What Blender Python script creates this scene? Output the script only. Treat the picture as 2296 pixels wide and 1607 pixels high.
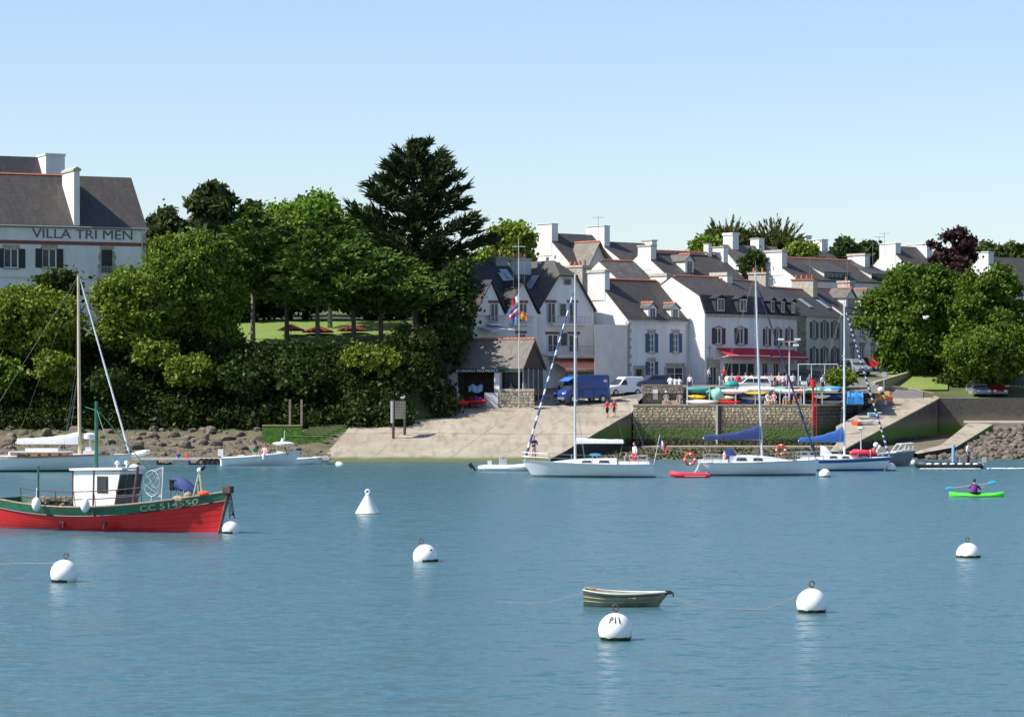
import bpy, bmesh, math, random
import numpy as np
from mathutils import Vector, Matrix
R = math.radians
random.seed(7); RNG = np.random.default_rng(11)
for _o in list(bpy.data.objects): bpy.data.objects.remove(_o)
SC = bpy.context.scene; COL = SC.collection
# ------------------------------------------------------------------ camera, sky, sun, exposure
HC = 6.0; FP = 6500.0; CX = 1148.0; HY = 873.0; PW = 2296.0; PH = 1607.0
cam = bpy.data.cameras.new('camera'); camo = bpy.data.objects.new('camera', cam); COL.objects.link(camo)
camo.location = (0, 0, HC); camo.rotation_euler = (R(90), 0, 0)
cam.sensor_fit = 'HORIZONTAL'; cam.sensor_width = 36; cam.lens = 36*FP/PW
cam.shift_y = (HY-PH/2)/PW; cam.clip_start = 0.5; cam.clip_end = 6000
SC.camera = camo
W_ = bpy.data.worlds.new('World'); SC.world = W_; W_.use_nodes = True
nt = W_.node_tree; bg = nt.nodes['Background']
sky = nt.nodes.new('ShaderNodeTexSky'); sky.sky_type = 'NISHITA'; sky.sun_disc = False
SUN_TRAVEL = Vector((1.0, 0.27, -1.13)).normalized()
SUN_EL = math.asin(-SUN_TRAVEL.z); SUN_AZ = math.atan2(-SUN_TRAVEL.x, -SUN_TRAVEL.y)
sky.sun_elevation = SUN_EL; sky.sun_rotation = SUN_AZ
sky.altitude = 0; sky.air_density = 1.0; sky.dust_density = 0.55; sky.ozone_density = 1.6
tint = nt.nodes.new('ShaderNodeMix'); tint.data_type = 'RGBA'; tint.blend_type = 'MULTIPLY'; tint.inputs[0].default_value = 1; tint.inputs[7].default_value = (.945, .965, 1.07, 1)
nt.links.new(sky.outputs[0], tint.inputs[6]); nt.links.new(tint.outputs[2], bg.inputs[0]); bg.inputs[1].default_value = 0.115
sun = bpy.data.lights.new('sun', 'SUN'); suno = bpy.data.objects.new('sun', sun); COL.objects.link(suno)
suno.rotation_euler = SUN_TRAVEL.to_track_quat('-Z', 'Y').to_euler()
sun.energy = 5.0; sun.angle = R(0.53); sun.color = (1.0, 0.95, 0.86)
vs = SC.view_settings; vs.view_transform = 'Standard'; vs.look = 'None'; vs.exposure = 0.5; vs.gamma = 1.0
vs.use_curve_mapping = False
SC.render.engine = 'CYCLES'; SC.cycles.max_bounces = 6; SC.cycles.transparent_max_bounces = 8
# ------------------------------------------------------------------ helpers
def P(px, py, d): return Vector(((px-CX)/FP*d, d, HC+(HY-py)/FP*d))
def DW(py): return HC*FP/(py-HY)                       # distance of a point on the water at picture height py
def X(px, d): return (px-CX)/FP*d
def Z(py, d): return HC+(HY-py)/FP*d
def lerp(a, b, t): return a+(b-a)*t
def interp(pts, x):
    if x <= pts[0][0]: return pts[0][1]
    for (a, b), (c, e) in zip(pts, pts[1:]):
        if x <= c: return b+(e-b)*(x-a)/(c-a)
    return pts[-1][1]
def smooth(a, b, x):
    t = min(1, max(0, (x-a)/(b-a))); return t*t*(3-2*t)
MATS = {}
def mat(name, col, rough=0.6, var=0.12, scale=2.5, bump=0.0, bscale=12.0, metal=0.0, spec=0.5, col2=None, streak=0, trans=0.0, coat=0.0):
    """procedural surface: base colour with two octaves of wear, optional relief and vertical streaks"""
    if name in MATS: return MATS[name]
    m = bpy.data.materials.new(name); m.use_nodes = True; n = m.node_tree.nodes; l = m.node_tree.links
    b = n['Principled BSDF']; b.inputs['Roughness'].default_value = rough; b.inputs['Metallic'].default_value = metal
    b.inputs['Specular IOR Level'].default_value = spec
    if coat: b.inputs['Coat Weight'].default_value = coat
    tc = n.new('ShaderNodeTexCoord'); mp = n.new('ShaderNodeMapping')
    mp.inputs['Scale'].default_value = (1, 1, 0.15) if streak else (1, 1, 1)
    l.new(tc.outputs['Object'], mp.inputs[0])
    nz = n.new('ShaderNodeTexNoise'); nz.inputs['Scale'].default_value = scale; nz.inputs['Detail'].default_value = 5
    nz.inputs['Roughness'].default_value = 0.65
    l.new(mp.outputs[0], nz.inputs['Vector'])
    c = Vector(col[:3]); lo = c*(1-var); hi = c*(1+var)
    if col2 is not None: lo = Vector(col2[:3])
    rp = n.new('ShaderNodeValToRGB'); rp.color_ramp.elements[0].position = 0.34; rp.color_ramp.elements[1].position = 0.66
    rp.color_ramp.elements[0].color = (*[min(1, x) for x in lo], 1); rp.color_ramp.elements[1].color = (*[min(1, x) for x in hi], 1)
    l.new(nz.outputs['Fac'], rp.inputs[0]); l.new(rp.outputs[0], b.inputs['Base Color'])
    if bump:
        n2 = n.new('ShaderNodeTexNoise'); n2.inputs['Scale'].default_value = bscale; n2.inputs['Detail'].default_value = 4
        l.new(tc.outputs['Object'], n2.inputs['Vector'])
        bp = n.new('ShaderNodeBump'); bp.inputs['Strength'].default_value = bump; bp.inputs['Distance'].default_value = 0.05
        l.new(n2.outputs['Fac'], bp.inputs['Height']); l.new(bp.outputs[0], b.inputs['Normal'])
    if trans: b.inputs['Transmission Weight'].default_value = trans
    MATS[name] = m; return m
class MB:
    """collects shapes and links them as ONE mesh object"""
    def __init__(s): s.v = []; s.f = []; s.mi = []; s.cur = 0
    def add(s, vs, fs):
        o = len(s.v); s.v += [tuple(v) for v in vs]; s.f += [tuple(o+i for i in f) for f in fs]; s.mi += [s.cur]*len(fs); return s
    def box(s, c, sz, rz=0.0, M=None):
        x, y, z = sz[0]/2, sz[1]/2, sz[2]/2
        pts = [Vector((a*x, b*y, e*z)) for e in (-1, 1) for a, b in ((-1, -1), (1, -1), (1, 1), (-1, 1))]
        if rz: q = Matrix.Rotation(rz, 3, 'Z'); pts = [q@p for p in pts]
        if M is not None: pts = [M@p for p in pts]
        pts = [p+Vector(c) for p in pts]
        return s.add(pts, [(3, 2, 1, 0), (4, 5, 6, 7), (0, 1, 5, 4), (1, 2, 6, 5), (2, 3, 7, 6), (3, 0, 4, 7)])
    def bx(s, x0, x1, y0, y1, z0, z1): return s.box(((x0+x1)/2, (y0+y1)/2, (z0+z1)/2), (x1-x0, y1-y0, z1-z0))
    def quad(s, *p): return s.add(p, [tuple(range(len(p)))])
    def prism(s, poly, off):
        """poly: 3d points in a plane, pushed by the vector off"""
        n = len(poly); a = [Vector(p) for p in poly]; b = [p+Vector(off) for p in a]
        return s.add(a+b, [tuple(range(n-1, -1, -1)), tuple(range(n, 2*n))]+[(i, (i+1) % n, n+(i+1) % n, n+i) for i in range(n)])
    def tube(s, pts, r, n=6, cap=True):
        pts = [Vector(p) for p in pts]; rs = r if isinstance(r, (list, tuple)) else [r]*len(pts)
        vs = []; fs = []; up = Vector((0, 0, 1))
        for i, p in enumerate(pts):
            d = (pts[min(i+1, len(pts)-1)]-pts[max(i-1, 0)]).normalized()
            a = d.cross(up if abs(d.z) < 0.9 else Vector((1, 0, 0))).normalized(); b = a.cross(d)
            for k in range(n):
                t = 2*math.pi*k/n; vs.append(p+(a*math.cos(t)+b*math.sin(t))*rs[i])
        for i in range(len(pts)-1):
            for k in range(n): fs.append((i*n+k, i*n+(k+1) % n, (i+1)*n+(k+1) % n, (i+1)*n+k))
        if cap: fs += [tuple(range(n-1, -1, -1)), tuple(range((len(pts)-1)*n, len(pts)*n))]
        return s.add(vs, fs)
    def lathe(s, prof, n=20, c=(0, 0, 0)):
        vs = []; fs = []; c = Vector(c)
        for r, z in prof:
            for k in range(n):
                t = 2*math.pi*k/n; vs.append(c+Vector((r*math.cos(t), r*math.sin(t), z)))
        m = len(prof)
        for i in range(m-1):
            for k in range(n): fs.append((i*n+k, i*n+(k+1) % n, (i+1)*n+(k+1) % n, (i+1)*n+k))
        fs += [tuple(range(n-1, -1, -1)), tuple(range((m-1)*n, m*n))]
        return s.add(vs, fs)
    def loft(s, secs, closed=False, caps=True):
        n = len(secs[0]); vs = [p for q in secs for p in q]; fs = []
        for i in range(len(secs)-1):
            for k in range(n if closed else n-1): fs.append((i*n+k, i*n+(k+1) % n, (i+1)*n+(k+1) % n, (i+1)*n+k))
        if caps: fs += [tuple(range(n-1, -1, -1)), tuple(range((len(secs)-1)*n, len(secs)*n))]
        return s.add(vs, fs)
    def ball(s, c, r, n=10, m=7):
        r = r if isinstance(r, (list, tuple)) else (r, r, r)
        prof = [(math.sin(math.pi*i/m), -math.cos(math.pi*i/m)) for i in range(m+1)]
        o = len(s.v); s.lathe([(max(a, 1e-3), b) for a, b in prof], n)
        for i in range(o, len(s.v)):
            v = s.v[i]; s.v[i] = (c[0]+v[0]*r[0], c[1]+v[1]*r[1], c[2]+v[2]*r[2])
        return s
    def mesh(s, name, mats, smooth=False):
        me = bpy.data.meshes.new(name); me.from_pydata(s.v, [], s.f)
        mats = mats if isinstance(mats, (list, tuple)) else [mats]
        for m in mats: me.materials.append(m)
        if len(mats) > 1: me.polygons.foreach_set('material_index', s.mi)
        if smooth: me.polygons.foreach_set('use_smooth', [True]*len(me.polygons))
        bm = bmesh.new(); bm.from_mesh(me); bmesh.ops.recalc_face_normals(bm, faces=bm.faces); bm.to_mesh(me); bm.free()
        if smooth and smooth != 2:
            try: me.set_sharp_from_angle(angle=R(40))
            except Exception: pass
        me.update(); return me
    def build(s, name, mats, parent=None, loc=None, rz=0.0, smooth=False):
        return link(name, s.mesh(name, mats, smooth), parent, loc, rz)
def link(name, me, parent=None, loc=None, rz=0.0):
    o = bpy.data.objects.new(name, me); COL.objects.link(o)
    if loc is not None: o.location = loc
    if rz: o.rotation_euler.z = rz
    if parent is not None: o.parent = parent
    return o
def tag(o, label=None, cat=None, group=None, kind=None):
    if label: o['label'] = label
    if cat: o['category'] = cat
    if group: o['group'] = group
    if kind: o['kind'] = kind
    return o
def thing(name, label, cat, loc=(0, 0, 0), rz=0.0, group=None):
    o = bpy.data.objects.new(name, None); COL.objects.link(o); o.empty_display_size = 0.2
    o.location = loc; o.rotation_euler.z = rz
    return tag(o, label, cat, group)
def copy_tree(o, parent=None, label=None, loc=None, rz=None):
    c = o.copy(); COL.objects.link(c)
    if parent is not None: c.parent = parent
    if label: c['label'] = label
    if loc is not None: c.location = loc
    if rz is not None: c.rotation_euler.z = rz
    for ch in list(o.children): copy_tree(ch, c)
    return c
def text_mesh(body, size, depth=0.02, align='CENTER', bold=0.0):
    cu = bpy.data.curves.new('lettering', 'FONT'); cu.body = body; cu.size = size; cu.extrude = depth; cu.align_x = align
    cu.offset = bold; cu.resolution_u = 3
    o = bpy.data.objects.new('lettering', cu); COL.objects.link(o)
    dg = bpy.context.evaluated_depsgraph_get(); me = bpy.data.meshes.new_from_object(o.evaluated_get(dg))
    bpy.data.objects.remove(o); bpy.data.curves.remove(cu); return me
def letters(me, m, parent, name='letter'):
    """each character of a lettering becomes a part of its own"""
    bm = bmesh.new(); bm.from_mesh(me); bmesh.ops.remove_doubles(bm, verts=bm.verts, dist=1e-6); bm.verts.ensure_lookup_table(); seen = set()
    for v0 in bm.verts:
        if v0.index in seen: continue
        isl = []; st = [v0]; seen.add(v0.index)
        while st:
            v = st.pop(); isl.append(v)
            for e in v.link_edges:
                w = e.other_vert(v)
                if w.index not in seen: seen.add(w.index); st.append(w)
        ix = {v.index: i for i, v in enumerate(isl)}; fs = {f for v in isl for f in v.link_faces}
        b = MB(); b.add([v.co for v in isl], [tuple(ix[v.index] for v in f.verts) for f in fs]); b.build(name, m, parent)
    bm.free(); bpy.data.meshes.remove(me)
# ------------------------------------------------------------------ materials
M = {}
M['white_wall'] = mat('white_wall', (.70, .70, .69), .85, .03, 1.1, .15, 9, streak=1, col2=(.60, .595, .57))
M['grey_wall'] = mat('grey_wall', (.55, .54, .51), .9, .12, 1.2, .25, 6)
M['cream_wall'] = mat('cream_wall', (.62, .60, .54), .9, .08, 1.0, .2, 6)
M['plain_white'] = mat('plain_white', (.80, .80, .80), .45, .03, 4)
M['gel_white'] = mat('gel_white', (.82, .82, .81), .22, .03, 1.5, coat=.3)
M['buoy_white'] = mat('buoy_white', (.84, .83, .80), .5, .07, 3.0, .08, 8)
M['stone'] = mat('stone', (.34, .31, .26), .9, .3, 3, .5, 7)
M['stone_pale'] = mat('stone_pale', (.44, .40, .33), .9, .22, 4, .5, 9)
M['stone_grey'] = mat('stone_grey', (.23, .22, .20), .9, .3, 3, .5, 7)
M['mortar'] = mat('mortar', (.40, .355, .27), .95, .2, 3, .3, 14)
M['terracotta'] = mat('terracotta', (.38, .125, .075), .8, .3, 6)
M['glass'] = mat('glass', (.035, .045, .05), .2, .5, .8, spec=.45)
M['dark'] = mat('dark', (.018, .018, .02), .8, .3)
M['black'] = mat('black_rubber', (.02, .02, .022), .55, .3)
M['metal'] = mat('aluminium', (.55, .56, .57), .35, .06, 5, metal=.75)
M['mast_grey'] = mat('mast_grey', (.62, .63, .64), .4, .05, 3, metal=.25)
M['steel'] = mat('steel_wire', (.33, .34, .35), .4, .05, 3, metal=.8)
M['rust'] = mat('rusted_steel', (.12, .07, .045), .85, .4, 6)
M['brown_wood'] = mat('brown_wood', (.075, .045, .03), .8, .35, 5, .3, 10)
M['varnish'] = mat('varnished_wood', (.42, .24, .09), .35, .15, 4)
M['spar_cream'] = mat('cream_spar', (.60, .50, .32), .4, .08, 2)
M['red_paint'] = mat('red_paint', (.72, .016, .018), .45, .06, 2.2, col2=(.58, .018, .018))
M['maroon'] = mat('maroon_paint', (.085, .010, .016), .5, .15, 4)
M['blue_shutter'] = mat('blue_paint', (.016, .062, .15), .5, .15, 4)
M['green_paint'] = mat('green_paint', (.02, .13, .075), .45, .25, 2.2)
M['dark_green'] = mat('dark_green_paint', (.015, .055, .035), .5, .2)
M['orange'] = mat('orange_plastic', (.75, .09, .03), .5, .12, 5)
M['pink_red'] = mat('pink_red_cloth', (.68, .035, .07), .6, .15, 4)
M['navy'] = mat('navy_canvas', (.022, .042, .16), .75, .2, 3, .2, 9)
M['blue_canvas'] = mat('blue_canvas', (.02, .10, .36), .75, .2, 3, .2, 9)
M['cyan'] = mat('cyan_plastic', (.05, .38, .60), .5, .1)
M['teal'] = mat('teal_plastic', (.02, .28, .25), .5, .15)
M['mint'] = mat('mint_plastic', (.25, .62, .48), .5, .1)
M['lime'] = mat('lime_plastic', (.10, .68, .05), .4, .08)
M['yellow'] = mat('yellow_plastic', (.75, .55, .03), .5, .12)
M['salmon'] = mat('salmon_canvas', (.80, .30, .20), .8, .08, 3)
M['red_awning'] = mat('red_canvas', (.55, .02, .04), .8, .12, 2)
M['grey_paint'] = mat('grey_paint', (.20, .21, .22), .5, .15, 2)
M['mid_grey'] = mat('mid_grey_paint', (.33, .34, .35), .5, .1, 2)
M['pale_grey'] = mat('pale_grey_paint', (.52, .53, .54), .5, .08, 2)
M['olive_boat'] = mat('olive_boat_paint', (.21, .21, .14), .6, .3, 3)
M['weed'] = mat('weed', (.035, .045, .012), .9, .5, 5, .6, 12)
M['moss'] = mat('moss', (.085, .19, .02), .95, .4, 3, .7, 16, col2=(.03, .07, .012))
M['rope'] = mat('rope', (.30, .26, .18), .9, .2, 12)
M['skin'] = mat('skin', (.52, .29, .20), .6, .06, 6)
M['hair'] = mat('hair', (.045, .028, .018), .7, .3, 12)
M['car_silver'] = mat('silver_car_paint', (.36, .40, .42), .28, .04, 1, metal=.4, coat=.4)
M['car_white'] = mat('white_car_paint', (.80, .80, .80), .3, .03, 1, coat=.4)
M['car_blue'] = mat('blue_van_paint', (.018, .045, .22), .4, .1, 1, coat=.3)
M['car_red'] = mat('red_car_paint', (.35, .015, .02), .3, .08, 1, coat=.4)
M['car_navy'] = mat('navy_car_paint', (.03, .045, .10), .3, .08, 1, coat=.4)
M['lamp'] = mat('headlamp_glass', (.7, .7, .68), .1, .05)
M['parasol'] = mat('parasol_canvas', (.16, .025, .02), .85, .15, 3)
M['asphalt'] = mat('asphalt', (.15, .145, .135), .95, .18, .6, .2, 12)
M['tarp_blue'] = mat('tarpaulin', (.03, .22, .55), .6, .25, 2, .3, 5)
for nm, c in dict(white=(.78, .78, .77), pink=(.72, .05, .16), black=(.02, .02, .025), navy=(.02, .03, .09), palepink=(.70, .40, .38), red=(.55, .02, .03),
                  grey=(.22, .22, .23), purple=(.20, .03, .25), khaki=(.34, .28, .17), orange=(.75, .18, .05), blue=(.05, .12, .35), green=(.03, .28, .12)).items():
    M['c_'+nm] = mat('cloth_'+nm, c, .9, .12, 9, .2, 20)
# ------------------------------------------------------------------ special materials
def nodes_of(name):
    m = bpy.data.materials.new(name); m.use_nodes = True
    return m, m.node_tree.nodes, m.node_tree.links, m.node_tree.nodes['Principled BSDF']
def nmix(n, l, fac, a, b):
    x = n.new('ShaderNodeMix'); x.data_type = 'RGBA'
    for s, v in ((0, fac), (6, a), (7, b)):
        if hasattr(v, 'is_linked'): l.new(v, x.inputs[s])
        else: x.inputs[s].default_value = v if s == 0 else (*v, 1)
    return x.outputs[2]
def nnoise(n, l, co, scale, detail=4, rough=.6, sc=(1, 1, 1)):
    mp = n.new('ShaderNodeMapping'); mp.inputs['Scale'].default_value = sc; l.new(co, mp.inputs[0])
    z = n.new('ShaderNodeTexNoise'); z.inputs['Scale'].default_value = scale; z.inputs['Detail'].default_value = detail
    z.inputs['Roughness'].default_value = rough; l.new(mp.outputs[0], z.inputs['Vector']); return z.outputs['Fac']
def nramp(n, l, fac, a, b):
    x = n.new('ShaderNodeMapRange'); x.inputs[1].default_value = a; x.inputs[2].default_value = b
    l.new(fac, x.inputs[0]); return x.outputs[0]
def nbump(n, l, h, b, strength, dist):
    x = n.new('ShaderNodeBump'); x.inputs['Strength'].default_value = strength; x.inputs['Distance'].default_value = dist
    l.new(h, x.inputs['Height']); l.new(x.outputs[0], b.inputs['Normal'])
def slate(name, base, lichen, amount):
    m, n, l, b = nodes_of(name); tc = n.new('ShaderNodeTexCoord').outputs['Object']
    a = nnoise(n, l, tc, 1.1, 6, .7); g = nnoise(n, l, tc, 9, 3, .6, (1, 1, 3))
    c1 = nmix(n, l, nramp(n, l, g, .3, .7), [x*.6 for x in base], [x*1.4 for x in base])
    c2 = nmix(n, l, nramp(n, l, a, .62-amount, .80), c1, lichen); s_ = nnoise(n, l, tc, 2.5, 4, .7, (1, .25, .25)); c2 = nmix(n, l, nramp(n, l, s_, .45, .8), c2, [x*1.7 for x in base])
    l.new(c2, b.inputs['Base Color']); b.inputs['Roughness'].default_value = .62
    w = n.new('ShaderNodeTexWave'); w.bands_direction = 'Z'; w.inputs['Scale'].default_value = 1.4; w.inputs['Distortion'].default_value = .4
    l.new(tc, w.inputs['Vector']); nbump(n, l, w.outputs['Fac'], b, .35, .03)
    return m
M['slate'] = slate('slate_roof', (.052, .045, .040), (.11, .10, .075), .06)
M['slate_old'] = slate('weathered_slate', (.085, .078, .070), (.20, .185, .14), .12)
M['slate_black'] = slate('black_slate', (.026, .025, .028), (.05, .048, .045), .0)
M['slate_brown'] = slate('brown_slate', (.13, .115, .095), (.24, .21, .15), .12)
def concrete():
    m, n, l, b = nodes_of('slip_concrete'); tc = n.new('ShaderNodeTexCoord').outputs['Object']
    big = nnoise(n, l, tc, .22, 6, .7, (1, .8, 1)); fine = nnoise(n, l, tc, 1.3, 6, .72, (.8, 1, 1))
    c = nmix(n, l, nramp(n, l, big, .35, .65), (.295, .25, .18), (.40, .35, .275))
    c = nmix(n, l, nramp(n, l, fine, .56, .76), c, (.19, .155, .10))
    rust = nnoise(n, l, tc, .4, 6, .7, (.8, .6, 1)); c = nmix(n, l, nramp(n, l, rust, .58, .72), c, (.28, .20, .105))
    mp = n.new('ShaderNodeMapping'); mp.inputs['Rotation'].default_value = (0, 0, R(16)); mp.inputs['Scale'].default_value = (1.5, .16, 1); l.new(tc, mp.inputs[0])
    sn = n.new('ShaderNodeTexNoise'); sn.inputs['Scale'].default_value = 1; sn.inputs['Detail'].default_value = 5; l.new(mp.outputs[0], sn.inputs['Vector'])
    c = nmix(n, l, nramp(n, l, sn.outputs['Fac'], .5, .75), c, (.21, .18, .13))
    # weed line: a strip near the water, by height above the tide (position, not light)
    sx = n.new('ShaderNodeSeparateXYZ'); l.new(n.new('ShaderNodeNewGeometry').outputs['Position'], sx.inputs[0])
    ad = n.new('ShaderNodeMath'); ad.operation = 'MULTIPLY_ADD'; l.new(big, ad.inputs[0]); ad.inputs[1].default_value = -.55; l.new(sx.outputs['Z'], ad.inputs[2])
    wz = n.new('ShaderNodeMapRange'); wz.inputs[1].default_value = .16; wz.inputs[2].default_value = -.08; l.new(ad.outputs[0], wz.inputs[0])
    c = nmix(n, l, wz.outputs[0], c, (.10, .115, .03))
    l.new(c, b.inputs['Base Color']); b.inputs['Roughness'].default_value = .9
    nbump(n, l, fine, b, .4, .05); return m
M['slip'] = concrete()
def beach():
    m, n, l, b = nodes_of('foreshore'); tc = n.new('ShaderNodeTexCoord').outputs['Object']
    a = nnoise(n, l, tc, .6, 8, .7); f = nnoise(n, l, tc, 5, 5, .7)
    c = nmix(n, l, nramp(n, l, f, .35, .65), (.13, .095, .06), (.27, .21, .14))
    c = nmix(n, l, nramp(n, l, a, .52, .62), c, (.075, .085, .025))
    l.new(c, b.inputs['Base Color']); b.inputs['Roughness'].default_value = .95; nbump(n, l, f, b, .9, .15); return m
M['beach'] = beach()
def terrain_mat():
    m, n, l, b = nodes_of('hillside'); tc = n.new('ShaderNodeTexCoord').outputs['Object']
    a = nnoise(n, l, tc, .25, 8, .7); f = nnoise(n, l, tc, 3, 5, .7)
    earth = nmix(n, l, f, (.05, .045, .022), (.11, .09, .05)); grass = nmix(n, l, f, (.05, .085, .016), (.10, .15, .03))
    c = nmix(n, l, nramp(n, l, a, .45, .6), grass, earth)
    sx = n.new('ShaderNodeSeparateXYZ'); l.new(n.new('ShaderNodeNewGeometry').outputs['Position'], sx.inputs[0])
    shore = nmix(n, l, f, (.07, .06, .03), (.23, .18, .115))
    wd = nmix(n, l, nramp(n, l, a, .5, .62), shore, (.05, .06, .018))
    z = n.new('ShaderNodeMapRange'); z.inputs[1].default_value = 1.6; z.inputs[2].default_value = 2.6; l.new(sx.outputs['Z'], z.inputs[0])
    c = nmix(n, l, z.outputs[0], wd, c)
    l.new(c, b.inputs['Base Color']); b.inputs['Roughness'].default_value = .95; nbump(n, l, f, b, .7, .12); return m
M['hill'] = terrain_mat()
def lawn_mat():
    m, n, l, b = nodes_of('lawn'); tc = n.new('ShaderNodeTexCoord').outputs['Object']
    a = nnoise(n, l, tc, .35, 6, .6); f = nnoise(n, l, tc, 14, 4, .7)
    c = nmix(n, l, f, (.10, .18, .025), (.20, .29, .05)); c = nmix(n, l, nramp(n, l, a, .5, .7), c, (.22, .24, .07))
    l.new(c, b.inputs['Base Color']); b.inputs['Roughness'].default_value = .9; nbump(n, l, f, b, .8, .06); return m
M['lawn'] = lawn_mat()
def water_mat():
    """ripples as a field of surface slopes: three scales of chop, steeper where the wind catches the water"""
    m, n, l, b = nodes_of('river_water'); tc = n.new('ShaderNodeTexCoord').outputs['Object']
    b.inputs['Base Color'].default_value = (.050, .125, .145, 1); b.inputs['Roughness'].default_value = .27; b.inputs['IOR'].default_value = 1.33
    def slope(scale, detail, k, sc):
        mp = n.new('ShaderNodeMapping'); mp.inputs['Scale'].default_value = sc; l.new(tc, mp.inputs[0])
        z = n.new('ShaderNodeTexNoise'); z.inputs['Scale'].default_value = scale; z.inputs['Detail'].default_value = detail; z.inputs['Roughness'].default_value = .6; l.new(mp.outputs[0], z.inputs['Vector'])
        a = n.new('ShaderNodeVectorMath'); a.operation = 'SUBTRACT'; l.new(z.outputs['Color'], a.inputs[0]); a.inputs[1].default_value = (.5, .5, .5)
        c = n.new('ShaderNodeVectorMath'); c.operation = 'MULTIPLY'; l.new(a.outputs[0], c.inputs[0]); c.inputs[1].default_value = (k*.75, k, 0); return c.outputs[0]
    s1 = slope(4.5, 3, 1.1, (.6, 1, 1)); s2 = slope(1.9, 4, 1.1, (.6, 1, 1)); s3 = slope(.5, 4, .26, (.55, 1, 1))
    a1 = n.new('ShaderNodeVectorMath'); a1.operation = 'ADD'; l.new(s1, a1.inputs[0]); l.new(s2, a1.inputs[1])
    gust = nnoise(n, l, tc, .05, 4, .55, (.35, 1, 1)); g = n.new('ShaderNodeMapRange'); g.inputs[1].default_value = .3; g.inputs[2].default_value = .7; g.inputs[3].default_value = .75; g.inputs[4].default_value = 1.2; l.new(gust, g.inputs[0])
    sc = n.new('ShaderNodeVectorMath'); sc.operation = 'SCALE'; l.new(a1.outputs[0], sc.inputs[0]); l.new(g.outputs[0], sc.inputs['Scale'])
    a2 = n.new('ShaderNodeVectorMath'); a2.operation = 'ADD'; l.new(sc.outputs[0], a2.inputs[0]); l.new(s3, a2.inputs[1])
    a3 = n.new('ShaderNodeVectorMath'); a3.operation = 'ADD'; l.new(a2.outputs[0], a3.inputs[0]); a3.inputs[1].default_value = (0, 0, 1)
    nm = n.new('ShaderNodeVectorMath'); nm.operation = 'NORMALIZE'; l.new(a3.outputs[0], nm.inputs[0]); l.new(nm.outputs[0], b.inputs['Normal']); return m
M['water'] = water_mat()
def quay_mat(name, col, mossy=True):
    m, n, l, b = nodes_of(name); tc = n.new('ShaderNodeTexCoord').outputs['Object']
    oi = n.new('ShaderNodeObjectInfo'); gi = n.new('ShaderNodeNewGeometry')
    f = nnoise(n, l, gi.outputs['Position'], 3, 5, .7); f2 = nnoise(n, l, gi.outputs['Position'], 1.0, 5, .7)
    ri = n.new('ShaderNodeMath'); ri.operation = 'ADD'; l.new(oi.outputs['Random'], ri.inputs[0]); l.new(gi.outputs['Random Per Island'], ri.inputs[1])
    fr = n.new('ShaderNodeMath'); fr.operation = 'FRACT'; l.new(ri.outputs[0], fr.inputs[0])
    c = nmix(n, l, fr.outputs[0], [x*.62 for x in col], [x*1.32 for x in col])
    c = nmix(n, l, nramp(n, l, f, .35, .7), c, [x*.6 for x in col])
    if mossy:
        sx = n.new('ShaderNodeSeparateXYZ'); l.new(gi.outputs['Position'], sx.inputs[0])
        ad = n.new('ShaderNodeMath'); ad.operation = 'MULTIPLY_ADD'; l.new(f2, ad.inputs[0]); ad.inputs[1].default_value = -1.6; l.new(sx.outputs['Z'], ad.inputs[2])
        wet = n.new('ShaderNodeMapRange'); wet.inputs[1].default_value = 2.9; wet.inputs[2].default_value = 2.0; l.new(ad.outputs[0], wet.inputs[0])
        c = nmix(n, l, wet.outputs[0], c, (.17, .14, .09))
        gr = n.new('ShaderNodeMapRange'); gr.inputs[1].default_value = 2.0; gr.inputs[2].default_value = 1.35; l.new(ad.outputs[0], gr.inputs[0])
        c = nmix(n, l, gr.outputs[0], c, (.085, .17, .018))
        bk = n.new('ShaderNodeMapRange'); bk.inputs[1].default_value = .75; bk.inputs[2].default_value = .4; l.new(ad.outputs[0], bk.inputs[0])
        c = nmix(n, l, bk.outputs[0], c, (.025, .025, .018))
    l.new(c, b.inputs['Base Color']); b.inputs['Roughness'].default_value = .92; nbump(n, l, f, b, .5, .06); return m
M['quay'] = quay_mat('quay_stone', (.62, .525, .345)); M['quay_conc'] = quay_mat('quay_concrete', (.085, .08, .07))
M['rubble'] = quay_mat('rubble_stone', (.33, .29, .23), False); M['boulder'] = quay_mat('boulder', (.165, .135, .10), False)
# ------------------------------------------------------------------ ground heights
SLOPE = .135
def slip_z(y): return SLOPE*(y-241)
LB = [(200, -3), (224, -1.2), (232, 0), (256, 1.7), (262, 2.8), (272, 9.9), (285, 11.4), (300, 13), (340, 15.5), (400, 18), (900, 26), (3000, 40)]
MBP = [(200, -4), (225, -2.2), (241, 0), (281, 5.4), (288, 6.0), (297, 6.3), (335, 15), (400, 19), (900, 25), (3000, 40)]
RB = [(200, -4), (236, -1.6), (250, 0), (262, .8), (286, 1.3), (290.05, 1.5), (290.9, 5.0), (305, 7.3), (330, 8.8), (345, 10.5), (400, 15), (900, 24), (3000, 40)]
BASIN = [(200, -4), (240, -1.5), (249, 0), (269, .8), (283, 1.0), (288, 5.0), (300, 6.2), (335, 15), (400, 19), (900, 25), (3000, 40)]
EDGE = [(230, 0.0), (241, 3.0), (269, 11.1), (275, 12.0), (290, 12.0)]       # right edge of the slip, x by distance
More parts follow.
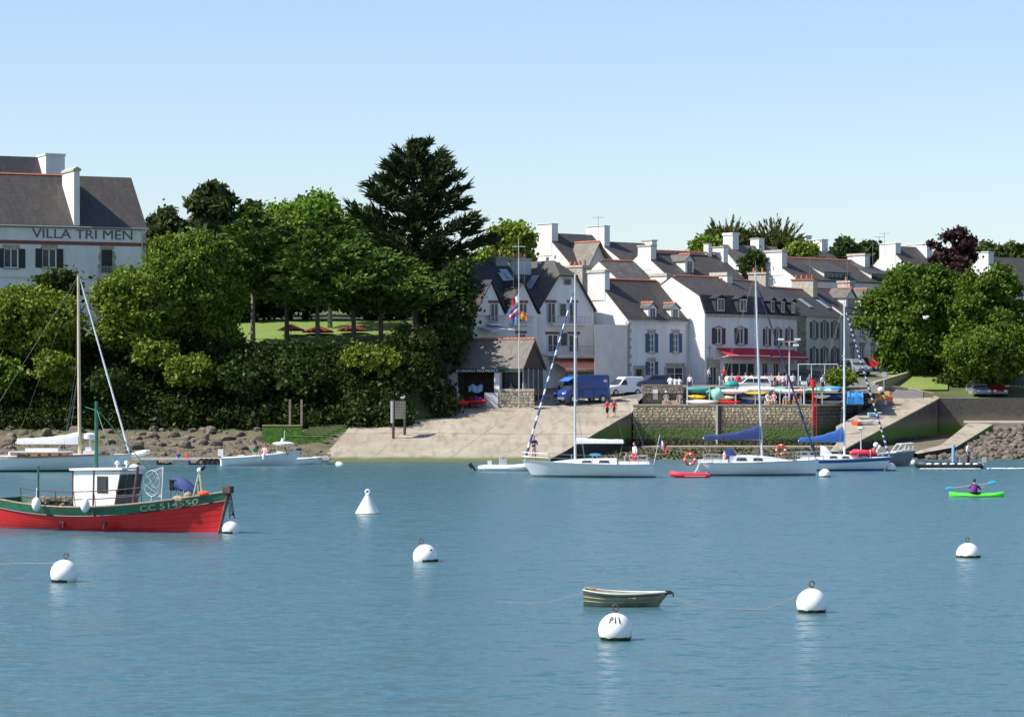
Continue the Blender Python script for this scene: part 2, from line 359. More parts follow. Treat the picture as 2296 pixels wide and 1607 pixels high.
def ground_z(x, y):
    px = CX+x/max(y, 1)*FP
    zl, zm, zr = interp(LB, y), interp(MBP, y), interp(RB, y)
    z = lerp(zl, zm, smooth(700, 745, px) if y < 258 else smooth(lerp(745, 930, smooth(258, 268, y)), lerp(790, 1010, smooth(258, 268, y)), px))
    if y < 287:
        if x > interp(EDGE, y)-1.3: z = interp(BASIN, y)
        rx = interp([(255, 29.8), (290, 42.7)], y)
        if x > rx-1.5: z = min(interp(RB, y), .9+max(0, y-270)*.12)
    elif y < 300: z = lerp(z, min(z, 5.9), smooth(1380, 1440, px)*(1-smooth(1950, 1990, px)))
    if y >= 287: z = lerp(z, zr, smooth(1730, 1860, px))
    return z
def grid_sheet(xs, ys, fz):
    b = MB(); b.v = [(x, y, fz(x, y)) for y in ys for x in xs]; n = len(xs)
    b.f = [(j*n+i, j*n+i+1, (j+1)*n+i+1, (j+1)*n+i) for j in range(len(ys)-1) for i in range(n-1)]; b.mi = [0]*len(b.f); return b
xs = [-900, -500, -300, -200, -140, -110, -90]+[-80+1.0*i for i in range(161)]+[90, 110, 140, 200, 300, 500, 900]
ys = [215, 222, 228]+[230+1.0*i for i in range(76)]+[309, 313, 318, 324, 330, 336, 344, 355, 370, 390, 420, 480, 600, 900, 2500]
def ground_bumpy(x, y):
    z = ground_z(x, y)
    if y < 262 and x < -15: z += .18*math.sin(x*1.9+y*.7)*math.sin(y*1.3-x*.4)+.1*math.sin(x*3.7)*math.sin(y*2.9)
    return z
tag(grid_sheet(xs, ys, ground_bumpy).build('ground', M['hill'], smooth=True), kind='structure')
wat = MB(); wat.quad((-1500, -300, 0), (1500, -300, 0), (1500, 300, 0), (-1500, 300, 0))
tag(wat.build('water', M['water']), kind='structure')
# ------------------------------------------------------------------ slipway
sl = MB(); ys = [238.5+i*.75 for i in range(58)]
def slip_left(y): return interp([(238, X(700, 241)), (246, X(735, 246)), (262, X(790, 262)), (282, X(980, 282))], y)
rows = []
for y in ys:
    a, e = slip_left(y), interp(EDGE, y)
    rows.append([(lerp(a, e, t/24), y, slip_z(y)+.06+.015*math.sin(t*1.7+y*.9)) for t in range(25)])
sl.loft(rows, caps=False)
e0 = [Vector(r[-1]) for r in rows]
sl.cur = 1
for a, b in zip(e0, e0[1:]):
    if a.y < 269.2: sl.quad(a, b, Vector((b.x, b.y, -1.5)), Vector((a.x, a.y, -1.5)))
f0 = [Vector(p) for p in rows[0]]
for a, b in zip(f0, f0[1:]): sl.quad(a, Vector((a.x, a.y, -1.5)), Vector((b.x, b.y, -1.5)), b)
slip = tag(sl.build('slipway', [M['slip'], M['quay_conc']]), kind='structure')
cp = MB()
for a, b in zip(e0, e0[1:]):
    if b.y < 269.2: cp.prism([a+Vector((-.25, 0, -.02)), b+Vector((-.25, 0, -.02)), b+Vector((.06, 0, -.02)), a+Vector((.06, 0, -.02))], (0, 0, .09))
cp.build('coping', M['slip'], slip)
for y in (256, 270):       # expansion joints, a narrow raised lip each
    j = MB(); z = slip_z(y)+.07
    j.tube([(lerp(slip_left(y), interp(EDGE, y), t/12)+0, y+.35*math.sin(t*.5), z+SLOPE*.35*math.sin(t*.5)) for t in range(13)], .025, 4)
    j.build('joint', M['stone_grey'], slip)
for k in (2, 5, 7):      # long joints between the cast strips, parallel to the right edge
    j = MB(); j.tube([(lerp(slip_left(y), interp(EDGE, y), k/9), y, slip_z(y)+.068) for y in [241+i*1.5 for i in range(24)]], .009, 4); j.build('joint', M['stone_grey'], slip)
# ------------------------------------------------------------------ plaza and street behind the quay
def plaza_z(px, y): return lerp(slip_z(min(y, 283))+max(0, y-283)*.1, interp([(278, 5.6), (282.5, 5.68), (285, 6.38), (297, 6.45)], y), smooth(1385, 1440, px)*(1 if px >= 1440 else smooth(277.5, 284, y)))
pz = MB(); rows = []
for y in [276.2+i for i in range(24)]:
    rows.append([(X(px, y), y, plaza_z(px, y)+.05) for px in range(1190, 1990, 20)])
pz.loft([r for r in rows], caps=False)
tag(pz.build('plaza', M['asphalt']), kind='structure')
st = MB(); rows = []
for y in (287.5, 291, 296, 302, 308, 316, 325, 335, 345):
    rows.append([(X(px, y), y, interp(RB, y)+.1 if px > 1935 else (lerp(plaza_z(1900, y), interp(RB, y), smooth(1870, 1935, px)) if y < 297 else ground_z(X(px, y), y))+.1) for px in range(1750, 2090, 20)])
st.loft(rows, caps=False); tag(st.build('street', M['asphalt']), kind='structure')
# ------------------------------------------------------------------ the quay and its stone face
QX0, QX1, QY, QZ = X(1420, 269), X(1824, 269), 269.0, 4.6
QX2, QY2 = X(1922, 284), 284.0
q = MB(); core = [(QX0, QY+.02), (QX1-.02, QY+.02), (QX2-.02, QY2), (QX2+1, 287.6), (QX0+.6, 287.6)]
q.prism([(x, y, -.4) for x, y in core], (0, 0, QZ+.4-.14))
quay = tag(q.build('quay', M['mortar']), 'long stone faced quay with canoe racks along its top', 'quay')
top = MB(); top.prism([(x, y, QZ-.14) for x, y in [(QX0-.05, QY-.1), (QX1+.06, QY-.1), (QX2+.08, QY2), (QX2+1, 287.6), (QX0+.6, 287.6)]], (0, 0, .14))
top.build('coping', M['slip'], quay)
def stones(parent, origin, ux, L, H, z0, m, seed, rowh, wmin, wmax, maxn, skip=None, depth=.09):
    """rubble masonry: each stone its own part with a chipped outline, the rest joined into one"""
    rr = random.Random(seed); ux = Vector(ux).normalized(); nrm = Vector((ux.y, -ux.x, 0)); cells = []; z = z0
    protos = []
    for k in range(10):
        pts = []
        for t in range(7):
            a = 2*math.pi*t/7+rr.uniform(-.25, .25); c, s = math.cos(a), math.sin(a)
            k_ = min(1/max(abs(c), 1e-3), 1/max(abs(s), 1e-3)); rad = lerp(1, k_, .82)*rr.uniform(.93, 1.03)
            pts.append((c*rad*.5, s*rad*.5))
        pr = MB(); n = 7
        back = [Vector((p[0], .12, p[1])) for p in pts]; front = [Vector((p[0]*.90, -rr.uniform(.04, depth), p[1]*.90)) for p in pts]
        pr.loft([back, front], closed=True); protos.append(pr)
    while z < z0+H-.06:
        h = min(rowh*rr.uniform(.75, 1.25), z0+H-z); x = rr.uniform(-.2, 0)
        while x < L:
            w = rr.uniform(wmin, wmax)
            if x+w > L: w = L-x
            if w > .12 and not (skip and skip(x+w/2, z+h/2)): cells.append((x+w/2, z+h/2, w*.97, h*.95))
            x += w
        z += h
    cells.sort(key=lambda c: -c[2]*c[3]); meshes = [p.mesh('stone', m) for p in protos]; ang = math.atan2(ux.y, ux.x)
    rest = MB()
    for i, (x, zz, w, h) in enumerate(cells):
        k = rr.randrange(10); p = Vector(origin)+ux*x; p.z = zz
        if i < maxn:
            o = link('stone', meshes[k], parent, p, ang); o.scale = (w, 1, h)
        else:
            rm = Matrix.Rotation(ang, 3, 'Z')
            rest.add([p+rm@Vector((v[0]*w, v[1], v[2]*h)) for v in protos[k].v], protos[k].f)
    if rest.v: tag(rest.build('stones', m, parent), kind='stuff')
LADX = X(1612, 269)-QX0
stones(quay, (QX0, QY, 0), (1, 0, 0), QX1-QX0, QZ-.16+.3, -.3, M['quay'], 3, .27, .28, .55, 300, skip=lambda x, z: abs(x-LADX) < .33)
ang = Vector((QX2-QX1, QY2-QY, 0))
stones(quay, (QX1, QY, 0), ang, ang.length, QZ-.16+.3, -.3, M['quay_conc'], 5, .3, .3, .6, 0)
# timber fender and ladder in the recess of the quay face
lad = thing('quay_ladder', 'dark timber fender with a rusty ladder recessed in the quay face', 'ladder', (QX0+LADX, QY-.02, 0))
f = MB(); f.bx(-.3, -.12, -.16, .02, -.2, 4.5); f.build('timber', M['pale_grey'], lad)
f = MB(); f.bx(-.1, .3, -.05, .03, -.3, 4.5); f.build('recess', M['dark'], lad)
f = MB(); f.tube([(0, -.12, -.2), (0, -.12, 4.6)], .03, 5); f.tube([(.24, -.12, -.2), (.24, -.12, 4.6)], .03, 5); f.build('rail', M['rust'], lad)
for i in range(15):
    f = MB(); f.tube([(0, -.12, .1+i*.3), (.24, -.12, .1+i*.3)], .02, 4); f.build('rung', M['rust'], lad)
# strip of concrete footing and the weed at the quay foot
ft = MB(); ft.prism([(QX0+.6, 263.6, .1), (QX1+3, 263.6, .1), (QX1+3, QY, .1), (QX0+.6, QY, .1)], (0, 0, .72))
tag(ft.build('footing', M['slip']), kind='structure')
wd = MB()
for i in range(1500):
    x = random.uniform(QX0+1, QX1+2); y = random.choice((263.3, 268.85, 268.85)); h = random.uniform(.2, .6)
    if y > 268 and QX0+4.5 < x < QX0+8.5 and random.random() < .8: continue
    z0 = .82 if y > 268 else .2; a = random.uniform(0, 3.1); w = random.uniform(.06, .16)
    p = Vector((x, y-random.uniform(0, .5), z0+h*random.uniform(.3, 1))); u = Vector((math.cos(a)*w, math.sin(a)*w*.5, 0)); dn = Vector((random.uniform(-.1, .1), -.08, -h*.7))
    wd.quad(p-u, p+u, p+u*.6+dn, p-u*.6+dn)
for i in range(3200):
    px = random.uniform(1330, 1960); y = random.uniform(247.5, 263.4); x = X(px, y)
    if x < interp(EDGE, y)+.3 or random.random() < .35+.4*math.sin(x*1.3)*math.sin(y*1.1): continue
    z = ground_z(x, y)+.04; a = random.uniform(0, 6.3); w = random.uniform(.08, .22); u = Vector((math.cos(a)*w, math.sin(a)*w, random.uniform(.0, .12))); v = Vector((-math.sin(a)*w, math.cos(a)*w, random.uniform(0, .15))); p = Vector((x, y, z)); wd.quad(p-u, p-v*.6, p+u, p+v)
tag(wd.build('seaweed', M['weed']), kind='stuff')
# low retaining wall at the back of the quay
rw = MB(); RWY = 277.0; ax, ex = X(1440, RWY), X(1532, RWY)
rw.bx(ax, ex, RWY+.02, RWY+.5, 4.5, 6.38); rwall = tag(rw.build('low_wall', M['mortar']), 'low stone wall behind the quay with a white notice on it', 'wall')
stones(rwall, (ax, RWY, 0), (1, 0, 0), ex-ax, 1.75, 4.55, M['rubble'], 8, .3, .3, .62, 90)
c = MB(); c.bx(ax-.05, ex+.05, RWY-.08, RWY+.56, 6.38, 6.47); c.build('coping', M['slip'], rwall)
nb = MB(); nb.bx(X(1464, RWY), X(1475, RWY), RWY-.16, RWY-.12, 5.05, 6.0); tag(nb.build('notice_board', M['plain_white']), 'blank white notice board fixed to the low stone wall', 'notice board')
rw = MB(); bx_, ex2 = X(1532, RWY)+.05, X(1952, 284)
rw.prism([(bx_, RWY+.1, 4.5), (ex2, 284, 4.5), (ex2, 284.5, 4.5), (bx_, RWY+.6, 4.5)], (0, 0, 1.72))
dw = tag(rw.build('retaining_wall', M['mortar']), 'dark retaining wall behind the racks of canoes', 'wall')
stones(dw, (bx_, RWY+.1, 0), (ex2-bx_, 284-RWY-.1, 0), math.hypot(ex2-bx_, 6.9), 1.7, 4.52, M['quay_conc'], 9, .32, .35, .7, 0)
# ------------------------------------------------------------------ second slip, on the right, with its dark side wall
R2 = [(252, .62), (255, 1.02), (290, 5.06), (297, 5.5)]
def r2_right(y): return interp([(252, 28.7), (255, 29.8), (290, 42.7), (297, 43.0)], y)
def r2_left(y): return interp([(252, 27.6), (258, 29.0), (268.5, 30.0), (276, 32.6), (284, 35.2), (290, 36.2), (297, 36.6)], y)
s2 = MB(); rows = []
for i in range(61):
    y = 252+i*.75; rows.append([(lerp(r2_left(y), r2_right(y), t/10), y, interp(R2, y)) for t in range(11)])
s2.loft(rows, caps=False); s2.cur = 1; e0 = [Vector(r[-1]) for r in rows]; e1 = [Vector(r[0]) for r in rows]
for a, b in zip(e0, e0[1:]): s2.quad(a, b, Vector((b.x, b.y, -1)), Vector((a.x, a.y, -1)))
for a, b in zip(e1, e1[1:]): s2.quad(a, Vector((a.x, a.y, -1)), Vector((b.x, b.y, -1)), b)
s2.quad(*[Vector(p) for p in (rows[0][0], rows[0][-1])], Vector((rows[0][-1][0], 252, -1)), Vector((rows[0][0][0], 252, -1)))
ramp = tag(s2.build('upper_slipway', [M['slip'], M['quay_conc']]), kind='structure')
c = MB()
for a, b in zip(e0, e0[1:]): c.prism([a+Vector((-.3, 0, -.02)), b+Vector((-.3, 0, -.02)), b+Vector((.08, 0, -.02)), a+Vector((.08, 0, -.02))], (0, 0, .12))
c.build('coping', M['slip'], ramp)
# quay wall running on to the right, and the third ramp below it
w3 = MB(); w3.bx(42.72, 62, 290, 290.6, -.5, 5.12); tag(w3.build('river_wall', M['quay_conc']), 'dark concrete river wall under the trees at right', 'wall')
pk = MB(); pk.quad((42.0, 290.3, 5.1), (75, 290.3, 5.1), (75, 301, 5.5), (42.0, 301, 5.5)); tag(pk.build('parking_area', M['asphalt']), kind='structure')
s3 = MB(); L3 = [(2047, 1013.5, 251.5), (2110, 997, 258), (2172, 947.5, 281)]; R3 = [(2057, 1017, 250), (2145, 1001, 255.5), (2226, 951, 280)]
def p3(q, t):
    k = t*2; i = min(1, int(k)); u = k-i; a, b = P(*q[i]), P(*q[i+1]); return a.lerp(b, u)
rows = []
for i in range(25):
    t = i/24; a, b = p3(L3, t), p3(R3, t); rows.append([a.lerp(b, k/5) for k in range(6)])
s3.loft(rows, caps=False); s3.cur = 1
for k in (0, 5):
    for ra, rb in zip(rows, rows[1:]): s3.quad(ra[k], rb[k], Vector((rb[k].x, rb[k].y, -1)), Vector((ra[k].x, ra[k].y, -1)))
low = tag(s3.build('lower_ramp', [M['slip'], M['quay_conc']]), kind='structure')
lp = MB(); a = P(2172, 947.3, 280.5); lp.prism([(a.x-.5, 280.4, a.z), (62, 280.4, a.z), (62, 290, a.z+.1), (a.x+1, 290, a.z+.1)], (0, 0, -3.5))
tag(lp.build('lower_landing', M['slip']), kind='structure')
# ------------------------------------------------------------------ houses
class House:
    """local frame: x along the facade, y to the back, z up, origin at the front left corner"""
    def __init__(s, name, label, cat, px, d, theta, zb, group=None, mirror=False):
        s.th = R(theta); s.c, s.s = math.cos(s.th), math.sin(s.th); s.o = Vector((X(px, d), d, zb)); s.zb = zb; s.d = d
        s.root = thing(name, label, cat, s.o, s.th, group)
    def U(s, px, v=0):
        k = (px-CX)/FP; x0, d0 = s.o.x-v*s.s, s.o.y+v*s.c
        return (k*d0-x0)/(s.c-k*s.s)
    def V(s, px, u=0):
        k = (px-CX)/FP; x0, d0 = s.o.x+u*s.c, s.o.y+u*s.s
        return (x0-k*d0)/(k*s.c+s.s)
    def dist(s, u, v): return s.o.y+u*s.s+v*s.c
    def Zl(s, py, u=0, v=0): return Z(py, s.dist(u, v))-s.zb
    def add(s, mb, name, m, parent=None, smooth=False): return mb.build(name, m, parent or s.root, smooth=smooth)
    def walls(s, L, prof, m, holes=(), base=-1.5, reveal=.16, name='wall'):
        """prof: roof line from the front eave to the back eave, [(y, z)]; holes: (u0, u1, z0, z1) in the facade"""
        s.L, s.prof = L, prof; b = MB(); ze = prof[0][1]; W = prof[-1][0]; y0 = prof[0][0]
        us = sorted({0, L, *[h[0] for h in holes], *[h[1] for h in holes]}); zs = sorted({base, ze, *[h[2] for h in holes], *[h[3] for h in holes]})
        for i in range(len(us)-1):
            for j in range(len(zs)-1):
                um, zm = (us[i]+us[i+1])/2, (zs[j]+zs[j+1])/2
                if not any(h[0] < um < h[1] and h[2] < zm < h[3] for h in holes):
                    b.quad((us[i], y0, zs[j]), (us[i+1], y0, zs[j]), (us[i+1], y0, zs[j+1]), (us[i], y0, zs[j+1]))
        for a, e, z0, z1 in holes:
            r = reveal
            b.quad((a, y0, z0), (a, y0+r, z0), (a, y0+r, z1), (a, y0, z1)); b.quad((e, y0, z0), (e, y0+r, z0), (e, y0+r, z1), (e, y0, z1))
            b.quad((a, y0, z1), (e, y0, z1), (e, y0+r, z1), (a, y0+r, z1)); b.quad((a, y0, z0), (e, y0, z0), (e, y0+r, z0), (a, y0+r, z0))
        g = [(y0, base)]+list(prof)+[(W, base)]
        b.add([(0, y, z) for y, z in g], [tuple(range(len(g)))]); b.add([(L, y, z) for y, z in g], [tuple(range(len(g)))])
        b.quad((0, W, base), (L, W, base), (L, W, prof[-1][1]), (0, W, prof[-1][1]))
        return s.add(b, name, m)
    def roof(s, m, ov=.12, ev=.25, th=.14, L0=None, L1=None, prof=None, name='roof'):
        prof = prof or s.prof; a = -ov if L0 is None else L0; e = s.L+ov if L1 is None else L1
        top = []
        for i, (y, z) in enumerate(prof): top.append([y, z+.03])
        y, z = prof[0]; y2, z2 = prof[1]; k = ev/math.hypot(y2-y, z2-z); top[0] = [y-(y2-y)*k, z-(z2-z)*k+.03]
        y, z = prof[-1]; y2, z2 = prof[-2]; k = ev/math.hypot(y2-y, z2-z); top[-1] = [y-(y2-y)*k, z-(z2-z)*k+.03]
        b = MB(); ring = [(y, z+th) for y, z in top]+[(y, z) for y, z in reversed(top)]
        b.prism([(a, y, z) for y, z in ring], (e-a, 0, 0)); s.r = s.add(b, name, m); return s.r
    def ridge(s, u0, u1, y, z, parent=None, along='x', step=.42, m=None, each=True):
        me = s.__class__.tile
        n = max(1, int((u1-u0)/step))
        if each:
            for i in range(n):
                t = u0+(i+.5)*(u1-u0)/n; o = link('ridge_tile', me, parent or s.r, (t, y, z) if along == 'x' else (y, t, z), 0 if along == 'x' else R(90))
                o.rotation_euler.y = random.uniform(-.05, .05)
        else:
            b = MB()
            for i in range(n):
                t = u0+(i+.5)*(u1-u0)/n; r_ = (u1-u0)/n*.47
                if along == 'x': b.prism([(t-r_, y-.14, z-.02), (t-r_, y, z+.13), (t-r_, y+.14, z-.02)], (2*r_, 0, 0))
                else: b.prism([(y-.14, t-r_, z-.02), (y, t-r_, z+.13), (y+.14, t-r_, z-.02)], (0, 2*r_, 0))
            b.build('ridge_tiles', m or M['terracotta'], parent or s.r)
    def window(s, u, z0, w, h, kind='double', shut=None, lintel='flat', sill=True, front='f', y0=None, proud=False, pane=None, frame=None, stone=None, open_angle=0):
        """one window in the facade; parts: window (> pane, sill, lintel) and its shutters"""
        fm = frame or M['plain_white']; y0 = s.prof[0][0] if y0 is None else y0; yy = y0+.13 if not proud else y0-.07
        T = (lambda b: b) if front == 'f' else None
        f = MB(); t = .07
        f.bx(u-w/2, u-w/2+t, yy-.04, yy+.04, z0, z0+h); f.bx(u+w/2-t, u+w/2, yy-.04, yy+.04, z0, z0+h)
        f.bx(u-w/2+t, u+w/2-t, yy-.04, yy+.04, z0+h-t, z0+h); f.bx(u-w/2+t, u+w/2-t, yy-.04, yy+.04, z0, z0+t)
        if kind != 'single': f.bx(u-.04, u+.04, yy-.045, yy+.03, z0+t, z0+h-t)
        if kind == 'cross':
            for k in (1, 2): zz = z0+h*k/3; f.bx(u-w/2+t, u+w/2-t, yy-.03, yy+.02, zz-.02, zz+.02)
        objs = []
        fo = s.add(f, 'window', fm); objs.append(fo)
        panes = [(u-w/2+t, u-.04), (u+.04, u+w/2-t)] if kind != 'single' else [(u-w/2+t, u+w/2-t)]
        for a, e in panes:
            g = MB(); g.bx(a, e, yy+.0, yy+.015, z0+t, z0+h-t); objs.append(s.add(g, 'pane', pane or M['glass'], fo))
        if sill: g = MB(); g.bx(u-w/2-.12, u+w/2+.12, y0-.14, y0+.02, z0-.16, z0-.02); objs.append(s.add(g, 'sill', stone or M['stone_pale'], fo))
        if lintel:
            g = MB()
            if lintel == 'flat': g.bx(u-w/2-.16, u+w/2+.16, y0-.035, y0+.03, z0+h, z0+h+.42)
            elif lintel == 'brick': g.bx(u-w/2-.22, u+w/2+.22, y0-.04, y0+.03, z0+h+.02, z0+h+.28)
            else:
                pts = [(u-w/2-.2, z0+h-.1), (u-w/2-.2, z0+h+.06), (u-w/4, z0+h+.22), (u-.12, z0+h+.3), (u+.12, z0+h+.3), (u+w/4, z0+h+.22), (u+w/2+.2, z0+h+.06), (u+w/2+.2, z0+h-.1), (u+w/2, z0+h), (u-w/2, z0+h)]
                g.prism([(a, y0-.035, z) for a, z in pts], (0, .06, 0))
            objs.append(s.add(g, 'lintel', M['brick'] if lintel == 'brick' else (stone or M['stone']), fo))
        if shut is not None:
            for sg in (-1, 1):
                g = MB(); sw = w*.48; a = u+sg*(w/2+.03); e = a+sg*sw; x0, x1 = min(a, e), max(a, e)
                g.bx(x0, x1, y0-.075, y0-.03, z0-.03, z0+h+.02)
                for k in (.12, .5, .88): g.bx(x0+.04, x1-.04, y0-.1, y0-.075, z0+h*k-.05, z0+h*k+.05)
                objs.append(s.add(g, 'shutter', shut))
        if front == 'g':      # on the left gable: turn (u, y, z) into (y, -u...)
            for o in objs:
                for v in o.data.vertices: x, y, z = v.co; v.co = (y, -x, z)
        return fo
    def chimney(s, u0, u1, v0, v1, z0, z1, m=None, cap=None, pots=0, label=None, capz=.22):
        b = MB(); b.bx(u0, u1, v0, v1, z0, z1); o = s.add(b, 'chimney', m or M['white_wall'])
        c = MB(); c.bx(u0-.09, u1+.09, v0-.09, v1+.09, z1, z1+capz); s.add(c, 'cap', cap or M['stone_pale'], o)
        for i in range(pots):
            p = MB(); t = (i+.5)/pots
            x, y = (lerp(u0, u1, t), (v0+v1)/2) if u1-u0 > v1-v0 else ((u0+u1)/2, lerp(v0, v1, t))
            p.lathe([(.13, z1+capz), (.15, z1+capz+.1), (.11, z1+capz+.45), (.14, z1+capz+.5)], 10, (x, y, 0)); s.add(p, 'chimney_pot', M['terracotta'], o)
        return o
    def quoins(s, u, z0, z1, m, sx=1, side=True, n=None):
        z = z0; i = 0; mA, mB = s.__class__.quo.setdefault(m.name, [None, None])
        while z < z1-.2:
            w = (.46 if i % 2 else .28); h = random.uniform(.36, .46)
            b = MB(); x0, x1 = (u-.035, u+w) if sx > 0 else (u-w, u+.035); d_ = .30 if i % 2 else .5
            b.bx(x0, x1, s.prof[0][0]-.035, s.prof[0][0]+(d_ if side else .06), z+.012, z+h-.012); s.add(b, 'quoin_stone', m); z += h; i += 1
    def dormer(s, u, w, yf, z0, zt, zr, m=None, roofm=None, back=3.0, shut=None, win=True, red=True, wall=None):
        d = MB(); pts = [(u-w/2, z0), (u+w/2, z0), (u+w/2, zt), (u, zr), (u-w/2, zt)]
        d.prism([(a, yf, z) for a, z in pts], (0, back, 0)); do = s.add(d, 'dormer', wall or M['white_wall'])
        r = MB(); o = .16; k = (zr-zt)/(w/2)
        for sg in (-1, 1):
            a, z = u+sg*(w/2+o), zt-o*k; r.prism([(a, yf-.2, z+.02), (u, yf-.2, zr+.02), (u, yf-.2, zr+.12), (a, yf-.2, z+.12)], (0, back+.2, 0))
        s.add(r, 'dormer_roof', roofm or M['slate_old'], do)
        if red: s.ridge(yf-.15, yf+min(1.6, back), u, zr+.11, parent=do, along='y', each=False)
        if win:
            f = MB(); a, e, z2, z3 = u-w/2+.18, u+w/2-.18, z0+.15, zt-.02
            f.bx(a, e, yf-.06, yf+.01, z2, z3); wo = s.add(f, 'window', M['plain_white'], do)
            for x0, x1 in ((a+.07, u-.035), (u+.035, e-.07)):
                g = MB(); g.bx(x0, x1, yf-.075, yf-.055, z2+.07, z3-.07); s.add(g, 'pane', M['glass'], do)
        return do
    def skylight(s, u, t, w, h, m=None):
        """t: fraction up the front slope"""
        (y0, z0), (y1, z1) = s.prof[0], s.prof[1]; sl_ = Vector((0, y1-y0, z1-z0)).normalized(); nn = Vector((0, -sl_.z, sl_.y))
        c = Vector((u, lerp(y0, y1, t), lerp(z0, z1, t)))+nn*.2; ex = Vector((w/2, 0, 0)); ey = sl_*(h/2); b = MB()
        b.prism([c-ex-ey, c+ex-ey, c+ex+ey, c-ex+ey], nn*.06); o = s.add(b, 'skylight', M['mid_grey']); g = MB(); c += nn*.065
        g.prism([c-ex*.8-ey*.88, c+ex*.8-ey*.88, c+ex*.8+ey*.88, c-ex*.8+ey*.88], nn*.01); s.add(g, 'pane', m or M['sky_glass'], o)
    def gutter(s, u0, u1, y, z, down=True):
        b = MB(); b.tube([(u0, y, z), (u1, y, z)], .07, 6); g = s.add(b, 'gutter', M['mid_grey'])
        if down:
            b = MB(); b.tube([(u1-.7, y, z), (u1-.7, -.07, z-.4), (u1-.7, -.07, .2)], .05, 6); s.add(b, 'downpipe', M['pale_grey'], g)
M['sky_glass'] = mat('skylight_glass', (.30, .34, .40), .15, .1, 1, spec=.8)
M['brick'] = mat('brick_trim', (.20, .07, .055), .9, .3, 6)
_t = MB(); _t.prism([(-.19, -.15, -.03), (-.19, -.08, .1), (-.19, 0, .15), (-.19, .08, .1), (-.19, .15, -.03)], (.38, 0, 0))
House.tile = _t.mesh('ridge_tile', M['terracotta']); House.quo = {}
def antenna(px, py0, py1, d, label, bars=((0, 1.2),), spread=.0):
    a, b_ = P(px, py1, d), P(px, py0, d); r = thing('television_aerial', label, 'aerial', a, random.uniform(-.3, .3), 'television aerials on the chimneys')
    h = b_.z-a.z; m = MB(); m.tube([(0, 0, -.8), (0, 0, h)], .025, 5); m.build('pole', M['steel'], r)
    for dz, w in bars:
        m = MB(); m.tube([(-w/2, 0, h-dz), (w/2, 0, h-dz)], .02, 4)
        for k in range(5): t = -w/2+w*k/4; m.tube([(t, -.28, h-dz), (t, .28, h-dz)], .014, 4)
        m.build('antenna_bar', M['steel'], r)
# ---- H1: the house with blue shutters
h = House('blue_shuttered_house', 'white stone trimmed house with blue shutters and two small dormers', 'house', 1408, 288, 42, 5.9)
L = h.U(1556); W = 9.0; ze = h.Zl(718); zr = h.Zl(629, 0, W/2)
wz = lambda py, u: h.Zl(py, u)
wins = []
for px in (1461, 1515): wins.append((h.U(px), h.Zl(789, h.U(px)), .85, h.Zl(748, h.U(px))-h.Zl(789, h.U(px))))
gu = h.U(1461); wins.append((gu, h.Zl(848, gu), .85, h.Zl(811, gu)-h.Zl(848, gu)))
du = h.U(1433); bu = h.U(1514)
holes = [(u-w/2, u+w/2, z, z+hh) for u, z, w, hh in wins]+[(du-.45, du+.45, .35, 2.1), (bu-1.2, bu+1.2, .35, 2.35)]
h.walls(L, [(0, ze), (W/2, zr), (W, ze)], M['white_wall'], holes)
h.roof(M['slate'], .04, .2); h.ridge(.9, L-.9, W/2, zr+.16)
for u, z, w, hh in wins: h.window(u, z, w, hh, 'cross', M['blue_shutter'], 'flat', stone=M['stone'])
h.window(bu, .35, 2.4, 2.0, 'cross', None, 'flat', sill=False, stone=M['stone'])
d_ = MB(); d_.bx(du-.45, du+.45, .1, .15, .2, 2.1); h.add(d_, 'door', M['brown_wood'])
d_ = MB(); d_.bx(du-.75, du-.45, -.04, .05, .2, 2.3); d_.bx(du+.45, du+.75, -.04, .05, .2, 2.3); d_.bx(du-.8, du+.8, -.06, .05, 2.1, 2.5); h.add(d_, 'door_surround', M['stone'])
d_ = MB(); d_.bx(bu-1.55, bu-1.2, -.04, .05, .2, 2.35); d_.bx(bu+1.2, bu+1.55, -.04, .05, .2, 2.35); h.add(d_, 'bay_surround', M['stone'])
h.quoins(0, .2, ze-.1, M['stone'], 1); h.quoins(L, .2, ze-.1, M['stone'], -1)
for px in (1461, 1512):
    u = h.U(px, .4); h.dormer(u, 1.15, .3, ze+.0, ze+1.35, ze+1.75, back=2.6)
h.chimney(-.07, .62, W/2-1.25, W/2+1.25, zr-2, h.Zl(612, 0, W/2), capz=.3)
h.chimney(L-.62, L, W/2-1.2, W/2+1.2, zr-2, h.Zl(620, L, W/2), capz=.3)
g = MB(); g.bx(-.05, L+.05, -.14, -.02, ze-.28, ze-.1); h.add(g, 'cornice', M['white_wall']); h.gutter(0, L-.3, -.27, ze-.05)
# the shadowed foot of its left gable is a separate slab further down
# ---- H2: mansard house with red shutters and the red awning
h = House('mansard_house', 'white mansard roofed house with maroon shutters above the red awning', 'house', 1580, 292, 42, 6.0)
L = h.U(1698); W = 9.4; ze = h.Zl(702); zbk = h.Zl(664, 0, .7); zr = h.Zl(622, 0, W/2)
up = []
for px in (1611, 1661): u = h.U(px); up.append((u, h.Zl(771, u), .95, h.Zl(736, u)-h.Zl(771, u)))
su = h.U(1660); du = h.U(1600)
holes = [(u-w/2, u+w/2, z, z+hh) for u, z, w, hh in up]+[(du-.5, du+.5, .2, 2.3), (su-2.3, su+2.2, .5, 2.7)]
h.walls(L, [(0, ze), (.75, zbk), (W/2, zr), (W-.7, zbk), (W, ze)], M['white_wall'], holes)
h.roof(M['slate'], .03, .12, L1=L+.05); h.ridge(.3, L-.3, W/2, zr+.16)
b = MB(); b.prism([(-.02, -.1, ze+.02), (-.02, .68, zbk-.05), (-.02, .6, zbk+.05), (-.02, -.22, ze+.08)], (L+.0, 0, 0)); h.add(b, 'mansard_slates', M['slate_black'])
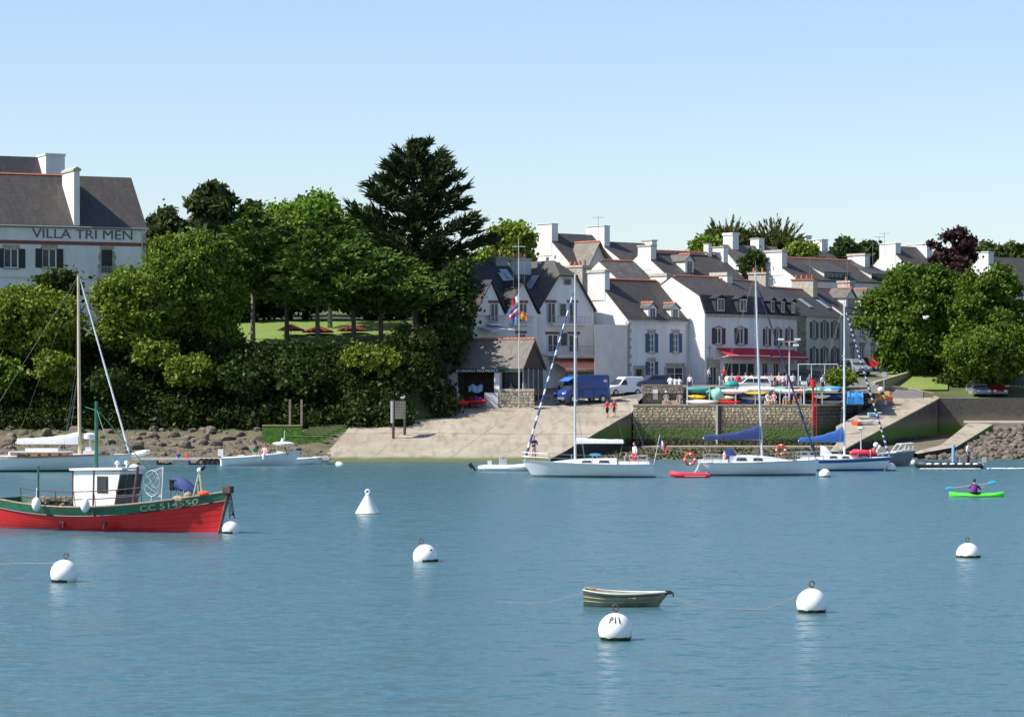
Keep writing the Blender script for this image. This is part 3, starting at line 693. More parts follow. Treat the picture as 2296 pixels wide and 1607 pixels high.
for u, z, w, hh in up: h.window(u, z, w, hh, 'double', M['maroon'], 'curved', stone=M['stone'])
for k in range(4): h.window(su-2.3+.56+k*1.125, .5, 1.1, 2.2, 'single', None, None, sill=False, frame=M['pale_grey'])
h.window(du, .2, 1.0, 2.1, 'double', None, None, sill=False, frame=M['pale_grey'])
b = MB(); b.bx(du-1.0, du-.5, -.05, .04, 0, 2.8); b.bx(du+.5, du+.9, -.05, .04, 0, 2.8); b.bx(du-1, du+.9, -.055, .04, 2.8, 3.0); b.bx(du-.5, du+.5, -.05, .04, 2.3, 2.8); h.add(b, 'shopfront', M['stone'])
for px in (1611, 1661):
    u = h.U(px); h.dormer(u, 1.35, -.3, ze+.1, zbk-.2, zbk+.08, back=1.3, red=False, roofm=M['slate_black'], wall=M['slate_black'])
h.chimney(L-.9, L-.1, W/2-1.3, W/2+1.1, zr-1.2, h.Zl(619, L, W/2), m=M['cream_wall'], capz=.35)
g = MB(); g.bx(-.02, L+.02, -.14, .0, ze-.35, ze-.05); h.add(g, 'cornice', M['stone'])
anc = MB(); ua, za = h.U(1591), h.Zl(790, h.U(1591)); anc.tube([(ua, -.06, za-.7), (ua, -.06, za+.7)], .05, 5); anc.tube([(ua-.35, -.06, za+.45), (ua+.35, -.06, za+.45)], .04, 5)
anc.tube([(ua+.45*math.cos(t), -.06, za-.3+.45*math.sin(t)) for t in [math.pi+.3+i*(math.pi-.6)/8 for i in range(9)]], .05, 5)
tag(anc.build('anchor', M['mid_grey']), 'grey iron anchor ornament on the white wall beside the red awning', 'anchor')
o = bpy.data.objects['anchor']; o.location = h.o; o.rotation_euler.z = h.th
H2 = h; H2L = L
# ---- H2b: its neighbour, turned further away
p2 = h.o+Vector((h.c*L, h.s*L, 0)); pxb = CX+p2.x/p2.y*FP
h = House('terraced_mansard_house', 'white house with narrow maroon shuttered windows right of the mansard house', 'house', pxb+.3, p2.y+.05, 62, 6.05)
L = h.U(1787); W = 8.5; ze = h.Zl(703); zbk = h.Zl(668, 0, .7); zr = h.Zl(629, 0, W/2)
up = []
for px in (1719, 1744, 1769): u = h.U(px); up.append((u, h.Zl(774, u), 1.0, h.Zl(738, u)-h.Zl(774, u)))
lo = [(h.U(px), .4, 1.5, 2.3) for px in (1716, 1741, 1768)]
h.walls(L, [(0, ze), (.7, zbk), (W/2, zr), (W-.7, zbk), (W, ze)], M['white_wall'], [(u-w/2, u+w/2, z, z+hh) for u, z, w, hh in up+lo])
h.roof(M['slate'], .05, .12); h.ridge(.3, L-.3, W/2, zr+.16)
b = MB(); b.prism([(0, -.1, ze+.02), (0, .63, zbk-.05), (0, .55, zbk+.05), (0, -.22, ze+.08)], (L, 0, 0)); h.add(b, 'mansard_slates', M['slate_black'])
for u, z, w, hh in up: h.window(u, z, w, hh, 'double', M['maroon'], 'curved', stone=M['stone'])
for u, z, w, hh in lo: h.window(u, z, w, hh, 'double', None, None, sill=False, frame=M['pale_grey'])
for px in (1726, 1749, 1772): u = h.U(px); h.dormer(u, 1.25, -.3, ze+.1, zbk-.2, zbk+.08, back=1.3, red=False, roofm=M['slate_black'], wall=M['slate_black'])
g = MB(); g.bx(-.02, L+.02, -.14, .0, ze-.4, ze-.05); h.add(g, 'cornice', M['stone'])
h.chimney(L-.8, L-.1, W/2-1.0, W/2+1.0, zr-1.5, zr+1.0, m=M['stone_pale'], capz=.2, pots=2)
p3_ = h.o+Vector((h.c*L, h.s*L, 0)); px3 = CX+p3_.x/p3_.y*FP
# ---- H3: grey trimmed terrace house with stone side pier
h = House('grey_terrace_house', 'cream terrace house with narrow black shuttered windows and a broad stone chimney', 'house', px3+1, p3_.y+.3, 60, 6.3)
L = h.U(1888); W = 8.5; ze = h.Zl(706, 2); zr = h.Zl(646, 0, W/2)
up = []
for px in (1825, 1848.5, 1872):
    u = h.U(px); up.append((u, h.Zl(757, u), 1.05, h.Zl(723, u)-h.Zl(757, u))); up.append((u, h.Zl(819, u), 1.05, h.Zl(782, u)-h.Zl(819, u)))
pier = h.U(1806)
h.walls(L, [(0, ze), (W/2, zr), (W, ze)], M['cream_wall'], [(u-w/2, u+w/2, z, z+hh) for u, z, w, hh in up])
h.roof(M['slate'], .08, .2); h.ridge(.3, L-.3, W/2, zr+.16, each=False)
for u, z, w, hh in up: h.window(u, z, w, hh, 'double', M['black'] , 'curved', stone=M['stone_grey'])
b = MB(); b.bx(-.05, pier, -.06, .02, -.5, ze-.1); pr = h.add(b, 'stone_pier', M['mortar'])
bb = MB()
zz = 0
while zz < ze-.4:
    x = 0; hh = random.uniform(.28, .4)
    while x < pier-.2:
        w = min(random.uniform(.4, .9), pier-x); bb.bx(x+.02, x+w-.02, -.11-random.uniform(0, .04), -.05, zz+.015, zz+hh-.015); x += w
    zz += hh
tag(bb.build('stones', M['rubble'], pr), kind='stuff')
h.skylight(h.U(1838), .42, .9, 1.7); h.skylight(h.U(1878), .42, .9, 1.7)
h.chimney(L-1.1, L+.05, W/2-1.3, W/2+1.3, zr-2, h.Zl(629, L, W/2), m=M['stone_pale'], cap=M['terracotta'], pots=4, capz=.15)
h.gutter(0, L, -.28, ze-.05)
p4 = h.o+Vector((h.c*L, h.s*L, 0)); px4 = CX+p4.x/p4.y*FP
# ---- H4: last house of the terrace, half behind the tree
h = House('end_terrace_house', 'cream end terrace house with two hipped dormers half hidden by the tree', 'house', px4+1.5, p4.y+.3, 52, 7.0)
L = h.U(2010); W = 8.5; ze = h.Zl(703); zr = h.Zl(648, 0, W/2)
up = []
for px in (1912, 1933, 1958, 1980):
    u = h.U(px); up.append((u, h.Zl(752, u), .95, h.Zl(722, u)-h.Zl(752, u))); up.append((u, h.Zl(815, u), .95, h.Zl(776, u)-h.Zl(815, u)))
h.walls(L, [(0, ze), (W/2, zr), (W, ze)], M['cream_wall'], [(u-w/2, u+w/2, z, z+hh) for u, z, w, hh in up])
h.roof(M['slate'], .08, .2); h.ridge(.3, L-.3, W/2, zr+.16, each=False)
for u, z, w, hh in up: h.window(u, z, w, hh, 'double', None, 'flat', stone=M['stone_grey'])
for px in (1904, 1939):
    u = h.U(px, 1.2); h.dormer(u, 2.0, 1.0, ze+.6, ze+1.9, ze+2.8, back=2.5, roofm=M['slate_old'])
h.chimney(L*.62, L*.62+1.1, W/2-.8, W/2+.8, zr-1, zr+.9, m=M['stone_pale'], cap=M['stone_pale'], pots=1)
# ---- H0: the big gabled house, three units
def gable_unit(name, label, pxl, pxr, d, th, zb, pye, pya, depth, wallm, roofm, apex=None, hip=0, eave_y=None):
    """gable end facing the water: local x runs back, local y runs from the right corner to the left"""
    x1, y1 = X(pxr, d), d; c, s = math.cos(R(th)), math.sin(R(th)); k = (pxl-CX)/FP
    w = (x1-k*y1)/(c-k*s)
    h = House(name, label, 'house', pxr, d, th+90, zb); h.o = Vector((x1, y1, zb)); h.root.location = h.o
    dm = d-w/2*s; ze = Z(pye, dm)-zb; zr = Z(pya, dm)-zb
    h.walls(depth, [(0, ze), (w/2, zr), (w, ze)], wallm); h.w = w; h.ze = ze; h.zr = zr
    h.roof(roofm, .35, .15, L1=depth); return h
def gy(h, px):          # y on the front gable for a picture column
    c, s = -h.s, h.c  # facade direction is minus local y
    k = (px-CX)/FP; fx, fy = -(-h.s), -(h.c)
    # point = o + t*(-ylocal dir) ; ylocal dir = (-sin th, cos th)
    dx, dy = -h.s, h.c
    return (k*h.o.y-h.o.x)/(dx-k*dy)
def gz(h, py, y): return Z(py, h.o.y+y*h.c)-h.zb
def gwin(h, px, py0, py1, w, lintel=None, frame=None, kind='double', pane=None, balcony=False, sill=False):
    y = gy(h, px); z0, z1 = gz(h, py1, y), gz(h, py0, y)
    fo = h.window(-y, z0, w, z1-z0, kind, None, lintel, sill, front='g', y0=0, proud=True, frame=frame, pane=pane); return y, z0, z1
def balcony(h, px0, px1, py_floor, py_rail, n=14, depth=.8, slabm=None):
    y0, y1 = sorted((gy(h, px0), gy(h, px1))); zf, zt = gz(h, py_floor, y0), gz(h, py_rail, y0)
    b = MB(); b.bx(-depth, 0, y0, y1, zf-.16, zf); bo = h.add(b, 'balcony', slabm or M['cream_wall'])
    b = MB(); b.bx(-depth, -depth+.05, y0, y1, zt-.05, zt)
    for i in range(n+1): y = lerp(y0, y1, i/n); b.bx(-depth+.01, -depth+.04, y-.015, y+.015, zf, zt-.05)
    h.add(b, 'railing', M['mid_grey'], bo)
h = gable_unit('gabled_hotel', 'tall white gabled house with balconies behind the port office', 1206, 1331, 290.5, 38, 4.4, 694, 586, 13, M['white_wall'], M['slate'])
h.root['category'] = 'house'
yv = h.w/2; tt = .30; y0, y1 = yv*(1-tt), yv*(1+tt); zc = lerp(h.zr, h.ze, tt)     # clipped gable: a small hip over the top of the front
for o in [c for c in h.root.children if c.name.split('.')[0] in ('roof', 'wall')]: bpy.data.objects.remove(o)
b = MB(); g = [(0, -3), (0, h.ze), (y0, zc), (y1, zc), (h.w, h.ze), (h.w, -3)]; b.prism([(0, y, z) for y, z in g], (13, 0, 0)); h.add(b, 'wall', M['white_wall'])
b = MB(); up_ = Vector((0, 0, .16)); ke = (h.zr-h.ze)/yv; F0 = -.35; eo = .15
for ye, yc in ((-eo, y0), (h.w+eo, y1)):
    b.prism([(F0, ye, h.ze-eo*ke), (F0, yc, zc), (1.9, yv, h.zr), (13, yv, h.zr), (13, ye, h.ze-eo*ke)], up_)
rf = h.add(b, 'roof', M['slate']); h.r = rf
b = MB(); b.prism([(F0-.15, y0-.1, zc-.1), (F0-.15, y1+.1, zc-.1), (1.9, yv, h.zr+.02)], up_); h.add(b, 'hip', M['slate'], rf)
gwin(h, 1271.5, 625, 639, .9, None, M['mid_grey'], 'single')
for px in (1235, 1284): gwin(h, px, 679, 724, 1.0, 'brick', M['pale_grey'])
gwin(h, 1261, 680, 711, .9, None, M['pale_grey'], 'single'); gwin(h, 1263, 745, 776, 1.0, None, M['pale_grey'], 'single')
for px in (1238, 1285): gwin(h, px, 750, 790, 1.3, 'brick', M['plain_white'])
balcony(h, 1228, 1312, 727, 710); balcony(h, 1216, 1326, 795, 775, 18)
cn = MB(); ya, yb = sorted((gy(h, 1230), gy(h, 1337))); cn.bx(-1.4, 0, ya, yb, gz(h, 803, 0), gz(h, 797, 0)); h.add(cn, 'canopy', M['pale_grey'])
H0 = h
h.L = 13
for u, t in ((3.2, .55), (6.0, .52), (8.5, .72)):   # roof windows on the left slope
    (y0, z0), (y1, z1) = (h.w, h.ze), (h.w/2, h.zr); sl_ = Vector((0, y1-y0, z1-z0)).normalized(); nn = Vector((0, sl_.z, -sl_.y))
    c = Vector((u, lerp(y0, y1, t), lerp(z0, z1, t)))+nn*.2; ex = Vector((.55, 0, 0)); ey = sl_*.85; b = MB()
    b.prism([c-ex-ey, c+ex-ey, c+ex+ey, c-ex+ey], nn*.07); o = h.add(b, 'skylight', M['mid_grey']); g = MB(); c += nn*.075
    g.prism([c-ex*.8-ey*.88, c+ex*.8-ey*.88, c+ex*.8+ey*.88, c-ex*.8+ey*.88], nn*.01); h.add(g, 'pane', M['sky_glass'], o)
ox, oy = h.o.x+(-h.s)*h.w, h.o.y+h.c*h.w       # left front corner of the big gable
pxm = CX+ox/oy*FP
# two smaller gables to its left, one house with a cross ridge behind
hb = House('twin_gabled_house', 'white house with two pointed gables left of the tall gabled house', 'house', 1062, oy-5.6, 38, 4.4)
Lb = hb.U(pxm-.6); zeb = hb.Zl(694, Lb/2); zrb = hb.Zl(590, Lb/2, 5)
hb.walls(Lb, [(0, zeb), (5, zrb), (10, zeb)], M['white_wall']); hb.roof(M['slate_black'], .05, .0)
for pa, (pl_, pr_) in ((1099, (1062, 1129)), (1166, (1129, 1204))):
    u0, u1, ua = hb.U(pl_)+.05, hb.U(pr_)-.05, hb.U(pa); za = hb.Zl(632, ua); um = (u0+u1)/2
    g = MB(); g.prism([(u0, -.3, zeb-.6), (u1, -.3, zeb-.6), (um, -.3, za)], (0, 5, 0)); go = hb.add(g, 'gable', M['white_wall'])
    r = MB()
    for e in (u0, u1):
        r.prism([(e+(e-um)*.06, -.55, zeb-.2-(za-zeb+.2)*.06), (um, -.55, za+.04), (um, -.55, za+.2), (e+(e-um)*.06, -.55, zeb-.04-(za-zeb+.2)*.06)], (0, 5.6, 0))
    hb.add(r, 'gable_roof', M['slate_black'], go)
def fwin(h, px, py0, py1, w, **k):
    u = h.U(px); return h.window(u, h.Zl(py1, u), w, h.Zl(py0, u)-h.Zl(py1, u), proud=True, y0=-.3 if py0 < 693 else None, **k)
for px in (1103, 1167): fwin(hb, px, 680, 722, .95, lintel='brick', sill=False, frame=M['pale_grey'])
fwin(hb, 1168, 748, 790, 1.0, lintel='brick', sill=False, frame=M['pale_grey'])
for a_, b_ in ((1088, 1118), (1142, 1182)):
    u0, u1 = hb.U(a_), hb.U(b_); zf, zt = hb.Zl(726, u0), hb.Zl(710, u0); b = MB(); b.bx(u0, u1, -.8, -.06, zf-.15, zf); bo = hb.add(b, 'balcony', M['cream_wall'])
    b = MB(); b.bx(u0, u1, -.8, -.75, zt-.05, zt)
    for i in range(11): x = lerp(u0, u1, i/10); b.bx(x-.015, x+.015, -.79, -.76, zf, zt-.05)
    hb.add(b, 'railing', M['mid_grey'], bo)
cs = MB(); u0, u1 = hb.U(1070), hb.U(1124); cs.prism([(u0, -2.2, hb.Zl(745, u0)), (u1, -2.2, hb.Zl(742, u0)), (u1, -.07, hb.Zl(733, u0)), (u0, -.07, hb.Zl(736, u0))], (0, 0, .14)); hb.add(cs, 'canopy', M['pale_grey'])
hb.chimney(hb.U(1110, 5)-.2, hb.U(1132, 5), 4.6, 5.8, zrb-2.2, hb.Zl(590, 3, 5)+.5, m=M['grey_paint'], cap=M['stone_grey'], pots=3)
hb.chimney(hb.U(1158, 5)-.4, hb.U(1165, 5)+1, 4.4, 5.6, zrb-1, hb.Zl(582, 6, 5), m=M['pale_grey'], cap=M['stone_pale'], pots=3)
for px, t in ((1148, .5), (1156, .25)): hb.skylight(hb.U(px, 2), .8-t*.3, 1.0, 1.6)
# slab standing in for the shadow on the lower gable of H1
gw = MB(); a = P(1333, 727, 284.6); b = P(1407, 727, 287.7)
gw.prism([(a.x, a.y, 4), (b.x, b.y, 4), (b.x, b.y+.4, 4), (a.x, a.y+.4, 4)], (0, 0, a.z-4)); tag(gw.build('gable_shade_slab', M['cream_wall']), 'plain slab standing in for the shadowed lower gable of the blue shuttered house', 'wall')
# ---- upper row
def upper(name, label, px, d, th, pxr, W, pye, pyr, zb, roofm='slate', ov=.015, wall='white_wall'):
    h = House(name, label, 'house', px, d, th, zb); L = h.U(pxr); ze = h.Zl(pye); zr = h.Zl(pyr, 0, W/2)
    h.walls(L, [(0, ze), (W/2, zr), (W, ze)], M[wall], base=-4); h.roof(M[roofm], ov, .2); return h, L, ze, zr
h, L, ze, zr = upper('hill_house', 'white house with a tall square chimney highest on the left of the village', 1290, 330, 40, 1395, 10.5, 606, 525, 13, 'slate')
m1 = h.V(1228, 0); h.chimney(-.05, .9, W/2-.2, W/2+2.4, zr-2.5, h.Zl(502, 0, W/2), capz=.06, cap=M['white_wall'])
u = h.U(1336, -.5); g = MB(); gz0, gza = ze-1.2, h.Zl(545, u, -.8)
g.prism([(u-2.6, -.8, ze-3), (u+2.6, -.8, ze-3), (u+2.6, -.8, gz0), (u, -.8, gza), (u-2.6, -.8, gz0)], (0, 5, 0)); go = h.add(g, 'cross_gable', M['white_wall'])
r = MB()
for e in (-1, 1): r.prism([(u+e*2.9, -1.3, gz0-.3), (u, -1.3, gza+.02), (u, -1.3, gza+.2), (u+e*2.9, -1.3, gz0-.1)], (0, 5.5, 0))
h.add(r, 'cross_gable_roof', M['slate_brown'], go); h.ridge(-1.2, 3.8, u, gza+.18, parent=go, along='y', each=False)
h, L, ze, zr = upper('tall_chimney_house', 'white gabled house with the broadest white chimney on the skyline', 1403, 336, 40, 1515, 9.5, 592, 544, 13)
h.chimney(-.05, .8, W/2-.6, W/2+2.6, zr-2.6, h.Zl(507, 0, W/2), capz=.06, cap=M['white_wall'])
h.chimney(L-.7, L+.1, W/2-.9, W/2+.9, zr-1.5, h.Zl(541, L, W/2), capz=.12)
h, L, ze, zr = upper('red_ridged_house', 'white gabled house with a long red ridged slate roof and one dormer', 1498, 318, 40, 1668, 8.6, 620, 565, 11.5)
h.ridge(.8, L-.6, W/2-.4, zr+.16); h.chimney(-.05, .75, W/2-1.5, W/2+.6, zr-2, h.Zl(553, 0, W/2), capz=.15)
h.chimney(L-.6, L+.1, W/2-1.6, W/2+.2, zr-1.5, h.Zl(556, L, W/2), capz=.1); h.chimney(L-2.0, L-1.5, W/2-.6, W/2+.2, zr-1, h.Zl(548, L, W/2), capz=.03, cap=M['white_wall'])
u = h.U(1540, 1.0); h.dormer(u, 1.25, .6, ze+.2, ze+1.9, ze+2.5, back=3)
h, L, ze, zr = upper('low_roofed_house', 'low house with a weathered grey roof and red ridge behind the blue shuttered house', 1399, 306, 40, 1478, 8, 640, 587, 8, 'slate_old'); h.ridge(.3, L-.2, 4, zr+.16)
h.chimney(-3.2, -1.9, 3.0, 6.0, zr-5, h.Zl(600, -2.5, 4), m=M['stone'], cap=M['stone_pale'], pots=4)
h, L, ze, zr = upper('grey_roofed_house', 'long weathered grey roofed house below the spiky palms', 1676, 352, 36, 1800, 10, 622, 551, 14, 'slate_old')
h.chimney(1.2, 2.2, 4.2, 6.0, zr-1, h.Zl(528, 2, 5), capz=.3, cap=M['white_wall']); h.chimney(L-3.5, L-2.6, 4.2, 5.8, zr-1, h.Zl(537, L, 5), capz=.05, cap=M['white_wall'])
h, L, ze, zr = upper('distant_slate_house', 'farther slate roofed house with a square chimney right of the palms', 1745, 405, 36, 1858, 9, 590, 541, 17)
h.chimney(L-1.2, L-.2, 3.4, 5.8, zr-1, h.Zl(532, L, 4.5), capz=.2, cap=M['white_wall']); h.ridge(.5, L-1.5, 4.5, zr+.16, each=False)
h, L, ze, zr = upper('stepped_chimney_house', 'small white gabled house with a bulky chimney beside dark pines', 1815, 380, 36, 1890, 8, 590, 552, 15)
h.chimney(L-1.4, L-.3, 2.6, 5.2, zr-1.5, h.Zl(539, L, 4), capz=.08, cap=M['white_wall'])
h, L, ze, zr = upper('shed_dormer_house', 'white gabled house with long shed dormers in its dark roof', 1790, 326, 42, 1990, 9.2, 628, 579, 10)
h.chimney(-.05, .8, W/2-1.8, W/2+1.0, zr-2, h.Zl(566, 0, W/2), capz=.25); h.chimney(L-.8, L+.05, W/2-1.5, W/2+1.2, zr-2, h.Zl(574, L, W/2), capz=.25); h.ridge(1, L-1, 4.6, zr+.16, each=False)
for a_, b_ in ((1842, 1898), (1948, 1988)):
    u0, u1 = h.U(a_, 1.0), h.U(b_, 1.0); s_ = MB(); s_.prism([(u0, .6, ze-.4), (u0, .6, ze+1.0), (u0, 4.2, zr-.25), (u0, 4.2, ze)], (u1-u0, 0, 0)); so = h.add(s_, 'shed_dormer', M['pale_grey'])
    s_ = MB(); s_.prism([(u0-.15, .4, ze+.95), (u0-.15, 4.3, zr-.2), (u0-.15, 4.3, zr-.06), (u0-.15, .4, ze+1.09)], (u1-u0+.3, 0, 0)); h.add(s_, 'dormer_roof', M['slate'], so)
    for i in range(6):
        x = lerp(u0+.3, u1-.3, i/5); s_ = MB(); s_.bx(x-.28, x+.28, .56, .62, ze+.1, ze+.85); h.add(s_, 'pane', M['glass'], so)
h, L, ze, zr = upper('white_gable_house', 'bright white gable end with a broad chimney above the round green tree', 2052, 372, 38, 2125, 9.4, 618, 554, 11)
h.chimney(-.05, .9, W/2-.8, W/2+2.1, zr-3, h.Zl(547, 0, W/2), capz=.1, cap=M['white_wall']); h.chimney(L-1, L, W/2-1.5, W/2+2.2, zr-3, h.Zl(549, L, W/2), capz=.1, cap=M['white_wall'])
h.window(-(h.V(2006)), h.Zl(642, 0, h.V(2006)), .8, 1.4, 'double', None, None, False, front='g', y0=0, proud=True)
h, L, ze, zr = upper('far_right_house', 'white gable house at the far right behind the purple leaved tree', 2268, 345, 38, 2370, 10, 640, 578, 12)
h.chimney(-.05, .9, W/2-.6, W/2+1.4, zr-3, h.Zl(566, 0, W/2), capz=.1, cap=M['white_wall'])
h, L, ze, zr = upper('small_garden_house', 'small white house seen through the branches at far right', 2208, 352, 38, 2250, 7, 668, 633, 12)
for px, a_, b_, d, lb in ((1341.5, 486, 530, 334, 'television aerial beside the broad white chimney'), (1686, 536, 612, 345, 'slim aerial left of the grey roof'), (1983, 522, 560, 372, 'wide aerial above the bright white gable chimney'), (1957, 543, 580, 330, 'aerial left of the bright white gable house'),
                          (1650, 588, 618, 312, 'aerial on the cream chimney of the mansard house'), (1900, 575, 640, 322, 'tall aerial in front of the shed dormers'), (1971, 530, 575, 360, 'small aerial right of the dark pines'), (1815, 575, 630, 318, 'twin barred aerial over the grey terrace house')):
    antenna(px, a_, b_, d, lb, ((.1, 1.5), (.9, .8)) if px in (1650, 1815) else ((.08, 1.3),))
# ---- the villa on the left
h = House('villa', 'large white villa with slate roof and its name painted under the eaves', 'house', 326.5, 298, 25, 12.5)
W = 10.5; Lv = -h.U(-40); 
sh = Vector((-h.c*Lv, -h.s*Lv, 0)); e_u = Lv; h.o += sh; h.root.location = h.o
ze = h.Zl(512, Lv); zr = h.Zl(402, Lv, W/2)
w1 = h.U(110.5); w2 = h.U(240); w0 = h.U(25)
def zz_(py, u): return h.Zl(py, u)
holes = [(w1-.72, w1+.72, zz_(600, w1), zz_(558, w1)), (w2-.6, w2+.6, zz_(612, w2), zz_(560, w2)), (w0-.72, w0+.72, zz_(600, w0), zz_(558, w0)), (w2-1.5, w2-.5, zz_(665, w2), zz_(642, w2))]
h.walls(Lv, [(0, ze), (W/2, zr), (W, ze)], M['white_wall'], holes, base=-3)
h.roof(M['slate'], .12, .3); h.ridge(.3, h.U(170, 5), W/2, zr+.16, each=False)
h.window(w1, holes[0][2], 1.44, holes[0][3]-holes[0][2], 'double', M['black'], 'flat', stone=M['stone']); h.window(w0, holes[2][2], 1.44, holes[2][3]-holes[2][2], 'double', M['black'], 'flat', stone=M['stone'])
h.window(w2, holes[1][2], 1.2, holes[1][3]-holes[1][2], 'double', None, 'flat', sill=False, frame=M['brown_wood'], stone=M['stone'])
d_ = MB()
for sg in (-1, 1):
    for k in range(5): w_ = .34 if k % 2 else .22; d_.bx(*sorted((w2+sg*.6, w2+sg*(.6+w_))), -.04, .03, holes[1][2]+k*.45, holes[1][2]+k*.45+.43)
h.add(d_, 'window_surround', M['stone'])
h.window(w2-1, holes[3][2], 1.0, holes[3][3]-holes[3][2], 'single', None, None, False)
u0, u1 = h.U(218), h.U(266); zf, zt = zz_(622, w2), zz_(598, w2); b = MB(); b.bx(u0, u1, -1.0, 0, zf-.2, zf); bo = h.add(b, 'balcony', M['stone_pale'])
b = MB(); b.bx(u0, u1, -1.0, -.95, zt-.06, zt)
for i in range(15): x = lerp(u0, u1, i/14); b.bx(x-.02, x+.02, -.99, -.96, zf, zt-.05)
for y in (-.7, -.35): b.bx(u0, u0+.03, y-.02, y+.02, zf, zt-.05)
b.bx(u0, u0+.04, -1, 0, zt-.06, zt); h.add(b, 'railing', M['mid_grey'], bo)
b = MB(); b.bx(-.03, Lv+.03, -.05, .02, zz_(549, Lv/2), zz_(541, Lv/2)); h.add(b, 'string_course', M['brick'])
b = MB(); b.bx(-.03, h.U(218), -.04, .02, zz_(624, Lv/2)-.1, zz_(624, Lv/2)+.08); h.add(b, 'floor_band', M['pale_grey'])
h.quoins(Lv, zz_(640, Lv), zz_(520, Lv), M['stone'], -1)
h.gutter(0, Lv+.3, -.3, ze-.06)
uc = h.U(172); b = MB(); zt_ = h.Zl(385, uc, 1); b.bx(uc-.3, uc+.3, -.05, 4.2, ze-.5, zt_); co = h.add(b, 'party_chimney', M['white_wall'])
b = MB(); b.prism([(uc-.42, -.2, zt_), (uc+.42, -.2, zt_), (uc+.42, -.2, zt_+.2), (uc, -.2, zt_+.45), (uc-.42, -.2, zt_+.2)], (0, 4.5, 0)); h.add(b, 'cap', M['stone_pale'], co)
me = text_mesh('VILLA TRI MEN', 1.0, .03, 'LEFT', 0)
xs_ = [v.co.x for v in me.vertices]; ys_ = [v.co.y for v in me.vertices]
a_, b_ = h.U(72), h.U(296.5); z0_, z1_ = zz_(535.5, (a_+b_)/2), zz_(515, (a_+b_)/2)
for v in me.vertices:
    x, y, z = v.co; v.co = (a_+(x-min(xs_))/(max(xs_)-min(xs_))*(b_-a_), -.03-z*1.0, z0_+(y-min(ys_))/(max(ys_)-min(ys_))*(z1_-z0_))
letters(me, mat('sign_lettering', (.10, .105, .12), .7, .15, 4), h.root)
VILLA = h
# rear wing with the big chimney
hr = House('villa_wing', 'rear wing of the villa with a wide grey chimney', 'house', 112, 312, 25, 12.5); Lw = -hr.U(-60, 0); hr.o += Vector((-hr.c*Lw, -hr.s*Lw, 0)); hr.root.location = hr.o
hr.walls(Lw, [(0, hr.Zl(450, Lw)), (4.5, hr.Zl(356, Lw, 4.5)), (9, hr.Zl(450, Lw))], M['white_wall'], base=-3); hr.roof(M['slate_black'], .1, .1)
zc_ = hr.Zl(351, Lw, 3); hr.chimney(Lw-.1, Lw+2.0, 1.2, 4.6, zc_-5, zc_, m=M['white_wall'], cap=M['white_wall'])
# ---- the port office, a low slate roofed building open at the front
h = House('port_office', 'low slate roofed port office with an open dark front and wooden gable', 'building', 1020, 275.5, -22, 4.4)
L = h.U(1167); W = 5.8; ze = h.Zl(826, L/2); zr = h.Zl(764, L/2, W/2)
b = MB(); b.bx(0, L, 2.2, 2.4, -1, ze); b.bx(0, .2, 2.4, W, -1, ze); b.bx(L-.2, L, 2.4, W, -1, ze); b.bx(0, L, W-.2, W, -1, ze); b.bx(0, L, 0, W, -.6, .1); h.add(b, 'wall', M['brown_wood'])
h.L = L; h.prof = [(0, ze), (W/2, zr), (W, ze)]; h.roof(M['slate_brown'], .35, .25); h.ridge(-.2, L+.3, W/2, zr+.16)
for px, w in ((1013, .75), (1114.5, .55)): u = h.U(px); b = MB(); b.bx(u-w/2, u+w/2, -.05, .6, -.5, ze-.05); h.add(b, 'pillar', M['plain_white'] if px > 1100 else M['pale_grey'])
b = MB(); b.bx(-.4, L+.3, -.3, -.22, ze-.36, ze-.02); fas = h.add(b, 'fascia', M['dark_green'])
b = MB(); b.prism([(L+.02, .2, ze), (L+.02, W/2, zr-.15), (L+.02, W-.2, ze)], (.08, 0, 0)); h.add(b, 'gable_boards', M['brown_wood'])
for i in range(12):
    y = .5+i*(W-1)/11; top_ = lerp(ze, zr-.2, 1-abs(y-W/2)/(W/2)); b = MB(); b.bx(L+.1, L+.14, y-.22, y+.22, ze, max(ze+.1, top_)); h.add(b, 'board', M['brown_wood'])
for y0, y1 in ((.4, 1.2),): b = MB(); b.prism([(L+.16, y0+.1, ze+.05), (L+.16, y1+.1, ze+.05), (L+.16, y1+.1, ze+1.0)], (.03, 0, 0)); h.add(b, 'pane', M['glass'])
for px in (1125, 1140, 1152):
    u = h.U(px, .1); b = MB(); b.bx(u-.32, u+.32, .9, 1.0, .5, ze-.3); h.add(b, 'glazed_panel', M['glass'])
b = MB(); b.bx(L+.05, L+.12, .3, W-.3, 1.0, ze-.1); h.add(b, 'side_window', M['glass'])
for k in range(5): y = .3+k*(W-.6)/4; b = MB(); b.bx(L+.1, L+.18, y-.05, y+.05, 0, ze); h.add(b, 'mullion', M['pale_grey'])
me = text_mesh('BUREAU DU PORT', .5, .01, 'LEFT'); a_, b_ = h.U(1026), h.U(1120); xs_ = [v.co.x for v in me.vertices]
for v in me.vertices: x, y, z = v.co; v.co = (a_+(x-min(xs_))/(max(xs_)-min(xs_))*(b_-a_), -.31-z, ze-.32+y*.62)
letters(me, M['plain_white'], h.root)
PO = h
cl = MB(); u0, u1 = h.U(1048), h.U(1080)
for i in range(8):
    a = lerp(u0, u1, i/8); e = lerp(u0, u1, (i+1)/8); cl.quad((a, .3+.05*math.sin(i*2), 1.35+.1*math.sin(i)), (e, .3+.05*math.sin(i*2+2), 1.35+.1*math.sin(i+1)), (e, .3+.05*math.sin(i*2+2), 2.0+.12*math.sin(i*1.3)), (a, .3+.05*math.sin(i*2), 2.0+.12*math.sin((i-1)*1.3)))
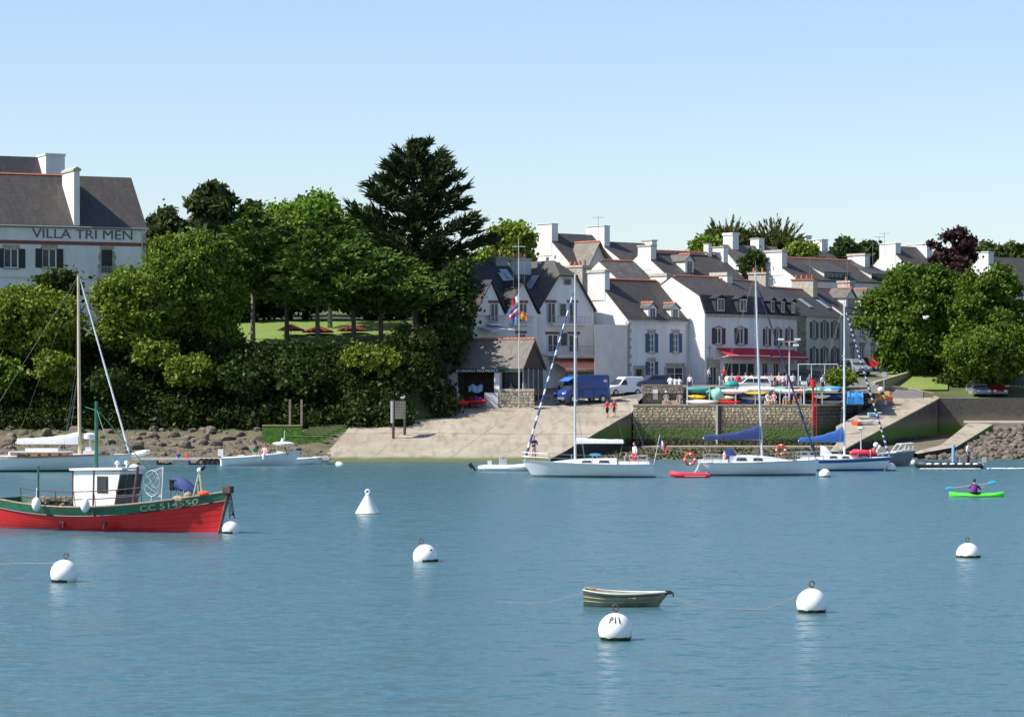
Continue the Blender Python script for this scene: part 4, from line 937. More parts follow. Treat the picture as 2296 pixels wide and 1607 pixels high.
o = tag(cl.build('banner', mat('blue_white_cloth', (.35, .50, .70), .8, .5, 1.8)), 'pale blue and white cloth banner hanging in the dark front of the port office', 'banner'); o.location = h.o; o.rotation_euler.z = h.th
# stone walls in front of it
fw = MB(); a = P(1119, 900, 272.6); b = P(1198, 906, 271.2); dv = Vector((b.x-a.x, b.y-a.y, 0)); fw.prism([(a.x, a.y, 4), (b.x, b.y, 4), (b.x, b.y+.4, 4), (a.x, a.y+.4, 4)], (0, 0, 2.05)); fwo = tag(fw.build('stone_wall', M['mortar']), 'low pale rubble wall in front of the port office', 'wall')
stones(fwo, (a.x, a.y, 0), dv, dv.length, 1.6, 4.4, M['rubble'], 21, .26, .28, .55, 70)
fw = MB(); a2, b2 = P(1086, 900, 272.8), P(1117, 900, 272.5); fw.prism([(a2.x, a2.y, 4), (b2.x, b2.y, 4), (b2.x, b2.y+.3, 4), (a2.x, a2.y+.3, 4)], (0, 0, 1.7)); tag(fw.build('grey_panel_wall', M['pale_grey']), 'smooth grey slab wall beside the red boats', 'wall')
# ------------------------------------------------------------------ trees and plants
def leaf_mat(name, a, b_, hue=.03, tr=.25):
    m = bpy.data.materials.new(name); m.use_nodes = True; n = m.node_tree.nodes; l = m.node_tree.links
    n.remove(n['Principled BSDF']); out = n['Material Output']
    g = n.new('ShaderNodeNewGeometry'); oi = n.new('ShaderNodeObjectInfo'); tc = n.new('ShaderNodeTexCoord').outputs['Object']
    z = nnoise(n, l, tc, .35, 3, .6); ad = n.new('ShaderNodeMath'); ad.operation = 'MULTIPLY_ADD'
    l.new(g.outputs['Random Per Island'], ad.inputs[0]); ad.inputs[1].default_value = .6; l.new(z, ad.inputs[2])
    f = nramp(n, l, ad.outputs[0], .25, 1.1); c = nmix(n, l, f, a, b_)
    hs = n.new('ShaderNodeHueSaturation'); l.new(c, hs.inputs['Color'])
    mr = n.new('ShaderNodeMapRange'); l.new(oi.outputs['Random'], mr.inputs[0]); mr.inputs[3].default_value = .5-hue/2; mr.inputs[4].default_value = .5+hue/2; l.new(mr.outputs[0], hs.inputs['Hue'])
    d = n.new('ShaderNodeBsdfDiffuse'); t = n.new('ShaderNodeBsdfTranslucent'); gl = n.new('ShaderNodeBsdfGlossy'); gl.inputs['Roughness'].default_value = .45
    l.new(hs.outputs[0], d.inputs[0]); l.new(hs.outputs[0], t.inputs[0]); gl.inputs[0].default_value = (.35, .38, .33, 1)
    m1 = n.new('ShaderNodeMixShader'); m1.inputs[0].default_value = tr; l.new(d.outputs[0], m1.inputs[1]); l.new(t.outputs[0], m1.inputs[2])
    m2 = n.new('ShaderNodeMixShader'); m2.inputs[0].default_value = .025; l.new(m1.outputs[0], m2.inputs[1]); l.new(gl.outputs[0], m2.inputs[2])
    l.new(m2.outputs[0], out.inputs[0]); return m
LF = dict(oak=leaf_mat('oak_leaves', (.062, .115, .011), (.185, .255, .034)), light=leaf_mat('light_leaves', (.095, .165, .015), (.21, .29, .04)),
          pine=leaf_mat('pine_needles', (.035, .058, .018), (.085, .110, .035)), cypress=leaf_mat('cypress_sprays', (.020, .036, .014), (.052, .075, .026), .02, .1),
          cedar=leaf_mat('cedar_sprays', (.038, .090, .016), (.105, .190, .034), .02, .15), dark=leaf_mat('dark_leaves', (.020, .040, .009), (.062, .095, .020)),
          bank=leaf_mat('shaded_bank_leaves', (.013, .026, .006), (.046, .070, .015)), lime=leaf_mat('lime_leaves', (.042, .090, .010), (.115, .185, .024)), purple=leaf_mat('purple_leaves', (.030, .014, .018), (.065, .032, .035)), palm=leaf_mat('palm_blades', (.040, .060, .016), (.125, .140, .040)))  # bank greens darkened, the shade under the trees put into their colour
M['bark'] = mat('bark', (.10, .085, .065), .95, .35, 4, .8, 9); M['bark_pale'] = mat('pale_bark', (.26, .22, .17), .95, .3, 4, .7, 9)
def quads_mesh(name, c, u, v, m):
    """c, u, v: (n, 3) arrays; one leaf quad each (pointed at both ends)"""
    n = len(c); co = np.empty((n, 4, 3), np.float32)
    co[:, 0] = c-u; co[:, 1] = c-v; co[:, 2] = c+u; co[:, 3] = c+v
    me = bpy.data.meshes.new(name); me.vertices.add(4*n); me.loops.add(4*n); me.polygons.add(n)
    me.vertices.foreach_set('co', co.ravel()); me.loops.foreach_set('vertex_index', np.arange(4*n, dtype=np.int32))
    me.polygons.foreach_set('loop_start', np.arange(0, 4*n, 4, dtype=np.int32)); me.polygons.foreach_set('loop_total', np.full(n, 4, np.int32))
    me.materials.append(m); me.update(); me.validate(); return me
def unit(a): return a/np.maximum(np.linalg.norm(a, axis=1, keepdims=True), 1e-6)
def leafset(cen, n_out, size, rng, aspect=1.7, tilt=.6, up=.0):
    n = len(cen); nor = unit(n_out*tilt+rng.normal(size=(n, 3))*.8+np.array([0, 0, up])); a = unit(np.cross(nor, rng.normal(size=(n, 3)))); b = np.cross(nor, a)
    s = size*rng.uniform(.55, 1.3, (n, 1)); return cen, a*s*.5*aspect, b*s*.5
def crown_pts(lobes, n, rng, clump=.9, flat=1.0, inner=.35):
    """leaves gathered in clumps on the lobes of the crown"""
    L = np.array(lobes, float); area = (L[:, 3]*L[:, 4]+L[:, 3]*L[:, 5]+L[:, 4]*L[:, 5]); prob = area/area.sum()
    ncl = max(20, n//45); li = rng.choice(len(L), ncl, p=prob); d = unit(rng.normal(size=(ncl, 3))); d[:, 2] = np.where(d[:, 2] < -.35, -d[:, 2]*.6, d[:, 2]); d = unit(d)
    r = 1-np.abs(rng.normal(size=(ncl, 1)))*inner*.6; r = np.clip(r, .25, 1.1)+rng.normal(size=(ncl, 1))*.06
    cc = L[li, :3]+d*r*L[li, 3:6]; k = rng.integers(0, ncl, n); off = rng.normal(size=(n, 3))*clump*np.array([.55, .55, .42*flat])*rng.uniform(.5, 1.25, (ncl, 1))[k]
    out = unit(d[k]*.7+off/clump); return cc[k]+off, out
def trunk(mb, base, top, r0, r1, limbs, rng, bend=.3):
    n = 7; pts = []; base = Vector(base); top = Vector(top)
    for i in range(n):
        t = i/(n-1); p = base.lerp(top, t); pts.append(p+Vector((rng.normal()*bend*t*(1-t)*2, rng.normal()*bend*t*(1-t)*2, 0)))
    mb.tube(pts, [lerp(r0, r1, i/(n-1))*(1.35 if i == 0 else 1) for i in range(n)], 8)
    for e in limbs:
        e = Vector(e); t = rng.uniform(.45, .9); a = base.lerp(top, t); mid = a.lerp(e, .5)+Vector((0, 0, .12*(e-a).length)); r = lerp(r0, r1, t)*.55
        mb.tube([a, a.lerp(mid, .5), mid, e], [r, r*.75, r*.5, r*.2], 5)
def broad_tree(name, label, base, lobes, n, leaf, m, seed, tr=.3, bark='bark', clump=.9, group=None, cat='tree', aspect=1.6, inner=.35, flat=1.0, tilt=.6, h_trunk=None):
    """lobes are relative to the base"""
    rng = np.random.default_rng(seed); t = thing(name, label, cat, base, 0, group); c, o = crown_pts(lobes, n, rng, clump, flat, inner)
    link('crown', quads_mesh('crown', *leafset(c, o, leaf, rng, aspect, tilt), LF[m]), t)
    mb = MB(); L = np.array(lobes, float); top = L[:, :3].mean(0); ht = h_trunk or L[:, 2].max()
    trunk(mb, (0, 0, -.6), (top[0]*.6, top[1]*.6, ht), tr, tr*.35, [tuple(q[:3]) for q in lobes[:9]], rng, .5); mb.build('trunk', M[bark], t, smooth=True)
    return t
def lobe_cloud(w, dpt, z0, z1, n, rng, r=(1.2, 2.2), squash=.8, power=.6):
    """lobes filling a rounded envelope w wide and dpt deep between heights z0 and z1"""
    out = []
    for i in range(n):
        t = (i+.5)/n; z = lerp(z0, z1, t); q = math.sin(math.pi*min(.97, .12+.8*t))**power; a = i*2.4+rng.uniform(-.4, .4); rad = math.sqrt(rng.uniform(.1, 1))*q; rr = rng.uniform(*r)*(.6+.4*q)
        out.append((math.cos(a)*rad*(w/2-rr*.7), math.sin(a)*rad*(dpt/2-rr*.7), z, rr, rr, rr*squash))
    return out
def tree_at(name, label, px0, px1, pyt, pyb, d, m, seed, n=9000, leaf=.34, lobes=12, ztrunk=None, depth=None, **k):
    """a broadleaved tree whose crown fills the given outline at distance d"""
    rng = np.random.default_rng(seed); xc = (X(px0, d)+X(px1, d))/2; w = X(px1, d)-X(px0, d); zt, zb = Z(pyt, d), Z(pyb, d); g = ground_z(xc, d) if ztrunk is None else ztrunk
    rr = k.pop('r', (w*.17, w*.26)); lb = lobe_cloud(w, depth or w*.9, zb-g+rr[0]*.6, zt-g-rr[0]*.7, lobes, rng, rr, k.pop('squash', .8), k.pop('power', .6))
    return broad_tree(name, label, (xc, d, g), lb, n, leaf, m, seed, k.pop('tr', .28), **k)
def conifer(name, label, base, H, levels, m, seed, tuft=.75, per=26, tr=.42, bark='bark', up=.55, group=None, lean=0, asp=3.4, flatness=.25, spray=.22, gap=0.0, cat='tree'):
    """levels: (height fraction, reach left, reach right, reach in depth); sprays point outward along each limb"""
    rng = np.random.default_rng(seed); t = thing(name, label, cat, base, 0, group); C, U_, V_ = [], [], []; tk = MB()
    tk.tube([(lean*q*q, 0, -.8 if q == 0 else H*q) for q in (0, .2, .4, .6, .8, .97)], [tr*1.3, tr, tr*.8, tr*.55, tr*.3, .04], 8)
    nb = int(len(levels)*9)
    for i in range(nb):
        f = (i+rng.uniform(0, 1))/nb; hf = lerp(levels[0][0], levels[-1][0], f)
        rl = interp([(a[0], a[1]) for a in levels], hf); rt = interp([(a[0], a[2]) for a in levels], hf); rd = interp([(a[0], a[3]) for a in levels], hf)
        a = i*2.399+rng.uniform(-.3, .3); ca, sa = math.cos(a), math.sin(a); reach = (rt if ca > 0 else rl)*abs(ca)+rd*abs(sa); reach *= rng.uniform(.62, 1.16)
        if rng.uniform() < gap: reach *= .45
        z0 = H*hf; tip = Vector((ca*reach, sa*reach, z0+reach*up*rng.uniform(.2, 1.0))); root = Vector((lean*hf*hf, 0, z0-.15*reach)); mid = root.lerp(tip, .5)-Vector((0, 0, .06*reach))
        tk.tube([root, mid, tip], [max(.03, tr*.28*(1-hf)+.03), .05, .02], 4, cap=False)
        k = max(6, int(per*(reach/3+.35))); s = rng.uniform(.18, 1.0, k)**.75; s[: k//4] = rng.uniform(.8, 1.05, k//4)
        ax = np.array((tip-root).normalized()); P0 = np.where(s[:, None] < .5, np.array(root)+(np.array(mid)-np.array(root))*s[:, None]*2, np.array(mid)+(np.array(tip)-np.array(mid))*(s[:, None]*2-1))
        side = rng.normal(size=(k, 3))*np.array([1, 1, flatness]); c = P0+side*spray*reach*.55*(1.15-s[:, None]*.6)
        dr = unit(ax[None]*1.1+side*.7+np.array([0, 0, up*.8])+rng.normal(size=(k, 3))*.22); ln = tuft*rng.uniform(.6, 1.35, (k, 1)); w = unit(np.cross(dr, rng.normal(size=(k, 3))))
        for q in range(3):
            C.append(c+rng.normal(size=(k, 3))*.12); U_.append((dr+rng.normal(size=(k, 3))*.2)*ln*.5); V_.append(w*ln*.5/asp)
            w = unit(np.cross(dr, w)+w*.3)
    link('crown', quads_mesh('crown', np.concatenate(C), np.concatenate(U_), np.concatenate(V_), LF[m]), t); tk.build('trunk', M[bark], t, smooth=True); return t
# the tall cypress
d = 286; b = P(938, 728, d); Hc = Z(316, d)-b.z
conifer('tall_cypress', 'tallest dark cypress with ragged upswept branches behind the lawn', b, Hc, [(.14, 4.0, 4.6, 4), (.35, 4.6, 5.2, 5), (.48, 4.8, 5.6, 5), (.60, 4.6, 3.2, 4.6), (.66, 3.9, 4.8, 4.2), (.74, 4.4, 3.4, 3.8), (.82, 3.4, 2.5, 3.2), (.88, 2.2, 3.1, 2.6), (.95, 1.2, 1.4, 1.4), (1.0, .5, .7, .5)], 'cypress', 5, tuft=1.1, per=38, tr=.5, up=.42, lean=-.9, gap=.2, asp=5.2, spray=.2, flatness=.35)
# cedars with flat layered limbs over the lawn
ced = 'cedars standing along the front of the lawn'
for i, (px, pyb, pyt, d, w, lb) in enumerate(((567, 772, 470, 276, 4.2, 'leftmost cedar of the lawn with a pale trunk'), (643, 768, 505, 278, 4.6, 'second cedar from the left on the lawn, by the first parasol'), (712, 776, 520, 274.5, 4.6, 'cedar in the middle of the lawn whose trunk hides the middle parasol'),
                                              (793, 770, 540, 276.5, 4.9, 'cedar in front of the right parasol'), (854, 768, 560, 277.5, 5.2, 'rightmost cedar on the lawn before the tall cypress'), (740, 735, 470, 292, 4.8, 'cedar with a pale trunk at the back of the lawn'))):
    b = P(px, pyb, d); b.z = min(b.z, ground_z(b.x, d)); H = Z(pyt, d)-b.z
    conifer('cedar', lb, b, H, [(.40, w*.7, w*.75, w*.7), (.52, w, w, w), (.7, w*.85, w*.8, w*.8), (.88, w*.5, w*.5, w*.5), (1, .3, .3, .3)], 'cedar', 20+i, tuft=.62, per=40, tr=.21, bark='bark_pale' if i in (0, 5) else 'bark', up=.10, group=ced, flatness=.16, spray=.34, asp=2.6)
# broadleaved trees on the left
tree_at('oak', 'broad bright green oak spreading in front of the villa', 300, 520, 528, 772, 270, 'oak', 31, 44000, .25, 30, ztrunk=8, clump=.75, tr=.35)
tree_at('oak', 'leaning green oak below the villa, left of the cedars', 205, 400, 600, 800, 266.5, 'oak', 32, 36000, .25, 26, ztrunk=6, clump=.75)
tree_at('oak', 'dark green oak at the left edge below the villa windows', -60, 195, 640, 820, 266.5, 'oak', 33, 38000, .25, 26, ztrunk=5, clump=.75)
tree_at('young_tree', 'small round bush topped tree just under the left villa window', 85, 175, 610, 720, 272, 'dark', 34, 8000, .3, 9, ztrunk=8)
tree_at('oak', 'oak between the broad oak and the cedars', 405, 560, 580, 785, 271.5, 'oak', 35, 28000, .25, 20, ztrunk=9, clump=.75)
d = 312; b = P(478, 640, d)
tree_at('maritime_pine', 'open crowned pine rising highest behind the oaks', 415, 545, 412, 600, 312, 'pine', 36, 16000, .42, 16, ztrunk=13, clump=.62, inner=.2, aspect=2.6, tr=.3)
tree_at('maritime_pine', 'smaller pine against the sky right of the open crowned pine', 530, 600, 452, 580, 316, 'pine', 37, 8000, .42, 9, ztrunk=13, clump=.6, aspect=2.6)
tree_at('ash_tree', 'pale leaved slender tree touching the corner of the villa', 318, 420, 468, 600, 310, 'pine', 38, 9000, .38, 12, ztrunk=13, clump=.6)
tree_at('round_tree', 'light green rounded tree on the skyline left of the tall cypress', 585, 790, 444, 620, 314, 'light', 39, 40000, .31, 30, ztrunk=13, clump=.9)
tree_at('round_tree', 'light green tree tucked under the left branches of the tall cypress', 740, 850, 478, 600, 318, 'light', 40, 12000, .4, 12, ztrunk=13, clump=.9)
tree_at('background_tree', 'dark leafy tree behind the cedars', 540, 760, 520, 728, 303, 'dark', 41, 24000, .4, 22, ztrunk=12.6)
tree_at('background_tree', 'dark leafy tree behind the cedars next to the cypress trunk', 730, 940, 540, 728, 304, 'dark', 42, 24000, .4, 22, ztrunk=12.6)
tree_at('background_tree', 'dark leafy tree behind the left end of the lawn', 430, 580, 590, 742, 300, 'dark', 47, 16000, .4, 16, ztrunk=12)
tree_at('background_tree', 'dark leafy tree filling the shade right of the cypress trunk', 945, 1062, 590, 740, 285, 'dark', 43, 14000, .4, 14, ztrunk=10)
tree_at('laurel', 'grey green laurel beside the twin gabled house', 985, 1058, 592, 770, 278, 'dark', 44, 14000, .3, 14, ztrunk=7)
tree_at('garden_tree', 'bright green bushy treetop between the cypress and the flag mast', 1055, 1115, 566, 640, 304, 'light', 45, 5000, .36, 7, ztrunk=11)
tree_at('garden_tree', 'round green tree on the skyline left of the highest white house', 1085, 1205, 500, 620, 330, 'oak', 46, 14000, .42, 14, ztrunk=14)
# the spiky trees above the roofs: a leafy mass with long blades standing out of it
def spiky(label, px, pyb, pyt, d, w, seed):
    rng = np.random.default_rng(seed); b = P(px, pyb, d); H = Z(pyt, d)-b.z; t = thing('spiky_palm', label, 'tree', b, 0, 'spiky trees above the roofs'); C, U_, V_ = [], [], []
    for i in range(70):
        a = rng.uniform(0, 2*math.pi); e = math.asin(rng.uniform(.02, 1)); dr = Vector((math.cos(a)*math.cos(e), math.sin(a)*math.cos(e)*.8, math.sin(e)+.25)).normalized(); L = rng.uniform(1.7, 2.9)
        root = Vector((dr.x*(w-1.9)*.9, dr.y*(w-1.9), H*.30+(H*.70-2.0)*max(0, math.sin(e))*rng.uniform(.7, 1.05))); k = 26; q = rng.uniform(0, 1, (k, 1)); dd = np.array(dr)
        side = rng.normal(size=(k, 3)); c = np.array(root)+dd*q*L+side*.16*(1-q*.8); u = unit(dd[None]+side*.35*(1-q*.5))*rng.uniform(.5, .8, (k, 1))*(1-.4*q); v = unit(np.cross(u, rng.normal(size=(k, 3))))*.07
        C.append(c); U_.append(u); V_.append(v)
    lob = [(rng.uniform(-1, 1)*w*.5, rng.uniform(-1, 1)*w*.4, H*rng.uniform(.25, .58), w*.33, w*.33, H*.2) for _ in range(10)]; c, o = crown_pts(lob, 7000, rng, .6); c, u, v = leafset(c, o, .34, rng, 2.4)
    C.append(c); U_.append(u); V_.append(v); link('crown', quads_mesh('crown', np.concatenate(C), np.concatenate(U_), np.concatenate(V_), LF['palm']), t); m = MB(); m.tube([(0, 0, -1), (0, 0, H*.6)], [.4, .2], 7); m.build('trunk', M['bark'], t)
spiky('left spiky palm like tree over the roofs', 1628, 592, 488, 400, 5.0, 60); spiky('right spiky palm like tree over the roofs', 1740, 592, 489, 400, 5.3, 61); spiky('spiky tree between the two taller palms', 1684, 592, 518, 404, 4.0, 62)
tree_at('hill_bush', 'low bushy tree at the left foot of the spiky palms', 1548, 1620, 535, 590, 396, 'oak', 64, 6000, .4, 8, ztrunk=18)
tree_at('hill_bush', 'olive green bush in front of the distant slate house', 1765, 1830, 548, 590, 372, 'oak', 65, 5000, .36, 7, ztrunk=16)
tree_at('hill_bush', 'dark rounded tree between the red ridged house and the grey roof', 1672, 1712, 571, 625, 330, 'dark', 66, 5000, .34, 7, ztrunk=13)
tree_at('hill_pine', 'dark pine behind the chimneys, left one', 1868, 1925, 541, 600, 420, 'pine', 67, 6000, .5, 8, ztrunk=19, clump=.8); tree_at('hill_pine', 'dark pine behind the chimneys, right one', 1922, 1980, 545, 600, 424, 'pine', 68, 6000, .5, 8, ztrunk=19, clump=.8)
tree_at('treetop', 'green treetops on the skyline at the far right', 2165, 2330, 548, 640, 430, 'dark', 69, 12000, .55, 14, ztrunk=18)
# the trees at right
d = 311; b = P(2079, 856, d)
tree_at('lime_tree', 'large round green tree on the grass above the second slip', 1924, 2195, 600, 842, 307, 'lime', 70, 76000, .27, 64, ztrunk=b.z, clump=.7, tr=.26, bark='bark_pale', r=(.9, 2.1), power=.75)
tree_at('lime_tree', 'shaded green tree at the right edge beyond the round tree', 2105, 2330, 606, 862, 302, 'lime', 71, 44000, .27, 40, ztrunk=6.6, clump=.7, tr=.3, r=(.9, 2.0), power=.75)
tree_at('low_tree', 'low branching tree overhanging the river wall at far right', 2120, 2330, 730, 868, 294, 'lime', 72, 30000, .27, 24, ztrunk=5, clump=.65, tr=.16)
tree_at('shade_tree', 'dark trunked tree in the shade behind the round tree', 2080, 2200, 720, 868, 313, 'dark', 73, 12000, .36, 12, ztrunk=7.4, tr=.3)
tree_at('purple_tree', 'dark purple leaved tree rising behind the round green tree', 2072, 2196, 515, 680, 335, 'purple', 74, 7500, .34, 22, ztrunk=10, clump=.6, inner=.15, tr=.3, power=.3, r=(.5, 1.2))
# wooded bank under the lawn: one mass nobody could count
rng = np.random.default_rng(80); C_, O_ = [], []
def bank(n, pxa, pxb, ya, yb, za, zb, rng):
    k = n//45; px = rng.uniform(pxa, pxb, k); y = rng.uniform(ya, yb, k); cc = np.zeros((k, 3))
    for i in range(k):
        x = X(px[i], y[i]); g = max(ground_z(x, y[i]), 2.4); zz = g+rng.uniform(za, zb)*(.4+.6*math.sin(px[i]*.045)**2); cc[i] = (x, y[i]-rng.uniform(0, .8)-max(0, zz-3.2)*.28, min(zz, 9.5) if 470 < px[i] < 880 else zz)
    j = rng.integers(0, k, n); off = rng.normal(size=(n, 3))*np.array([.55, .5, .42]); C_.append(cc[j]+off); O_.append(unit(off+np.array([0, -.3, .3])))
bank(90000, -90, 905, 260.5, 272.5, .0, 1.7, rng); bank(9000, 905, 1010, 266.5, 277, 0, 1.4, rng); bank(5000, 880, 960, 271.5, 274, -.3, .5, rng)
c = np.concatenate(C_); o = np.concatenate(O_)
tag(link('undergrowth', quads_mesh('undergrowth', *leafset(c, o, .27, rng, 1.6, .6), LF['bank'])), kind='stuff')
for i, (a, e, t, b_, d, m, lb) in enumerate(((763, 900, 778, 850, 266, 'oak', 'sunlit yellow green shrub at the right end of the wooded bank'), (365, 475, 800, 868, 262, 'oak', 'bright shrub on the bank below the broad oak'), (75, 175, 795, 880, 262, 'oak', 'green shrub on the bank behind the cream mast'), (195, 300, 830, 905, 261.5, 'dark', 'dark shrub on the bank right of the cream mast'),
                                             (480, 600, 815, 900, 262, 'dark', 'dark shrub on the bank under the left end of the lawn'), (600, 740, 800, 900, 263, 'dark', 'dark shrub on the bank under the middle of the lawn'), (868, 985, 735, 830, 272.5, 'dark', 'dark hedge shrub left of the port office'), (960, 1045, 725, 815, 275, 'dark', 'dark shrub over the roof end of the port office'),
                                             (-60, 60, 800, 900, 262, 'oak', 'green shrub on the bank at the left edge'), (290, 400, 765, 830, 264, 'oak', 'shrub below the garden terrace of the villa'), (1860, 1905, 838, 862, 281, 'oak', 'bushy shrub at the end of the cafe terrace'), (2100, 2200, 840, 885, 300, 'dark', 'dark shrub by the parked car under the trees'))):
    tree_at('shrub', lb, a, e, t, b_, d, m, 90+i, 7000 if m != 'dark' else 9000, .27, 10, ztrunk=Z(b_+20, d), tr=.08, clump=.55, cat='shrub', group='shrubs along the shore')
# lawn and rock slope
lw = MB(); rows = []
for i in range(15):
    y = lerp(272.6, 305, i/14); rows.append([(X(px, y), y, ground_z(X(px, y), y)+.07) for px in range(400, 960, 35)])
lw.loft(rows, caps=False); tag(lw.build('lawn', M['lawn']), kind='structure')
cl = MB(); pts = []
for i in range(9):
    t = i/8; y = 267+.0*t; row = []
    for k in range(6):
        q = k/5; p = P(lerp(770, 1000, t)+random.uniform(-6, 6), 0, 266.5+q*3.4+random.uniform(-.6, .6)); p.z = lerp(slip_z(p.y)-.3, 5.6+2.4*math.sin(t*2.6), q)+random.uniform(-.3, .3); row.append(p)
    pts.append(row)
cl.loft(pts, caps=False); tag(cl.build('rock_face', M['boulder']), kind='structure')
gr = MB(); rows = []
for i in range(8):
    y = lerp(296, 318, i/7); rows.append([(X(px, y), y, ground_z(X(px, y), y)+.16) for px in range(1990, 2140, 15)])
gr.loft(rows, caps=False); tag(gr.build('green_bank', M['lawn']), kind='structure')
# boulders and shingle on the foreshore
rng = random.Random(5)
def boulder_mesh(seed):
    r = random.Random(seed); bm = bmesh.new(); bmesh.ops.create_icosphere(bm, subdivisions=2, radius=1); ax = [Vector((r.gauss(0, 1), r.gauss(0, 1), r.gauss(0, 1))).normalized() for _ in range(9)]; cut = [r.uniform(.55, .85) for _ in ax]
    for v in bm.verts:
        for a, k in zip(ax, cut):
            q = v.co.dot(a)
            if q > k: v.co -= a*(q-k)*.9
    me = bpy.data.meshes.new('boulder'); bm.to_mesh(me); bm.free(); me.materials.append(M['boulder']); return me
bmesh_ = [boulder_mesh(i) for i in range(8)]
for i in range(210):
    px = rng.uniform(-40, 720) if i > 60 else rng.uniform(330, 620); y = rng.uniform(234, 260); s = rng.choice((.2, .25, .3, .4, .5, .75))*rng.uniform(.8, 1.2)*(.6 if y < 243 else 1); x = X(px, y)
    if px > 620 and y > 247: continue
    o = link('boulder', bmesh_[i % 8], None, (x, y, ground_z(x, y)+s*.15), rng.uniform(0, 6)); o.scale = (s, s*rng.uniform(.7, 1.1), s*rng.uniform(.5, .85)); tag(o, 'brown weathered boulder lying on the muddy foreshore below the wooded bank', 'boulder', 'boulders on the foreshore')
sh = MB()
for i in range(2600):
    px = rng.uniform(-60, 700); y = rng.uniform(233, 260); s = rng.uniform(.06, .2); x = X(px, y); a = rng.uniform(0, 3); z = ground_z(x, y)
    ca, sa = math.cos(a)*s, math.sin(a)*s; sh.add([(x-ca, y-sa, z), (x+sa, y-ca, z), (x+ca, y+sa, z), (x-sa, y+ca, z), (x, y, z+s*.8)], [(0, 1, 4), (1, 2, 4), (2, 3, 4), (3, 0, 4)])
bm = bmesh.new(); bmesh.ops.create_icosphere(bm, subdivisions=1, radius=1); iv = [v.co.copy() for v in bm.verts]; ifc = [tuple(v.index for v in f.verts) for f in bm.faces]; bm.free()
for i in range(620):
    p = P(lerp(2060, 2310, rng.random()), 0, rng.uniform(249, 279)); p.z = interp([(249, 0), (262, .8), (280, 2.4)], p.y)+rng.uniform(-.1, .15); s = rng.uniform(.18, .55)
    if p.x < interp([(250, 35), (256, 39), (280, 46.4)], p.y)+.5: continue
    q = Matrix.Rotation(rng.uniform(0, 6), 3, 'Z')@Matrix.Rotation(rng.uniform(-.6, .6), 3, 'X'); k3 = (s, s*rng.uniform(.6, 1), s*rng.uniform(.45, .8)); sh.add([p+q@Vector((v.x*k3[0]*rng.uniform(.85, 1.1), v.y*k3[1], v.z*k3[2])) for v in iv], ifc)
tag(sh.build('shingle', M['boulder']), kind='stuff')
# low walls of the grassy bank at right
def wall_line(label, pts, h, t, m, sseed=None, cop=True):
    b = MB(); first = None
    for (p, q) in zip(pts, pts[1:]):
        p, q = Vector(p), Vector(q); n = Vector((q.y-p.y, p.x-q.x, 0)).normalized()*t
        b.prism([p-Vector((0, 0, h+1)), q-Vector((0, 0, h+1)), q, p], -n)
    o = tag(b.build('bank_wall', m), label, 'wall')
    if cop:
        c = MB()
        for (p, q) in zip(pts, pts[1:]):
            p, q = Vector(p), Vector(q); n = Vector((q.y-p.y, p.x-q.x, 0)).normalized(); c.prism([p+n*.06, q+n*.06, q-n*(t+.06), p-n*(t+.06)], (0, 0, .1))
        c.build('coping', M['slip'], o)
    if sseed:
        for (p, q) in zip(pts, pts[1:]):
            dv = Vector(q)-Vector(p); dv.z = 0; zt = min(p[2], q[2]); stones(o, (p[0], p[1], 0), dv, dv.length, h*.92, zt-h, M['rubble'], sseed, .3, .3, .6, 40)
    return o
wall_line('low stone wall climbing beside the street at right', [P(1962, 859, 292), P(2018, 842, 301), P(2076, 826, 312)], .8, .4, M['mortar'])
wall_line('stone retaining wall of the grassy bank above the second slip', [P(1962, 859, 292), P(1998, 866, 296), P(2035, 871, 296), P(2080, 880, 295), P(2128, 891, 294)], 1.1, .4, M['mortar'], 31)
